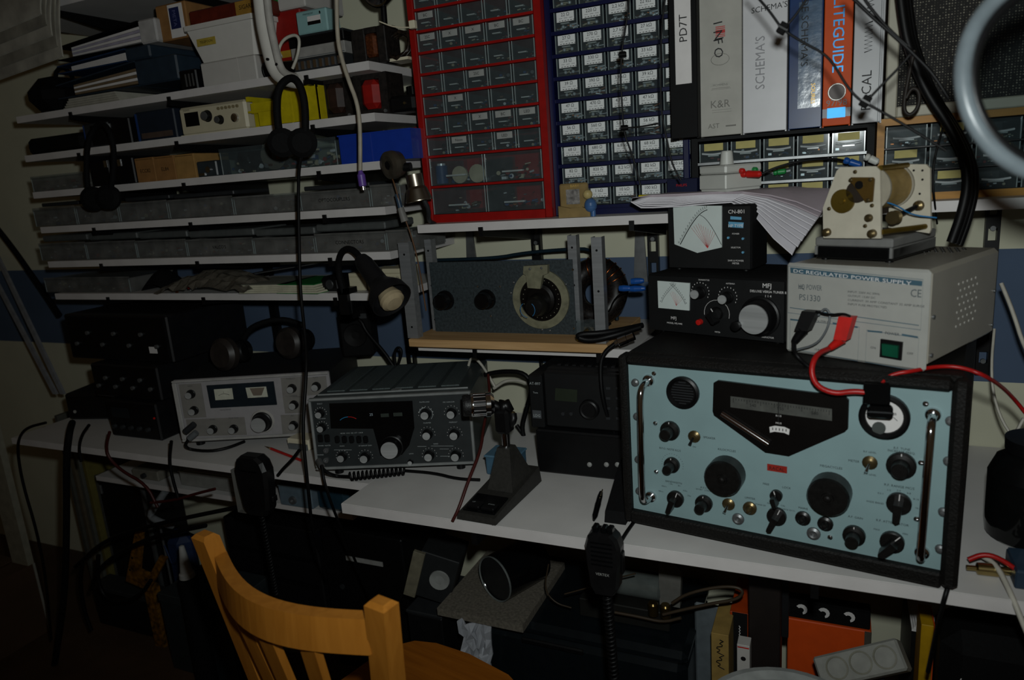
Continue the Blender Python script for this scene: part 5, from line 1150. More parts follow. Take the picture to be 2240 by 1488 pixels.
# clamp lamp
lp_ = thing('clamp_lamp', 'black gooseneck clamp lamp with a pale bulb, clamped to lowest shelf', 'lamp', at(757, 640, -.32)); o = lp_.location.copy()
G = lambda px, py, Y=-.33: at(px, py, Y)-o
g = G(757, 645, -.318); m = MB().box(g.x-.013, g.x+.013, -.012, .03, S6-o.z+.0005, S6-o.z+.014).box(g.x-.013, g.x+.013, -.012, -.001, S6-o.z-.06, S6-o.z+.014).box(g.x-.013, g.x+.013, -.012, .03, S6-o.z-.06, S6-o.z-.048).cyl((g.x, .015, S6-o.z-.048), (g.x, .015, S6-o.z-.019), .005, 10); m.ob('clamp', black, lp_)
MB().tube([G(752, 640, -.325), G(741, 600, -.33), G(740, 570, -.335), G(749, 548, -.345), G(766, 543, -.36), G(784, 557, -.375), G(793, 575, -.385)], .0075, 10, 0, 2).ob('gooseneck', blackm, lp_)
A_, B_ = G(788, 565, -.382), G(856, 655, -.43); ax = (B_-A_); l = ax.length
MB().lathe([(0, 0), (.016, .004), (.020, .02), (.022, l*.62), (.028, l*.70), (.043, l*.86), (.046, l*1.02), (.044, l*1.02), (.040, l*.86), (.024, l*.7)], A_, ax, 26).ob('shade', M('lamp_black', '121214', .5), lp_)
MB().lathe([(.012, l*.72), (.022, l*.88), (.027, l*1.0), (.026, l*1.06), (.018, l*1.11), (0, l*1.13)], A_, ax, 20).ob('bulb', M('frosted_bulb', 'a8987a', .25), lp_)
# small metal lamp and round spot in front of the shelf ends
A_, B_ = at(905, 382, -.36), at(917, 440, -.36); ax = B_-A_; l = ax.length
sl = thing('spot_lamp', 'small brushed metal spot lamp hanging by the red cabinet', 'lamp', A_)
MB().lathe([(0, 0), (.018, 0), (.018, l*.45), (.022, l*.55), (.029, l*.97), (.029, l), (.027, l*.97), (.016, l*.5)], (0, 0, 0), ax, 24).ob('reflector', M('brushed_nickel', '9a9284', .32, 1, var=.1), sl); MB().tube([(ax.x*.9, .02, ax.z*.95), (ax.x+.004, .03, ax.z-.02), (ax.x-.012, .05, ax.z-.045), (ax.x-.02, .09, ax.z-.055)], .005, 8, 0, 1).ob('bracket', dgrey, sl)
c = at(850, 362, -.36); rs = thing('round_spot', 'round grey spot fitting with dark centre hole and wires', 'lamp fitting', c)
MB().lathe([(0, .03), (.026, .028), (.030, .012), (.029, 0), (.020, -.003), (.010, -.001), (.010, .008), (0, .008)], (0, 0, 0), (.35, .9, .1), 24).ob('body', M('pewter', '6e675a', .4, .8, var=.2), rs); MB().lathe([(0, 0), (.009, 0), (0, .001)], (-.001, -.003, 0), (.35, .9, .1), 16).ob('hole', black, rs)
MB().cyl((.02, .012, -.006), (.045, .016, -.006), .009, 12).ob('socket', black, rs); MB().tube([(-.002, .01, -.025), at(862, 400, -.36)-c, at(872, 435, -.355)-c, at(880, 462, -.35)-c, at(905, 530, -.345)-c, at(920, 600, -.34)-c, at(932, 680, -.335)-c], .0017, 6, 0, 2).ob('wire', copperj, rs)
A_ = at(868, 425, -.352)-c; B_ = at(876, 455, -.352)-c; MB().cyl(A_, B_, .0055, 10).ob('sleeve', M('blue_sleeve', '2c3e50', .4), rs); B2 = at(886, 485, -.352)-c; MB().cyl(B_, B2, .007, 10, 0, .009).ob('connector', M('grey_connector', '6f6d69', .5), rs)

# ================================================================== HANGING FROM ABOVE
arm = thing('hanging_lamp', 'curved white lamp arm hanging down from above the shelves', 'lamp', at(600, 150, -.42)); o = arm.location.copy()
G = lambda px, py, Y=-.42: at(px, py, Y)-o
wpl = M('white_gloss', 'b6b3ac', .3, var=.03)
m = MB().tube([G(566, -60), G(574, 40), G(589, 110), G(600, 150), G(614, 168), G(640, 176), G(652, 177)], .016, 12, 0, 2); m.ob('outer_bar', wpl, arm)
MB().tube([G(580, -60, -.43), G(588, 40, -.43), G(603, 110, -.43), G(613, 148, -.43), G(626, 163, -.43), G(648, 170, -.43)], .008, 10, 0, 2).ob('inner_bar', M('white_gloss_b', '9f9c96', .3), arm)
for p in ((587, 130), (607, 141)): q = G(*p, -.435); MB().cyl(q, q+Vector((0, -.004, 0)), .003, 8).ob('rivet', black, arm)
hp = thing('headphones', 'black headphones hanging from the white lamp arm', 'headphones', at(640, 300, -.43)); o = hp.location.copy()
MB().tube([G(612, 305, -.45)-o+arm.location if False else at(612, 300, -.45)-o, at(605, 245, -.45)-o, at(607, 200, -.45)-o, at(620, 178, -.445)-o, at(640, 168, -.44)-o, at(657, 185, -.44)-o, at(668, 230, -.44)-o, at(668, 300, -.44)-o], .008, 8, 0, 2).ob('headband', blackm, hp)
for p, Y in (((618, 312), -.45), ((662, 312), -.44)):
    q = at(*p, Y)-o; MB().lathe([(0, -.012), (.024, -.012), (.030, -.004), (.030, .008), (.020, .014), (0, .014)], q, (.5, -.8, -.1), 20).ob('ear_cup', blackm, hp)
MB().tube([at(668, 318, -.44)-o, at(655, 350, -.44)-o, at(652, 420, -.43)-o, at(655, 560, -.43)-o, at(657, 640, -.44)-o, at(668, 740, -.48)-o, at(671, 800, -.52)-o, at(666, 880, -.55)-o, at(662, 950, -.57)-o, at(672, 1050, -.58)-o, at(684, 1170, -.56)-o, at(720, 1260, -.5)-o], .0036, 6, 0, 2).ob('cord', bcable, hp)
hp2 = thing('headphones', 'black headphones hooked over the shelf end at left', 'headphones', at(225, 380, -.36)); o = hp2.location.copy()
MB().tube([at(196, 432, -.36)-o, at(188, 380, -.36)-o, at(192, 300, -.36)-o, at(222, 262, -.35)-o, at(248, 300, -.36)-o, at(250, 370, -.36)-o, at(240, 430, -.36)-o], .007, 8, 0, 2).ob('headband', blackm, hp2)
for p in ((205, 435), (238, 432)): q = at(*p, -.36)-o; MB().lathe([(0, -.012), (.026, -.012), (.032, -.004), (.032, .008), (.02, .014), (0, .014)], q, (.4, -.8, .1), 18).ob('ear_cup', blackm, hp2)
us = thing('hanging_cable', 'cream cable with a purple round plug hanging before shelves', 'cable', at(740, 60, -.40)); o = us.location.copy()
MB().tube([at(p[0], p[1], -.40)-o for p in ((736, -40), (737, 60), (742, 110), (762, 175), (782, 225), (788, 280), (788, 375))], .0045, 8, 0, 2).ob('cord', M('cream_cord', '9c9484', .5), us)
A_, B_ = at(788, 372, -.40)-o, at(794, 408, -.40)-o; l = (B_-A_).length; MB().lathe([(0, 0), (.004, 0), (.006, l*.2), (.0085, l*.3), (.0085, l*.95), (.006, l)], A_, B_-A_, 14).ob('plug', M('purple_plastic', '5b3f8c', .4), us); MB().cyl(B_, B_+(B_-A_)*.22, .0048, 12).ob('plug_tip', chrome, us)
cable('white_lead', [at(640, 150, -.38), at(652, 120, -.38), at(656, 85, -.38), at(645, 75, -.38), at(620, 85, -.38), at(608, 110, -.38), at(616, 125, -.38)], .0035, wcable, 'loop of white lead behind the white lamp arm')

# ================================================================== CHAIR
cA = atz(834, 1322, .842); cB = atz(449, 1174, .842)
ang = math.atan2((cA-cB).y, (cA-cB).x); cwid = (cA-cB).length
ch = thing('wooden_chair', 'beech wooden chair with curved top rail, pushed towards the desk', 'chair', (cB.x, cB.y, 0), ang)
RC = .085    # recline of the posts between top and seat
def lean(z): return RC*(1-((z-.0)/.842))*1.25 if z > .0 else RC*1.25
bch2 = M('beech_seat', '8f5316', .4, kind='woodx', scale=50, hex2='7a4410')
for x in (0, cwid):
    m = MB(); n = 10; V_ = []
    for i in range(n+1):
        z = .842*i/n; t_ = 1-i/n; y = .095*t_ if t_ < .5 else .0475-.10*(t_-.5); sg = 1 if x < .1 else -1; xo = x; x_ = x+sg*(.14*min(t_, .5)-.02*max(0, t_-.5))
        hw, hd = .018, .014+.008*(1-i/n)
        V_ += [(x_-hw, y-hd, z), (x_+hw, y-hd, z), (x_+hw, y+hd, z), (x_-hw, y+hd, z)]
    f = [(i*4+k, i*4+(k+1) % 4, i*4+4+(k+1) % 4, i*4+4+k) for i in range(n) for k in range(4)]
    # rounded top
    tz = .842; V_ += [(x-.012, -.008, tz+.006), (x+.012, -.008, tz+.006), (x+.012, .008, tz+.006), (x-.012, .008, tz+.006)]
    f += [(n*4+k, n*4+(k+1) % 4, n*4+4+(k+1) % 4, n*4+4+k) for k in range(4)]+[(n*4+4, n*4+5, n*4+6, n*4+7), (3, 2, 1, 0)]
    m.add(V_, f); m.ob('back_post', beech, ch)
def railf(z0, z1, bow, th, name, yo, ins=.006):
    def ycen(u): return yo-bow*math.sin(math.pi*u)
    m = MB(); n = 18; V_ = []
    for i in range(n+1):
        u = i/n; x = .017+ins+(cwid-.034-2*ins)*u; y = ycen(u); zt = z1-.012*math.sin(math.pi*u)*0
        V_ += [(x, y-th/2-.004, z0), (x, y-th/2, z1), (x, y+th/2, z1), (x, y+th/2-.004, z0)]
    f = [(i*4+k, i*4+(k+1) % 4, i*4+4+(k+1) % 4, i*4+4+k) for i in range(n) for k in range(4)]+[(0, 3, 2, 1), (n*4, n*4+1, n*4+2, n*4+3)]
    m.add(V_, f); return m.ob(name, beech, ch)
railf(.762, .814, .050, .022, 'top_rail', .006, .008)
railf(.50, .535, .030, .02, 'lower_rail', .036, .054)
for u in (.24, .48, .72):
    x = .025+(cwid-.05)*u; xb_ = .071+(cwid-.142)*u; y0 = .006-.050*math.sin(math.pi*u); y1 = .036-.030*math.sin(math.pi*u)
    m = MB(); hw = .017
    m.add([(x-hw, y0-.006, .768), (x+hw, y0-.006, .768), (x+hw, y0+.006, .768), (x-hw, y0+.006, .768), (xb_-hw, y1-.006, .53), (xb_+hw, y1-.006, .53), (xb_+hw, y1+.006, .53), (xb_-hw, y1+.006, .53)], [(0, 1, 2, 3), (7, 6, 5, 4), (0, 4, 5, 1), (1, 5, 6, 2), (2, 6, 7, 3), (3, 7, 4, 0)]); m.ob('slat', beech, ch)
seat = [(.085, .03), (cwid-.085, .03), (cwid-.012, .14), (cwid-.012, .30), (cwid-.04, .345), (cwid-.09, .368), (.20, .380), (.12, .374), (.075, .358), (.048, .325), (.036, .275), (.03, .2), (.02, .14)]
MB().prism(seat, .425, .45, 'xy').ob('seat', bch2, ch)
for x in (.07, cwid-.07): MB().box(x-.018, x+.018, .31, .345, 0, .425, b=.003).ob('front_leg', beech, ch)
MB().box(.09, cwid-.09, .318, .338, .36, .42).ob('apron', beech, ch)
for x in (.07, cwid-.07): MB().box(x-.006, x+.006, .05, .31, .20, .225).ob('stretcher', beech, ch)

# ================================================================== DESK ITEMS
# desk microphone
dm_ = thing('desk_microphone', 'dark desk microphone with silver slotted head on wedge base', 'microphone', (-.648, -.608, DZ), math.radians(-3)); o = Matrix.Translation(dm_.location) @ Matrix.Rotation(math.radians(-3), 4, 'Z'); oi = o.inverted()
G = lambda px, py, Y: oi @ at(px, py, Y)
base = M('mic_grey', '2b2a27', .5, var=.15, scale=150)
m = MB(); bw, bd = .084, .205
m.add([(0, 0, .004), (bw, 0, .004), (bw, bd, .004), (0, bd, .004), (.002, .002, .016), (bw-.002, .002, .016), (bw-.002, bd-.004, .038), (.002, bd-.004, .038)], [(3, 2, 1, 0), (4, 5, 6, 7), (0, 1, 5, 4), (1, 2, 6, 5), (2, 3, 7, 6), (3, 0, 4, 7)]); m.ob('base', base, dm_)
for x in (.01, bw-.01):
    for y in (.012, bd-.012): MB().cyl((x, y, 0), (x, y, .005), .007, 10).ob('foot', black, dm_)
tz_ = lambda y: .016+.022*y/bd
m = MB(); m.add([(.008, .012, tz_(.012)), (bw-.008, .012, tz_(.012)), (bw-.008, .07, tz_(.07)), (.008, .07, tz_(.07)), (.008, .012, tz_(.012)+.003), (bw-.008, .012, tz_(.012)+.003), (bw-.008, .07, tz_(.07)+.003), (.008, .07, tz_(.07)+.003)], [(4, 5, 6, 7), (0, 1, 5, 4), (1, 2, 6, 5), (2, 3, 7, 6), (3, 0, 4, 7)]); m.ob('ptt_plate', M('gloss_black'), dm_)
MB().box(.012, bw*.48, .016, .04, tz_(.03)+.001, tz_(.03)+.008, b=.002).ob('ptt_key', black, dm_); MB().box(bw*.52, bw-.012, .016, .04, tz_(.03)+.001, tz_(.03)+.008, b=.002).ob('ptt_key', black, dm_)
m = MB(); m.text('UP', .004, (.022, .030, tz_(.03)+.0085), (1, 0, 0), (0, 1, 0), al='c').text('DWN', .004, (.06, .030, tz_(.03)+.0085), (1, 0, 0), (0, 1, 0), al='c'); m.ob('lettering', M('panel_white'), dm_)
nx, ny = bw*.55, bd*.62
m = MB(); m.add([(nx-.028, ny-.035, tz_(ny-.035)), (nx+.028, ny-.035, tz_(ny-.035)), (nx+.032, ny+.05, tz_(ny+.05)), (nx-.032, ny+.05, tz_(ny+.05)), (nx-.014, ny-.008, .105), (nx+.014, ny-.008, .105), (nx+.014, ny+.018, .105), (nx-.014, ny+.018, .105)], [(4, 5, 6, 7), (0, 1, 5, 4), (1, 2, 6, 5), (2, 3, 7, 6), (3, 0, 4, 7)]); m.ob('neck', base, dm_)
MB().cyl((nx, ny+.005, .104), (nx, ny+.005, .135), .0085, 16).ob('chrome_collar', chrome, dm_)
YM = dm_.location.y+ny
m = MB().box(nx-.016, nx+.016, ny-.010, ny+.020, .134, .185, b=.006); m.ob('joint', black, dm_)
hA, hB = G(1012, 888, YM-.035), G(1075, 884, YM-.005)
jt = G(1122, 906, YM+.01); MB().tube([(nx, ny+.005, .18), (nx+.003, ny+.004, .205), jt+Vector((-.004, 0, .002)), hB], .010, 10, 0, 1).ob('yoke', black, dm_)
MB().tube([(nx+.01, ny+.008, .15), (jt.x+.004, ny+.008, jt.z-.01), jt], .008, 8, 0, 1).ob('arm', black, dm_); MB().ball(jt, .006, 10).ob('pivot', brass, dm_)
ax = hB-hA; l = ax.length
MB().lathe([(0, .002), (.020, .0), (.0215, .004), (.0215, l*.30)], hA, ax, 26).ob('front_mesh', M('mic_mesh', '3a3a3a', .5, .6, var=.5, scale=500), dm_)
MB().lathe([(.0225, l*.28), (.0235, l*.32), (.0235, l*.36), (.019, l*.36)], hA, ax, 26).lathe([(.0235, l*.78), (.0245, l*.80), (.0245, l*.95), (.018, l*1.08), (0, l*1.1)], hA, ax, 26).ob('ring', chrome, dm_)
MB().lathe([(.0195, l*.36), (.0195, l*.78)], hA, ax, 20).ob('inner_tube', black, dm_)
u_ = ax.normalized(); e1 = u_.orthogonal().normalized(); e2 = u_.cross(e1)
for k in range(14):
    an = k*2*math.pi/14; q = (e1*math.cos(an)+e2*math.sin(an))*.0215; MB().tube([hA+q+u_*l*.34, hA+q+u_*l*.80], .0018, 5).ob('slot_bar', chrome, dm_)
cable('microphone_lead', [at(1068, 820, -.36), at(1072, 870, -.40), at(1058, 930, -.47), at(1052, 985, -.52), at(1025, 1050, -.575), at(1005, 1110, -.612), at(990, 1140, -.62)], .0032, M('dark_red_lead', '3a100c', .5), 'dark red lead with brass tip running beside the desk microphone')
# black box with small radio on it
p0 = at(1178, 1035, -.365); zt = at(1180, 940, -.365).z
bxm = M('near_black_case', '0e0e10', .5, var=.2)
t = thing('black_equipment', 'large black case on the desk under the small radio', 'radio', (p0.x, -.365, DZ)); w = -.372-p0.x; h = zt-DZ
MB().box(0, w, 0, .26, .004, h, b=.003).ob('case', bxm, t); MB().box(.003, w-.003, -.002, 0, .008, h-.004).ob('front_panel', black, t)
for px in (1290, 1327, 1351): q = at(px, 1016, -.366); MB().lathe([(.0055, 0), (.005, .002), (.002, .004), (0, .004)], (q.x-p0.x, -.002, q.z-DZ), (0, -1, 0), 12).ob('button', M('grey_button', '8f8f8c', .5), t)
for x in (.02, w-.02):
    for y in (.02, .24): MB().cyl((x, y, 0), (x, y, .005), .008, 8).ob('foot', black, t)
rz0 = zt+.001; q0 = at(1196, 900, -.35); q1 = at(1385, 900, -.35); zr = at(1290, 812, -.35).z
t = thing('mobile_radio', 'small black mobile radio with greenish display and big dial', 'radio', (q0.x, -.35, rz0)); w = min(q1.x, -.368)-q0.x; h = zr-rz0
MB().box(0, w, .004, .22, .004, h, b=.004).ob('case', bxm, t); MB().box(.001, w-.001, -.012, .004, .006, h-.002, b=.004).ob('front_panel', M('tuner_black'), t)
def R_(px, py): p = at(px, py, -.363); return p.x-q0.x, p.z-rz0
a = [R_(*p) for p in ((1215, 849), (1263, 853), (1262, 880), (1214, 876))]; MB().prism(a, -.0135, -.012).ob('display', M('lcd_green', '2a3026', .3), t)
x, z = R_(1290, 895); MB().lathe([(.021, 0), (.020, .010), (.017, .012), (.014, .011), (0, .011)], (x, -.012, z), (0, -1, 0), 28).ob('tuning_dial', M('dial_rubber', '0d0d0e', .4), t)
for k in range(4):
    for i in range(2): x, z = R_(1330+i*22, 850+k*22); MB().box(x-.005, x+.005, -.014, -.012, z-.003, z+.003, b=.001).ob('key', dgrey, t)
for px in (1232, 1250): x, z = R_(px, 905); MB().cyl((x, -.012, z), (x, -.016, z), .004, 8).ob('key', dgrey, t)
for k in range(9): MB().box(w*.1+k*w*.09, w*.1+k*w*.09+.008, .03, .19, h-.001, h+.003).ob('heatsink_fin', bxm, t)
for x in (.02, w-.02):
    for y in (.02, .2): MB().cyl((x, y, 0), (x, y, .005), .006, 8).ob('foot', black, t)
q2 = at(1161, 860, -.35); zl_ = at(1178, 818, -.35).z
t = thing('tuner_module', 'slim black tuner module lettered AT-897 left of the mobile radio', 'antenna tuner', (q2.x, -.36, rz0)); w = q0.x-.003-q2.x; h = zl_-rz0
MB().box(0, w, 0, .2, 0, h, b=.003).ob('case', M('tuner_black'), t)
m = MB().text('AT-897', .006, (w*.5, -.0006, h*.82), al='c').text('Tune', .004, (w*.5, -.0006, h*.66), al='c').text('LDG', .006, (w*.5, -.0012, h*.22), al='c', mi=0); m.ob('lettering', M('panel_white'), t)
MB().box(w*.18, w*.82, -.0008, 0, h*.19, h*.34).ob('badge', M('badge_grey', '4a4d50', .5), t)
# blue box, pen, wedge
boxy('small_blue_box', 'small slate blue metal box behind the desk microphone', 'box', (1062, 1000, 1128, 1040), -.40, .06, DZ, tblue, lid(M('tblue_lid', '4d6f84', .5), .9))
A_, B_ = atz(1315, 1077, DZ+.006), atz(1299, 1138, DZ+.006); d_ = B_-A_; l = d_.length
t = thing('pen', 'black pen lying on the desk beside the receiver', 'pen', A_); MB().lathe([(0, 0), (.004, .002), (.0055, .02), (.0058, l*.45), (.0062, l*.46), (.0058, l*.6), (.0055, l*.85), (.0022, l), (0, l)], (0, 0, 0), d_, 12).ob('barrel', M('gloss_black'), t); MB().tube([(.003, .0, .006), (.003+d_.x*.25, d_.y*.25, .0075)], .0012, 6).ob('clip', brass, t)
p0 = atz(1322, 1143, DZ); p1 = atz(1384, 1147, DZ)
MB().prism([(p0.y, DZ), (p0.y+.14, DZ), (p0.y+.14, DZ+.075), (p0.y+.11, DZ+.07), (p0.y+.01, DZ+.02)], p0.x, min(p1.x, -.338), 'yz').ob('foot_pedal', blackm, None, 'black wedge-shaped foot pedal against the receiver cabinet', 'pedal')
# pencil, white connector box, fuse lead on left desk
A_, B_ = atz(578, 976, DZ+.004), atz(658, 1007, DZ+.004); d_ = B_-A_; l = d_.length
t = thing('pencil', 'red pencil lying on the left desk', 'pencil', A_); MB().lathe([(.0035, l*.2), (.0035, l), (0, l)], (0, 0, 0), d_, 6).ob('shaft', red, t); MB().lathe([(0, 0), (.0035, l*.2)], (0, 0, 0), d_, 6).ob('tip', pine, t)
boxy('wall_plug', 'cream wall plug adapter lying beside the red pencil', 'adapter', (628, 962, 675, 984), atz(650, 984, DZ).y, .05, DZ, cream, lambda t, w, h, d: MB().box(w*.1, w*.95, -.004, 0, h*.08, h*.6).ob('socket', mgrey, t))
t = thing('phone_plug', 'grey phone plug and black lead at the silver transceiver', 'cable', at(415, 935, -.47)); o = t.location.copy()
MB().cyl(at(425, 928, -.465)-o, at(405, 945, -.475)-o, .008, 12).ob('plug', dgrey, t); MB().cyl(at(430, 946, -.465)-o, at(414, 960, -.475)-o, .008, 12).ob('plug', mgrey, t)
MB().tube([at(412, 962, -.475)-o, at(404, 975, -.48)-o, atz(415, 984, DZ+.005)-o, atz(460, 988, DZ+.005)-o, atz(500, 980, DZ+.005)-o, atz(535, 966, DZ+.005)-o], .004, 8, 0, 2).ob('cord', bcable, t)
# headphones and speaker on the silver transceiver
ZD = DZ+.02+DH
q = Fr((fd.loc.x, fd.loc.y, ZD), fd.rz)
t = thing('headphones', 'black padded headphones lying on the silver transceiver', 'headphones', (q.loc.x, q.loc.y, ZD), q.rz)
for x, y in ((.13, .07), (.27, .16)):
    MB().lathe([(0, 0), (.034, .0), (.043, .010), (.043, .026), (.033, .036), (0, .034)], (x, y, .047), (-.35, -.9, .1), 22).ob('ear_cushion', M('leatherette', '2a2522', .45, var=.2), t)
    MB().lathe([(.030, .034), (.030, .05), (.02, .058), (0, .058)], (x, y-.03+.03, .047), (.35, .9, -.1), 20).ob('ear_shell', black, t)
MB().tube([(.15, .11, .07), (.16, .16, .10), (.22, .22, .105), (.28, .22, .08)], .008, 8, 0, 2).ob('headband', blackm, t)
t = thing('speaker_box', 'black speaker box standing on the silver transceiver', 'loudspeaker', (q.loc.x+.33, q.loc.y+.27, ZD), q.rz)
MB().box(0, .085, 0, .08, 0, .125, b=.006).ob('box', blackm, t); MB().lathe([(.032, 0), (.030, .003), (.01, .0005), (0, .0005)], (.042, 0, .06), (0, -1, 0), 24).ob('cone', black, t); MB().box(.006, .079, -.0015, 0, .105, .118).ob('badge', dgrey, t)
# dark gear stack at the far left
def gear(lb, r, Y, d, z0, deco=None, mat=bxm, b=.004, rz=0):
    return boxy('black_equipment', lb, 'radio', r, Y, d, z0, mat, deco, b, rz, 'black equipment stacked at the left')
def dgear(t, w, h, d):
    MB().box(w*.03, w*.97, -.002, 0, h*.06, h*.94).ob('front_panel', black, t)
    for k in range(5): MB().lathe([(.007, 0), (.006, .008), (0, .009)], (w*(.12+.17*k), -.002, h*.3), (0, -1, 0), 10).ob('knob', dgrey, t)
    MB().box(w*.1, w*.45, -.003, -.002, h*.55, h*.82).ob('display', M('dim_display', '1b1f22', .2), t)
def dgear2(t, w, h, d):
    MB().box(w*.03, w*.97, -.002, 0, h*.06, h*.94).ob('front_panel', black, t)
    for k in range(7): MB().cyl((w*(.1+.13*k), -.008, h*(.35+.25*(k % 2))), (w*(.1+.13*k), 0, h*(.35+.25*(k % 2))), .006, 8).ob('connector', steel, t)
gear('black radio lowest of the dark stack beside the silver transceiver', (240, 880, 346, 962), -.42, .20, DZ, multi(dgear, lambda t, w, h, d: MB().cyl((w*.95, -.004, h*.62), (w*.95, 0, h*.62), .003, 8).ob('led', M('led_red', 'd02018', .4), t)))
zz = pxbox(240, 880, 346, 962, -.42, DZ)[3]
gear('black radio in the middle of the dark stack at left', (205, 800, 348, 880), -.40, .20, zz+.001, dgear2)
zz2 = pxbox(205, 800, 348, 880, -.40, zz)[3]
gear('wide black cabinet on top of the dark stack at left', (150, 690, 372, 800), -.36, .28, zz2+.001, multi(dgear2, lambda t, w, h, d: MB().box(w*.8, w*.87, -.003, -.002, h*.2, h*.34).ob('label', paper, t)))
o_ = atz(128, 928, DZ); t = thing('black_equipment', 'squat black power box at the far left end of the desk', 'power supply', (o_.x+.005, o_.y+.03, DZ), .25)
w = .22; h = .085; MB().box(0, w, 0, .16, .003, h, b=.006).ob('case', bxm, t); MB().box(.01, w-.01, -.002, 0, .012, h-.01).ob('front_panel', black, t)
for x in (.03, w-.03): MB().cyl((x, .03, 0), (x, .03, .004), .008, 8).ob('foot', black, t); MB().cyl((x, -.004, .03), (x, -.001, .03), .005, 10).ob('knob', M('grey_button'), t)
for x in (.03, w-.03): MB().cyl((x, .13, 0), (x, .13, .004), .008, 8).ob('foot', black, t)
# coiled cord in front of the dark transceiver
def coil(p, q, Y0, Y1, r, n, wr=.0022, z=None):
    A_ = at(*p, Y0) if z is None else atz(*p, z); B_ = at(*q, Y1) if z is None else atz(*q, z); ax = (B_-A_); u = ax.normalized(); e1 = u.orthogonal().normalized(); e2 = u.cross(e1)
    return [A_+ax*(i/(n*8))+(e1*math.cos(i*math.pi/4)+e2*math.sin(i*math.pi/4))*r for i in range(n*8+1)]
ccb = thing('coiled_cord', 'black coiled cord lying under the front of dark transceiver', 'cable', atz(770, 1045, DZ)); o = ccb.location.copy()
MB().tube([p-o for p in coil((765, 1043), (885, 1030), 0, 0, .009, 13, z=DZ+.012)], .0026, 6).ob('coil', bcable, ccb)
MB().tube([at(702, 1016, -.555)-o, at(706, 1028, -.56)-o, atz(730, 1042, DZ+.006)-o, atz(765, 1043, DZ+.012)-o], .004, 8, 0, 2).ob('lead', bcable, ccb); MB().cyl(at(697, 1008, -.545)-o, at(704, 1020, -.556)-o, .007, 12).ob('plug', steel, ccb)
cable('black_lead', [atz(885, 1030, DZ+.005), atz(950, 1035, DZ+.005), atz(1000, 1048, DZ+.005), atz(1050, 1050, DZ+.005)], .0035, bcable, 'black lead running to the desk microphone base')
cable('black_lead', [at(704, 1018, -.56), at(710, 1060, -.58), at(735, 1130, -.55), at(770, 1210, -.45), at(812, 1310, -.4)], .003, bcable, 'thin black lead hanging from the dark transceiver below desk')

# hand microphones at the desk edge
def handmic(lb, px, ptop, pbot, wpx, Y, cordpts, grille=True):
    T_ = at(px, ptop, Y); B_ = at(px, pbot, Y); h = T_.z-B_.z; w = at(px+wpx/2, (ptop+pbot)/2, Y).x-at(px-wpx/2, (ptop+pbot)/2, Y).x
    t = thing('hand_microphone', lb, 'hand microphone', (T_.x, Y, B_.z))
    P_ = [(-w*.26, 0), (w*.26, 0), (w*.40, h*.12), (w*.48, h*.5), (w*.5, h*.78), (w*.42, h*.92), (w*.25, h), (-w*.25, h), (-w*.42, h*.92), (-w*.5, h*.78), (-w*.48, h*.5), (-w*.40, h*.12)]
    m = MB(); n = len(P_)
    rings = [([(a*.86, b*.96+h*.02) for a, b in P_], -.017), (P_, -.009), (P_, .012), ([(a*.9, b*.97+h*.015) for a, b in P_], .018)]
    V_ = []
    for pp, y in rings: V_ += [(a, y, b) for a, b in pp]
    m.add(V_, [tuple(range(n)), tuple(range(4*n-1, 3*n-1, -1))]+[(r_*n+i, r_*n+n+i, r_*n+n+(i+1) % n, r_*n+(i+1) % n) for r_ in range(3) for i in range(n)]); m.ob('body', M('mic_black', '101011', .38, var=.2), t)
    if grille:
        for k in range(6): MB().box(-w*.30, w*.30, -.0185, -.0165, h*(.50+.07*k), h*(.50+.07*k)+.0025).ob('grille_rib', M('gloss_black'), t)
        for x in (-w*.2, w*.05, w*.22): MB().box(x-.005, x+.005, -.012, .006, h*.99, h+.010, b=.002).ob('button', M('gloss_black'), t)
        MB().box(w*.47, w*.54, -.008, .008, h*.35, h*.7, b=.002).ob('ptt_bar', black, t)
        m = MB().text('VERTEX', .005, (0, -.0175, h*.34), al='c'); m.ob('lettering', M('grey_button'), t)
    else:
        MB().box(w*.47, w*.55, -.008, .008, h*.25, h*.35, b=.002).ob('button', black, t); MB().box(-w*.25, w*.25, -.018, -.016, h*.75, h*.78).ob('grille_rib', M('gloss_black'), t)
    MB().box(-.008, .008, .012, .024, h*.55, h*.75).ob('hanger', steel, t)
    o = t.location.copy(); MB().tube([p-o for p in cordpts], .0028, 6).ob('cord', bcable, t)
    return t
handmic('black hand microphone with ribbed grille hung on the desk edge', 1320, 1160, 1292, 76, -.635, [at(1325, 1290, -.63)]+coil((1328, 1300), (1345, 1500), -.63, -.63, .007, 22))
handmic('long plain black hand microphone hung at the left desk edge', 550, 995, 1120, 66, -.545, [at(570, 1115, -.545)]+coil((572, 1125), (604, 1300), -.545, -.48, .005, 26), False)
q = at(550, 1085, -.515); t = thing('wall_bracket', 'grey metal hook plate behind the left hand microphone', 'bracket', (q.x, -.512, q.z-.045)); MB().box(-.045, .03, 0, .002, 0, .11).box(-.045, .03, -.010, 0, 0, .002).box(-.045, -.043, -.010, 0, .002, .11).ob('plate', M('grey_plate', '63625d', .5), t)

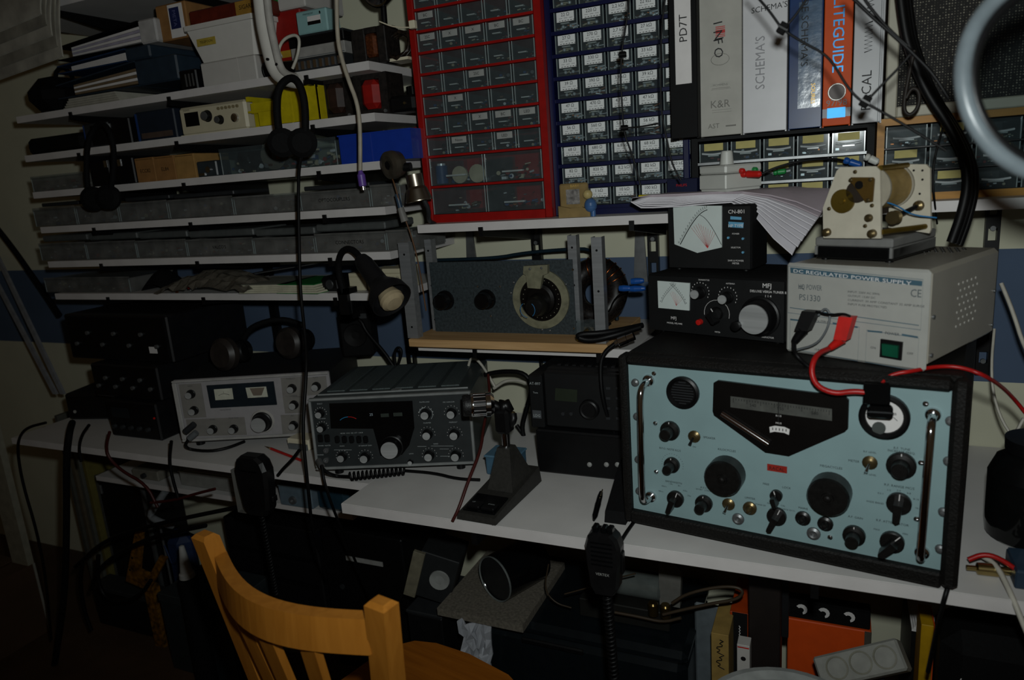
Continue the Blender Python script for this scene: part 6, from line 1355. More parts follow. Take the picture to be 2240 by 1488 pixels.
# right of the receiver
c = atz(2215, 1185, DZ); t = thing('dark_bottle', 'dark brown glass jar at the right edge of the desk', 'jar', (c.x+.03, c.y+.02, DZ))
MB().lathe([(0, 0), (.055, 0), (.066, .008), (.068, .03), (.068, .11), (.058, .135), (.045, .145), (.045, .15), (0, .15)], (0, 0, 0), (0, 0, 1), 32).ob('jar', M('dark_glass', '0c0d0d', .08), t); MB().lathe([(.047, 0), (.048, .02), (0, .022)], (0, 0, .15), (0, 0, 1), 28).ob('lid', black, t)
c = atz(2165, 1245, DZ+.012); t = thing('adapter_plug', 'brass and silver adapter plug lying right of receiver', 'connector', (c.x, c.y, DZ+.011), .1)
MB().lathe([(0, -.03), (.004, -.03), (.004, -.018), (.009, -.016), (.010, .012), (.006, .014), (.006, .026), (.009, .028), (.009, .034), (0, .034)], (0, 0, 0), (1, 0, 0), 16).ob('shell', M('gold_silver', 'b5a06a', .25, 1), t); MB().cyl((.034, 0, 0), (.044, 0, 0), .002, 8).ob('pin', brass, t)
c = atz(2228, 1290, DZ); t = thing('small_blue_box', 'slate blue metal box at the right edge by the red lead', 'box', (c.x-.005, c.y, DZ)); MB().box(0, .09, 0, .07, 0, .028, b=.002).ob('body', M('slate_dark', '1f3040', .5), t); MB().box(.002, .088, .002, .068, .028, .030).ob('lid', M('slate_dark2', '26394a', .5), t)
cable('red_lead', [atz(2118, 1225, DZ+.02), atz(2150, 1212, DZ+.03), atz(2185, 1220, DZ+.03), atz(2240, 1258, DZ+.02), atz(2290, 1300, DZ+.01)], .0038, rcable, 'red lead on the desk right of the receiver')
cable('white_lead', [atz(2150, 1218, DZ+.02), atz(2180, 1235, DZ+.02), at(2212, 1300, -.60), at(2240, 1370, -.625), at(2270, 1440, -.63)], .004, wcable, 'white lead hanging over the desk edge at right')
cable('white_lead', [at(2190, 620, -.25), at(2215, 680, -.27), at(2240, 760, -.28), at(2290, 850, -.28)], .0035, wcable, 'white lead curving beside the power supply')
cable('white_lead', [at(2175, 720, -.2), at(2168, 800, -.24), at(2173, 870, -.26), at(2200, 940, -.28), at(2250, 990, -.3)], .0025, wcable, 'thin pale lead hanging behind the receiver at right')
cable('white_lead', [at(2240, 915, -.32), at(2215, 960, -.33), at(2212, 1020, -.36), at(2235, 1080, -.37), at(2280, 1120, -.37)], .0028, wcable, 'pale lead looping over the dark jar')

# ================================================================== CABLES AND PLUGS ON THE POWER SUPPLY
fz = fp
def PS(px, py, y): a, b = fp.lp(px, py, y); return fp.m @ Vector((a, y, b))
def croc(lb, pts, mat, r):
    t = thing('battery_clip', lb, 'clip', PS(*pts[0], -.012)); o = t.location.copy(); A_, B_, C_ = [PS(*p, y)-o for p, y in zip(pts, (-.012, -.024, -.028))]
    u = (B_-A_); sx = Vector((.94, -.33, 0))*r; 
    m = MB(); nrm = Vector((-.42, -.9, 0))*.008
    V_ = [A_-sx, A_+sx, B_+sx*.9, B_-sx*.9]; m.add([v-nrm for v in V_]+[v+nrm for v in V_], [(0, 1, 2, 3), (7, 6, 5, 4), (0, 4, 5, 1), (1, 5, 6, 2), (2, 6, 7, 3), (3, 7, 4, 0)]); m.ob('jaw_cover', mat, t)
    MB().tube([B_, B_+(C_-B_)*.5, C_], [r*.8, r*.45], 10, 0, 1).ob('boot', mat, t)
    return t
croc('black insulated clip on the power supply output', ((1775, 680), (1757, 722), (1737, 748)), black, .011)
croc('red insulated clip on the power supply output', ((1855, 692), (1842, 742), (1815, 762)), red, .010)
cable('grey_wire', [PS(1790, 690, -.016), PS(1806, 672, -.014), PS(1818, 690, -.014), PS(1808, 725, -.02), PS(1785, 755, -.02), PS(1740, 766, -.02)], .0018, mgrey, 'grey thin wire looped between the two clips')
cable('black_wire', [PS(1785, 682, -.018), PS(1815, 690, -.02), PS(1845, 686, -.022), PS(1860, 692, -.022)], .002, bcable, 'black thin wire joining the two clips')
cable('red_lead', [PS(1815, 762, -.028), at(1785, 775, -.60), at(1773, 810, -.615), at(1785, 845, -.62), at(1825, 862, -.62), at(1865, 856, -.622), at(1897, 859, -.622)], .0042, rcable, 'thick red lead from the red clip to the fuse holder')
cable('black_lead', [PS(1737, 748, -.028), at(1738, 775, -.58), at(1765, 800, -.57), at(1800, 825, -.575)], .0035, bcable, 'black lead from the black clip onto the receiver top')
t = thing('fuse_holder', 'black fuse holder hanging in front of the receiver meter', 'fuse holder', at(1920, 880, -.618)); o = t.location.copy()
A_ = at(1915, 838, -.618)-o; B_ = at(1922, 915, -.625)-o
m = MB().box(-.019, .015, -.008, .008, B_.z*.1, A_.z, b=.002); m.ob('body', M('gloss_black'), t); MB().box(-.013, .019, -.012, .004, B_.z, B_.z*.15, b=.003).ob('cap', M('gloss_black'), t); MB().box(-.014, .02, -.0135, -.012, B_.z*.55, B_.z*.48).ob('rib', dgrey, t)
cable('red_lead', [at(1928, 842, -.615), at(1940, 825, -.60), at(1965, 816, -.60), atz(1990, 813, RT_+.004), atz(2050, 801, RT_+.004), atz(2105, 803, RT_+.004), at(2165, 826, atz(2105, 803, RT_+.004).y-.02), at(2210, 862, -.40), at(2260, 925, -.40)], .003, rcable, 'thin red lead from the fuse holder to the right')

# ================================================================== CABLES ACROSS THE BINDERS
YC = -.60
C_ = lambda *pp: [at(a, b, YC) for a, b in pp]
cable('antenna_wire', C_((1640, -25), (1680, 20), (1700, 48), (1712, 65), (1760, 95), (1805, 118), (1830, 150), (1850, 185), (1875, 215), (1895, 226), (1960, 262), (2030, 305), (2070, 330)), .0018, bcable, 'thin black wire sagging across the binders with two clips')
cable('antenna_wire', C_((1712, 65), (1740, 35), (1770, -10)), .0018, bcable, 'short black wire rising from the left wire clip')
cable('antenna_wire', C_((1895, 222), (1930, 185), (1970, 145), (1990, 120)), .0018, bcable, 'short black wire rising from the right wire clip')
cable('antenna_wire', C_((1850, -20), (1895, 25), (1940, 65), (1985, 105), (2005, 125), (2040, 160), (2075, 215)), .0024, bcable, 'black wire crossing the white binder and speaker grille')
cable('antenna_wire', C_((1880, -20), (1905, 20), (1950, 70), (1985, 100)), .002, bcable, 'second black wire crossing beside the speaker frame')
for (px, py), lb in (((1712, 62), 'small black wire clip before the blue binder'), ((1893, 222), 'small black wire clip before the white marked binder')):
    q = at(px, py, YC-.002); t = thing('wire_clip', lb, 'clip', q, ry=.6); MB().box(-.0055, .0055, -.005, .005, -.0075, .0075, b=.001).ob('block', blackm, t); MB().box(-.0065, .0065, -.006, -.004, -.001, .001).ob('tab', black, t)
YC = -.42
cable('antenna_wire', C_((1378, -20), (1372, 40), (1360, 110), (1357, 170), (1361, 230), (1364, 290), (1380, 330), (1392, 370), (1402, 410)), .0018, bcable, 'thin black wire hanging down over the resistor drawers')
cable('antenna_wire', C_((1456, -10), (1447, 60), (1445, 150), (1446, 250), (1460, 310), (1470, 360), (1490, 395)), .0018, bcable, 'second thin black wire hanging beside the black file case')
cable('antenna_wire', C_((1366, 280), (1400, 278), (1440, 270)), .0016, bcable, 'short black wire linking the two hanging wires')
for (px, py), lb in (((1362, 120), 'upper black clip on the wire before the resistor drawers'), ((1366, 280), 'lower black clip on the wire before the resistor drawers')):
    q = at(px, py, YC); t = thing('wire_clip', lb, 'clip', q); MB().box(-.006, .006, -.004, .004, -.005, .005, b=.001).ob('block', M('gloss_black'), t); MB().box(-.007, .007, -.005, -.003, -.001, .001).ob('tab', black, t)
bun = [(1975, -40), (1984, 40), (1995, 100), (2033, 200), (2085, 274), (2120, 345), (2127, 403), (2112, 470), (2090, 530)]
for k in range(3):
    cable('cable_bundle', [at(a+k*9-9, b+k*3, -.34+.008*k) for a, b in bun], .0075-.001*k, bcable, ('left strand', 'middle strand', 'right strand')[k]+' of the thick black cables hanging over the loudspeaker', seg=8, group='thick black hanging cables')
cable('knotted_cable', [at(2000, 110, -.36), at(1985, 180, -.36), at(1975, 240, -.36), at(1990, 255, -.36), at(2010, 235, -.36), at(2012, 200, -.36), at(1995, 190, -.36), at(1982, 215, -.36)], .003, M('brown_cord', '1e1813', .6), 'knotted dark cord hanging over the speaker grille')
cable('hanging_wire', [at(2062, 280, -.30), at(2045, 340, -.31), at(2040, 390, -.31), at(2044, 440, -.31), at(2050, 490, -.28)], .0016, bcable, 'thin black wire hanging behind the roller coil')
cable('hanging_wire', [at(2155, 275, -.3), at(2190, 310, -.3), at(2240, 335, -.3)], .002, bcable, 'thin black wire across the wooden drawer cabinet at right')

# magnifier lamp close to the camera
md = .60
def near(px, py): r = ray(px, py); return CAM+r*(md/(r.dot(FW)))
cc = near(2332, 165); R0 = 226/F*md
e1, e2 = RT, UP
mg = thing('magnifier_lamp', 'pale curved rim of a magnifier lamp close by at right', 'magnifier lamp', cc)
MB().tube([(e1*math.cos(k*math.pi/32)+e2*math.sin(k*math.pi/32))*R0 for k in range(64)], .0068, 12, 0, 0, True).ob('rim', M('rim_bluegrey', '565e62', .35), mg)
MB().tube([(e1*math.cos(k*math.pi/32)+e2*math.sin(k*math.pi/32))*(R0-.0095)+FW*.002 for k in range(64)], .0045, 8, 0, 0, True).ob('inner_rim', black, mg)
MB().lathe([(R0-.006, .0), (R0*.5, .004), (0, .006)], FW*.004, FW, 40).lathe([(R0-.006, 0), (R0*.5, -.004), (0, -.006)], FW*.002, FW, 40).ob('lens', M('lens_glass', '101214', .05, kind='clear', coat=.06), mg)
MB().tube([e1*R0, e1*R0*1.6+e2*.03, e1*R0*3+e2*.12+FW*.1, Vector((.85, -.45, 1.75))-cc, Vector((.95, -.50, 1.2))-cc, Vector((.95, -.55, DZ+.02))-cc], .008, 10, 0, 2).ob('arm', wpl, mg); MB().box(.93-cc.x, .97-cc.x, -.60-cc.y, -.50-cc.y, DZ-cc.z+.0005, DZ-cc.z+.03).ob('clamp', black, mg)

# ================================================================== UNDER THE DESK
# low shelf under the left desk
uy = -.30; uz = at(458, 1079, uy).z
ux0, ux1 = at(209, 1040, uy).x, at(770, 1120, uy).x
us_ = thing('low_shelf', 'white shelf slung under the left desk, cluttered with leads', 'shelf', (ux0, uy, uz-.016)); w = ux1-ux0
MB().box(0, w, .001, .29, 0, .016).ob('board', white, us_); MB().box(0, w, 0, .001, .0004, .0156).ob('edge_band', edgew, us_)
for x in (.02, w*.5, w-.02): MB().box(x-.004, x+.004, .27, .285, .016, DZ-.018-.03-uz+.016).ob('hanger', steel, us_)
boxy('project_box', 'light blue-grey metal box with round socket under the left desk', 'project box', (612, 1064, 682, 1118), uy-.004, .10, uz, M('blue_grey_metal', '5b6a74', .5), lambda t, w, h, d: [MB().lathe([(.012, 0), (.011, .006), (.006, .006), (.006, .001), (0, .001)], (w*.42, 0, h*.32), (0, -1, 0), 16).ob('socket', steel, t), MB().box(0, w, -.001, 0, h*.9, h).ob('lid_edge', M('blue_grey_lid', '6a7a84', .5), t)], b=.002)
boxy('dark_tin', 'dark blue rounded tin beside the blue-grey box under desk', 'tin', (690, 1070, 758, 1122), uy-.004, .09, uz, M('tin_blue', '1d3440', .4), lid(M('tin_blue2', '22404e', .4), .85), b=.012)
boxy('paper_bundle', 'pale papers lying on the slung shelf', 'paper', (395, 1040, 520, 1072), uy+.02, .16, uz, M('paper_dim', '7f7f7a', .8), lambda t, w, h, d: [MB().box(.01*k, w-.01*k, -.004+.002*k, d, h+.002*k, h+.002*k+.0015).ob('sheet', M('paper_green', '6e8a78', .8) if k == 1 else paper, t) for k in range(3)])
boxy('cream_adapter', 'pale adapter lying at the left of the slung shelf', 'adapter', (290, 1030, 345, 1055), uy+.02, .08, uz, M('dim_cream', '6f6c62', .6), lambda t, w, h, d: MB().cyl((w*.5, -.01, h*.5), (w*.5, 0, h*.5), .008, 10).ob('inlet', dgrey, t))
for k, (pts, mt_, lb) in enumerate(((((240, 945), (232, 975), (236, 1000), (265, 1030), (320, 1060), (345, 1110)), M('dark_red_lead'), 'dark red lead looping down from the left desk'),
        (((375, 965), (370, 1010), (378, 1050), (390, 1090)), bcable, 'black lead dropping from the dark stack to slung shelf'),
        (((195, 930), (180, 950), (172, 980), (178, 1010)), bcable, 'short black lead over the left desk edge'),
        (((100, 925), (60, 935), (42, 955), (38, 990), (50, 1060), (80, 1160), (100, 1260), (112, 1400)), bcable, 'black lead from the far left end of the desk to floor'),
        (((330, 1100), (380, 1095), (430, 1080), (470, 1070)), M('dark_red_lead'), 'dark red lead lying along the slung shelf'),
        (((655, 985), (640, 1005), (620, 1025), (608, 1040)), bcable, 'short black lead from the wall plug to desk edge'))):
    cable('black_lead' if mt_ is bcable else 'red_lead', [at(a, b, -.525) for a, b in pts], .004, mt_, lb)
t = thing('thick_cable', 'thick black cable hanging from the left desk to the floor', 'cable', at(150, 940, -.52)); o = t.location.copy()
MB().tube([at(158, 925, -.46)-o, at(152, 945, -.525)-o, at(145, 1000, -.53)-o, at(146, 1150, -.53)-o, at(142, 1300, -.53)-o, at(125, 1420, -.53)-o, at(112, 1500, -.53)-o], .009, 10, 0, 2).ob('cord', blackm, t)
for k, (pts, lb) in enumerate((((('165', 1240), (230, 1180), (330, 1150), (420, 1130), (520, 1110)), 'black cable rising right across the clutter below desk'), (((200, 1290), (212, 1250), (250, 1215), (330, 1175), (450, 1150)), 'second black cable rising right below the left desk'), (((215, 1215), (213, 1270), (230, 1310), (270, 1318), (310, 1300), (330, 1270)), 'black cable loop lying below the left desk'), (((180, 1230), (175, 1280), (185, 1340), (200, 1380)), 'short black cable hanging near the thick cable'))):
    cable('floor_cable', [at(float(a), b, -.46) for a, b in pts], .006, bcable, lb, seg=8)
# far left cupboard, leaning strips
c0 = at(112, 1380, -.41); cx_ = c0.x
cu = thing('cupboard', 'brown low cupboard with white upright at the left edge', 'cupboard', (cx_, -.41, 0)); ch_ = at(75, 1232, -.41).z
bwn = M('brown_laminate', '4e3a2a', .55, var=.1, scale=8)
MB().box(-.45, -.002, -.75, 0, 0, ch_).ob('carcass', bwn, cu); MB().box(-.006, 0, -.006, .001, 0, ch_).ob('edge_strip', M('pale_strip', '8f8d84', .5), cu)
wleft = at(41, 1226, -.41).x-cx_
MB().box(wleft, -.002, -.02, 0, ch_, 2.0).ob('upright', M('white_upright', '8f8c7c', .5), cu); MB().box(wleft-.25, wleft-.002, -.3, -.02, ch_+.003, ch_+.006).ob('shelf_board', bwn, cu)
for k, (a, b, lb, mt_) in enumerate(((( 138, 862), (-6, 560), 'white trim strip leaning against wall at far left', M('strip_white', '84868a', .5)), ((122, 862), (-30, 575), 'second white trim strip leaning beside the first', M('strip_white')))):
    A_, B_ = at(*a, -.20), at(*b, -.02); d_ = B_-A_; sx = Vector((.010, 0, 0)); sy = Vector((0, .004, 0)); A_.z = max(A_.z, DZ+.001)
    MB().add([A_-sx-sy, A_+sx-sy, A_+sx+sy, A_-sx+sy, B_-sx-sy, B_+sx-sy, B_+sx+sy, B_-sx+sy], [(0, 1, 2, 3), (7, 6, 5, 4), (0, 4, 5, 1), (1, 5, 6, 2), (2, 6, 7, 3), (3, 7, 4, 0)]).ob('trim_strip', mt_, None, lb, 'trim strip', 'trim strips leaning at the left')
cable('wall_cable', [at(-30, 470, -.05), at(30, 545, -.06), at(75, 610, -.07), at(100, 645, -.08), at(130, 690, -.1)], .010, blackm, 'thick black cable running down the wall at far left', seg=8)
# boards leaning upright under the left desk
for k, (px, mt_, lb) in enumerate(((160, M('board_grey', '4e4d46', .7), 'greyish board standing nearest the thick cable'), (172, M('board_tan', '5d5443', .7), 'tan board second in the row of standing boards'), (184, M('board_grey2', '595a52', .7), 'pale board third in the row of standing boards'), (197, M('board_olive', '6a6230', .7), 'olive yellow board at the right of the standing boards'))):
    a = at(px, 1080, -.20); x = a.x
    MB().box(x-.008, x+.008, -.20, -.03, 0, DZ-.06-.02*k, b=.001).ob('standing_board', mt_, None, lb, 'board', 'boards standing under the left desk')
def ub(name, lb, cat, r, Y, d, mat, deco=None, b=.004, z0=0.0, rz=0): return boxy(name, lb, cat, r, Y, d, z0, mat, deco, b, rz)
ub('flight_case', 'dark case with metal corner strips under the left desk', 'case', (226, 1050, 322, 1200), -.18, .15, bxm, lambda t, w, h, d: [MB().box(-.002, .008, -.002, .008, 0, h).ob('corner_strip', steel, t), MB().box(w-.008, w+.002, -.002, .008, 0, h).ob('corner_strip', steel, t), MB().box(w*.05, w*.12, -.008, 0, h*.86, h*.93, b=.002).ob('catch', steel, t)])
# yellow open frame, white cone, blue bag, bins
q = at(320, 1285, -.36); yf = thing('yellow_frame', 'battered yellow angled bracket with slots on the floor heap', 'bracket', (q.x, -.36, 0)); ym = M('yellow_steel', '84590f', .6, var=.45, scale=60)
G = lambda px, py: (at(px, py, -.36).x-q.x, at(px, py, -.36).z)
P_ = [G(*p) for p in ((277, 1270), (297, 1165), (316, 1150), (308, 1245), (330, 1255), (352, 1215), (366, 1220), (328, 1292))]
MB().prism(P_, -.004, .004).ob('arm', ym, yf)
for f_ in (.25, .5, .75):
    a = P_[0]; b = P_[1]; MB().cyl((a[0]+(b[0]-a[0])*f_+.010, -.005, a[1]+(b[1]-a[1])*f_), (a[0]+(b[0]-a[0])*f_+.010, -.003, a[1]+(b[1]-a[1])*f_), .004, 8).ob('hole', black, yf)
MB().box(-.02, .02, .004, .03, 0, G(300, 1280)[1]).ob('stem', ym, yf)
ub('heap_box', 'low dark box beneath the yellow bracket', 'box', (215, 1300, 350, 1400), -.33, .07, bxm, lid(dgrey, .9))
q = at(410, 1262, -.455); zb_ = q.z
wcn = thing('plastic_nozzle', 'white conical plastic nozzle on the dark bin', 'nozzle', (q.x, -.455, 0)); MB().lathe([(0, zb_), (.021, zb_), (.020, zb_+.012), (.0165, zb_+.016), (.007, zb_+.092), (.004, zb_+.094), (0, zb_+.094)], (0, 0, 0), (0, 0, 1), 20).ob('cone', M('white_nozzle', 'a3a3a0', .4), wcn); MB().lathe([(0, 0), (.03, 0), (.026, zb_*.98), (.014, zb_)], (0, 0, 0), (0, 0, 1), 16).ob('bottle', blackm, wcn)
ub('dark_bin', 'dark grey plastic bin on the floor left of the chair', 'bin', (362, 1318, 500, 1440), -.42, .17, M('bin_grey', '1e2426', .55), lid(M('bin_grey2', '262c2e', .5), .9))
ub('blue_bag', 'blue bag stuffed behind the cables under left desk', 'bag', (352, 1172, 400, 1212), -.30, .07, M('bag_blue', '17294a', .6), lambda t, w, h, d: MB().tube([(w*.2, -.003, h*.9), (w*.5, -.008, h*.7), (w*.8, -.003, h*.9)], .003, 6, 0, 1).ob('fold', M('bag_blue'), t), b=.03)
m = thing('white_tubing', 'bent white plastic tubing under the left desk', 'tube', at(345, 1125, -.30)); o = m.location.copy()
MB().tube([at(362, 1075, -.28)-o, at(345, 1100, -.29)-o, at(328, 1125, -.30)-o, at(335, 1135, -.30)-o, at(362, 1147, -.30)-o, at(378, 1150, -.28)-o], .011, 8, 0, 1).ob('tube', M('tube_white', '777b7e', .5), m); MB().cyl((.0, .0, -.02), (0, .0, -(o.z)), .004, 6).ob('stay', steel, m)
ub('crate', 'big black crate in the dark under the middle of desk', 'crate', (505, 1150, 700, 1330), -.22, .2, bxm, lambda t, w, h, d: [MB().box(w*.04, w*.96, -.003, 0, h*(.15+.2*k), h*(.15+.2*k)+.012).ob('slat', black, t) for k in range(4)])
ub('computer_case', 'black computer case under the desk behind the chair', 'computer', (712, 1170, 885, 1330), -.24, .22, black, lambda t, w, h, d: [MB().box(w*.3, w*.75, -.002, 0, h*.80, h*.83).ob('slot', M('grey_button'), t), MB().cyl((w*.2, -.003, h*.6), (w*.2, 0, h*.6), .008, 10).ob('button', dgrey, t)])
# centre heap: storage chest, board, drum, tilted cabinet
zc = at(1270, 1385, -.36).z
x0, x1 = at(1045, 1430, -.36).x, at(1500, 1430, -.36).x
st = thing('storage_chest', 'wide glossy black plastic chest under the desk', 'chest', (x0, -.36, 0)); w = x1-x0; gl = M('gloss_dark_blue', '0f1518', .22)
MB().box(0, w, 0, .3, .01, zc-.03, b=.02).ob('body', gl, st); MB().box(-.004, w+.004, -.006, .304, zc-.032, zc, b=.012).ob('lid', gl, st); MB().box(w*.25, w*.55, -.012, -.004, zc-.05, zc-.036, b=.003).ob('handle', black, st)
for x in (.04, w-.04): MB().cyl((x, .05, 0), (x, .05, .012), .015, 10).cyl((x, .25, 0), (x, .25, .012), .015, 10).ob('foot', black, st)
pbm = M('particle_board', '6d675c', .8, var=.25, scale=150)
fbx = Fr((at(960, 1368, -.40).x, -.40, zc+.0205), 0)
MB().box(at(960, 1368, -.40).x, at(1143, 1368, -.40).x, -.40, -.12, zc+.0005, zc+.0195).ob('particle_board', [pbm], None, 'raw particle board offcut under the black drum', 'board')
zpb = zc+.02
dA = at(1083, 1283, -.33); rr_ = .056
zc_d = zpb+rr_+.001; dA.z = zc_d
dr_ = thing('metal_drum', 'black cylindrical drum with pale front rim lying on board', 'drum', (dA.x, -.33, zpb)); hz = rr_+.001; axd = Vector((.40, .9, 0))
MB().lathe([(rr_*.96, .004), (rr_, 0), (rr_, .13), (rr_*.97, .135), (0, .135)], (0, 0, hz), axd, 32).ob('shell', M('gloss_black'), dr_); MB().lathe([(rr_*.955, .004), (0, .004)], (0, 0, hz), axd, 32).ob('end_disc', M('disc_dark', '1e1f20', .25), dr_); MB().lathe([(rr_*.95, .001), (rr_, -.0015), (rr_*1.01, .002), (rr_, .004)], (0, 0, hz), axd, 32).ob('rim', M('rim_grey', '7c8280', .4, .5), dr_)
q = at(895, 1305, -.37)
tc_ = thing('tilted_cabinet', 'dark loudspeaker cabinet tilted on edge with beige front edge', 'cabinet', q, rz=.25, ry=.32)
hh = .125
MB().box(0, .10, .012, .12, 0, hh, b=.002).ob('box', M('cab_dark', '1b1d1e', .6), tc_); MB().box(-.016, .014, 0, .012, 0, hh, b=.001).ob('front_edge', M('beige_edge', '6f6a58', .7, var=.2), tc_); MB().lathe([(.026, 0), (.025, .004), (.012, .001), (0, .001)], (.062, .012, hh*.5), (0, -1, 0), 22).ob('cone', M('cone_pale', '8d8f8c', .5), tc_)
t = thing('support_crate', 'dark crate carrying the tilted loudspeaker cabinet', 'crate', (q.x-.02, -.36, 0)); MB().box(0, .10, 0, .18, 0, q.z-.055, b=.003).ob('body', bxm, t); MB().box(-.002, .102, -.002, .182, q.z-.055, q.z-.046, b=.002).ob('lid', dgrey, t)
q = at(1030, 1400, -.42); rn = random.Random(21)
t = thing('plastic_bag', 'crumpled white plastic bag beside the black chest', 'plastic bag', (q.x, -.41, 0))
MB().sheet(lambda u, v: ((u-.5)*(.05+.02*v)+rn.uniform(-.006, .006), rn.uniform(-.008, .008)+.02*u, q.z*(.55+.55*v)+rn.uniform(-.006, .006)), 8, 8, (0, .004, 0), 0, False).ob('bag', M('white_bag', '9fa2a8', .3), t)
MB().box(-.02, .02, .01, .035, 0, q.z*.7).ob('bottle', dgrey, t)
# glass and metal lamp unit, big jar
zt_ = zc
gx = at(1265, 1290, -.30).x
gu = thing('instrument_chassis', 'metal chassis with silver drum and two brass cans on chest', 'chassis', (gx, -.30, zc+.001)); w = at(1480, 1290, -.30).x-gx; h = at(1400, 1240, -.30).z-zc
MB().box(0, w*.92, 0, .12, 0, h*.3, b=.002).ob('deck', M('chassis_dark', '2a2a27', .4, .5), gu)
MB().lathe([(0, 0), (.028, 0), (.028, w*.70), (.022, w*.72), (0, w*.72)], (.02, .05, h*.3+.028), (1, 0, 0), 22).ob('glass_drum', M('grey_glass', '6a716e', .15, .4), gu)
for k in range(2): MB().lathe([(0, 0), (.0115, 0), (.0115, .026), (.009, .03), (0, .03)], (w*(.78+.12*k), -.012, h*.3+.001), (0, 0, 1), 16).ob('brass_can', M('dark_brass', '6b5a34', .25, .9), gu)
MB().prism([(w*.80, h*.3), (w*1.0, h*.3), (w*1.02, h*.9), (w*.88, h*1.1), (w*.80, h*1.0)], .03, .05).ob('end_plate', M('grey_plate'), gu)
for k, (pts, lb) in enumerate(((((1470, 1320), (1500, 1300), (1560, 1285), (1610, 1283), (1628, 1295), (1612, 1312), (1560, 1320), (1490, 1335), (1450, 1345)), 'brown flex doubled back in a long loop under desk'), (((1345, 1340), (1400, 1350), (1450, 1362), (1490, 1352)), 'brown flex lying across the black chest'), (((1235, 1300), (1290, 1285), (1330, 1270), (1390, 1255)), 'thin brown wire over the metal chassis'), (((1200, 1235), (1190, 1290), (1215, 1320), (1250, 1330)), 'yellow-brown wire behind the black drum'))):
    cable('flex', [at(a, b, -.345) for a, b in pts], .0035 if k < 2 else .0018, M('brown_flex', '3a2f22', .5), lb)
# right part: panels, cartons, binder
ub('sheet_board', 'grey sheet panel standing behind the cartons at right', 'board', (1520, 1325, 1585, 1480), -.26, .01, M('grey_sheet', '5c6468', .6), lambda t, w, h, d: MB().box(w*.9, w, -.002, 0, 0, h).ob('edge', mgrey, t))
def dtxt(s, mt_, ls, q): return lambda t, w, h, d: MB().text(s, ls, (w*q[0], -.0008, h*q[1]), D_, (1, 0, 0)).ob('lettering', mt_, t)
ub('cardboard_box', 'tan carton with handwritten black lettering below the desk', 'box', (1556, 1388, 1594, 1480), -.36, .12, M('tan_card3', '94793f', .8), lambda t, w, h, d: MB().tube([(w*(.5+.14*math.sin(k*1.7)+.12*math.sin(k*.6)), -.0006, h*(.97-.007*k)) for k in range(24)], .0012, 4).ob('handwriting', ink, t), b=.001)
ub('carton', 'orange and black carton standing left of the desk leg', 'box', (1597, 1342, 1650, 1480), -.285, .14, M('carton_orange', 'a83c0c', .5), lambda t, w, h, d: [MB().box(w*.1, w*.72, -.001, 0, h*.0, h).ob('black_band', ink, t), MB().tube([(w*(.38+.05*(k % 2)), -.0016, h*(.93-.008*k)) for k in range(16)], .0012, 4).ob('lettering', paper, t)], b=.001)
ub('carton', 'small white carton with black dot before the orange carton', 'box', (1612, 1412, 1640, 1480), -.40, .03, M('white_card'), lambda t, w, h, d: [MB().lathe([(.005, 0), (0, .0006)], (w*.5, 0, h*.93), (0, -1, 0), 14).ob('dot', ink, t), MB().box(w*.05, w*.95, -.0006, 0, h*.985, h*.99).ob('line', red, t)], b=.001)
q = at(1712, 1330, -.305); MB().box(q.x-.010, q.x+.012, -.312, -.301, at(1712, 1390, -.305).z, DZ-.0225, b=.001).ob('angle_iron', M('grey_iron', '2a2a2c', .45, .6), None, 'grey angle iron strip screwed beside the desk leg', 'bracket')
ub('ring_binder', 'big orange binder standing under the desk at right', 'binder', (1722, 1368, 1905, 1480), -.20, .08, orange, lambda t, w, h, d: [MB().box(0, w*.35, -.001, 0, 0, h*.62, b=.0004).ob('label', paper, t), MB().box(w*.92, w, -.002, .0, 0, h).ob('grey_edge', M('grey_tape', '4a453c', .7), t)]+[MB().box(w*(.06+.06*k), w*(.075+.06*k), -.0016, -.001, h*.1, h*.55).ob('text_line', ink, t) for k in range(4)]+[MB().tube([(w*.78, -.002, h*.45), (w*.80, -.004, h*.40), (w*.82, -.002, h*.36)], .003, 6).ob('clip', black, t)], b=.002)
q0 = at(1722, 1325, -.19); zz = pxbox(1722, 1368, 1905, 1480, -.20, 0)[3]
t = thing('slotted_bar', 'black slotted bar with three white crescent marks on binder', 'bar', (q0.x, -.195, zz+.0005)); w = at(1905, 1340, -.195).x-q0.x
MB().box(0, w, 0, .03, 0, .045, b=.002).ob('bar', blackm, t)
for f_ in (.18, .45, .75):
    x = w*f_; m = MB(); m.prism([(x+.012*math.cos(a), .024+.012*math.sin(a)) for a in [2.6, 2.1, 1.6, 1.1, .6, .1, -.4, -.9, -1.3]]+[(x+.006*math.cos(a)-.001, .022+.006*math.sin(a)) for a in [-1.0, -.3, .4, 1.1, 1.8, 2.4]], -.001, 0); m.ob('crescent', paper, t)
o_ = atz(1822, 1500, .26); fs = thing('power_strip', 'pale grey power strip with round sockets at the bottom right', 'power strip', (at(1850, 1480, -.40).x, -.40, 0), .0)
zq = at(1900, 1440, -.40).z
fs.location = (at(1900, 1450, -.38).x, -.38, zq-.02); fs.rotation_euler = (math.radians(50), math.radians(-28), 0)
MB().box(-.10, .06, -.028, .028, -.04, 0, b=.004).ob('body', M('pale_grey', '8d8d86', .5), fs)
for x in (-.06, -.015, .03): MB().lathe([(.021, 0), (.021, .0012), (.018, .0014), (.0175, -.004), (0, -.004)], (x, 0, .0005), (0, 0, 1), 24).ob('socket', M('socket_grey', '7c7a6c', .5), fs)
ub('carton', 'dark carton propping up the pale power strip', 'box', (1840, 1500, 1935, 1510), -.36, .05, bxm, lid(dgrey, .9), z0=0)
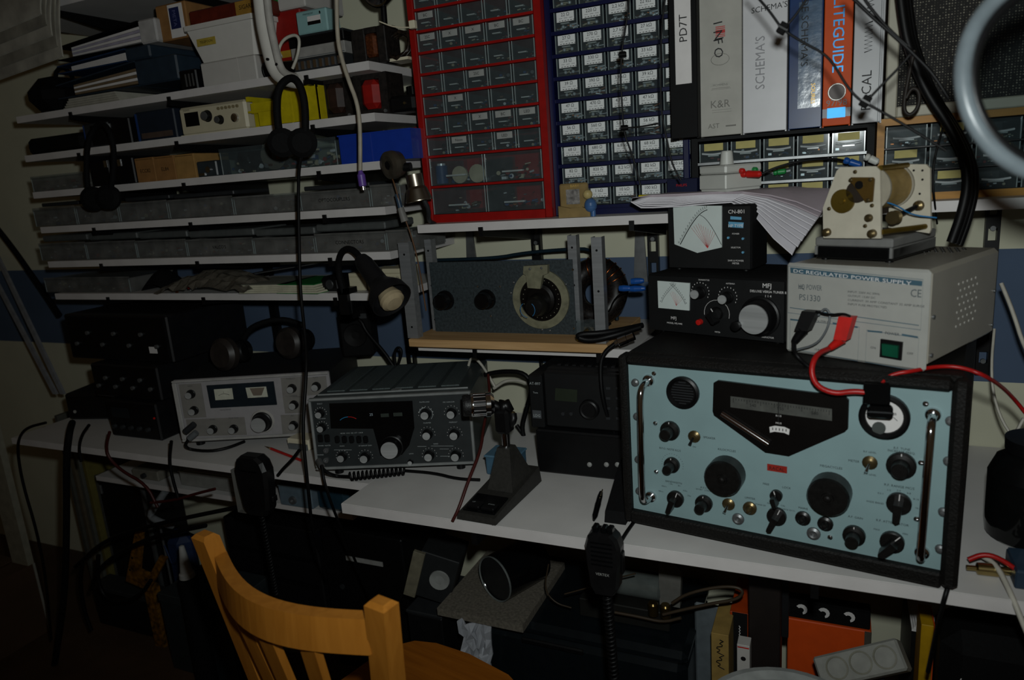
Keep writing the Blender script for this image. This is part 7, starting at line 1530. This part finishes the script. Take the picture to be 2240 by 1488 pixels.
ub('ring_binder', 'yellow to orange folder standing beside the black bag', 'binder', (2012, 1368, 2040, 1480), -.345, .07, M('folder_yellow', 'a8820c', .5), lambda t, w, h, d: MB().box(w, w+.002, 0, d, 0, h).ob('orange_side', orange, t), b=.001)
q = at(2040, 1375, -.30); t = thing('paper_pile', 'pile of white printed sheets behind the yellow folder', 'paper', (q.x, -.26, 0)); zz = at(2060, 1362, -.26).z
MB().box(-.03, .10, 0, .2, 0, zz-.03).ob('box', bxm, t)
for k in range(6): MB().box(-.03+.003*k, .10-.002*k, -.002*(k % 3), .2, zz-.0295+.006*k, zz-.0295+.006*k+.0052).ob('sheets', paper, t)
x0, x1 = at(2060, 1450, -.42).x, at(2300, 1450, -.42).x; zb2 = at(2140, 1405, -.42).z
t = thing('black_bag', 'black bag with white printed lines at the bottom right', 'bag', (x0, -.42, 0)); w = x1-x0
MB().box(0, w, 0, .14, 0, zb2, b=.03).ob('body', blackm, t)
for k in range(4):
    xx = w*(.06+.10*k); MB().add([(xx, -.0005, zb2*.70), (xx+.0015, -.0005, zb2*.70), (xx+.022, -.0005, zb2*.86), (xx+.0205, -.0005, zb2*.86), (xx, .001, zb2*.70), (xx+.0015, .001, zb2*.70), (xx+.022, .001, zb2*.86), (xx+.0205, .001, zb2*.86)], [(0, 1, 2, 3), (0, 4, 5, 1), (1, 5, 6, 2), (2, 6, 7, 3), (3, 7, 4, 0)]).ob('printed_line', paper, t)
for k, (a, b) in enumerate(((.50, .80), (.46, .70))): MB().box(w*a, w*a+.028, -.0012, .0, zb2*b, zb2*b+.012).ob('printed_patch', M('patch_grey', '8a857c', .6), t)
# white plastic seat rim, nearest at the bottom
wr = thing('white_stool', 'white plastic stool rim just entering at the bottom', 'stool', (0, 0, 0)); a = atz(1570, 1470, .46); b = atz(1905, 1474, .46)
r0 = (b.x-a.x)/2*1.15; c = (a+b)/2; wr.location = (c.x, c.y-r0*.92, 0)
MB().lathe([(0, .455), (r0*.80, .455), (r0*.92, .460), (r0, .458), (r0*1.01, .450), (r0*.97, .44), (r0*.80, .435)], (0, 0, 0), (0, 0, 1), 40).ob('seat', M('stool_white', '9c9f9c', .45), wr)
for k in range(4): an = math.pi/4+k*math.pi/2; MB().tube([(math.cos(an)*r0*.75, math.sin(an)*r0*.75, .44), (math.cos(an)*r0*.95, math.sin(an)*r0*.95, 0)], .014, 10).ob('leg', M('stool_white'), wr)
cable('black_lead', [at(2075, 1280, -.60), at(2066, 1310, -.615), at(2055, 1350, -.6), at(2045, 1400, -.55), at(2030, 1470, -.5)], .0035, bcable, 'black lead dropping from under the receiver at right')
cable('black_lead', [atz(1388, 1140, DZ+.004), atz(1370, 1165, DZ+.004), at(1355, 1190, -.613), at(1350, 1230, -.62)], .0035, bcable, 'short black lead over the desk edge by the hand microphone')
# cords behind the middle of the desk
for pts, r, mt_, lb in ((((765, 690), (790, 700), (800, 725), (840, 770), (860, 800)), .005, bcable, 'thick black cord behind the silver transceiver'), (((865, 800), (862, 770), (872, 758), (880, 770), (870, 800)), .004, bcable, 'small black cord loop standing by the wall'), (((1060, 820), (1100, 812), (1150, 815), (1165, 850), (1150, 900), (1140, 940), (1155, 980), (1165, 1010)), .006, bcable, 'thick black cord between transceiver and small radio'), (((1080, 850), (1110, 830), (1150, 835), (1175, 860), (1150, 890)), .004, wcable, 'white cord coiled behind the desk microphone'), (((1130, 930), (1150, 960), (1168, 1000), (1175, 1035)), .005, bcable, 'black cord dropping beside the large black case'), (((1025, 800), (1030, 782), (1050, 790), (1085, 850)), .0035, wcable, 'thin white cord rising behind the dark transceiver')):
    cable('cord', [at(a, b, -.16) for a, b in pts], r, mt_, lb, seg=8)
cd.dof.use_dof = True; cd.dof.focus_distance = 1.5; cd.dof.aperture_fstop = 4.0
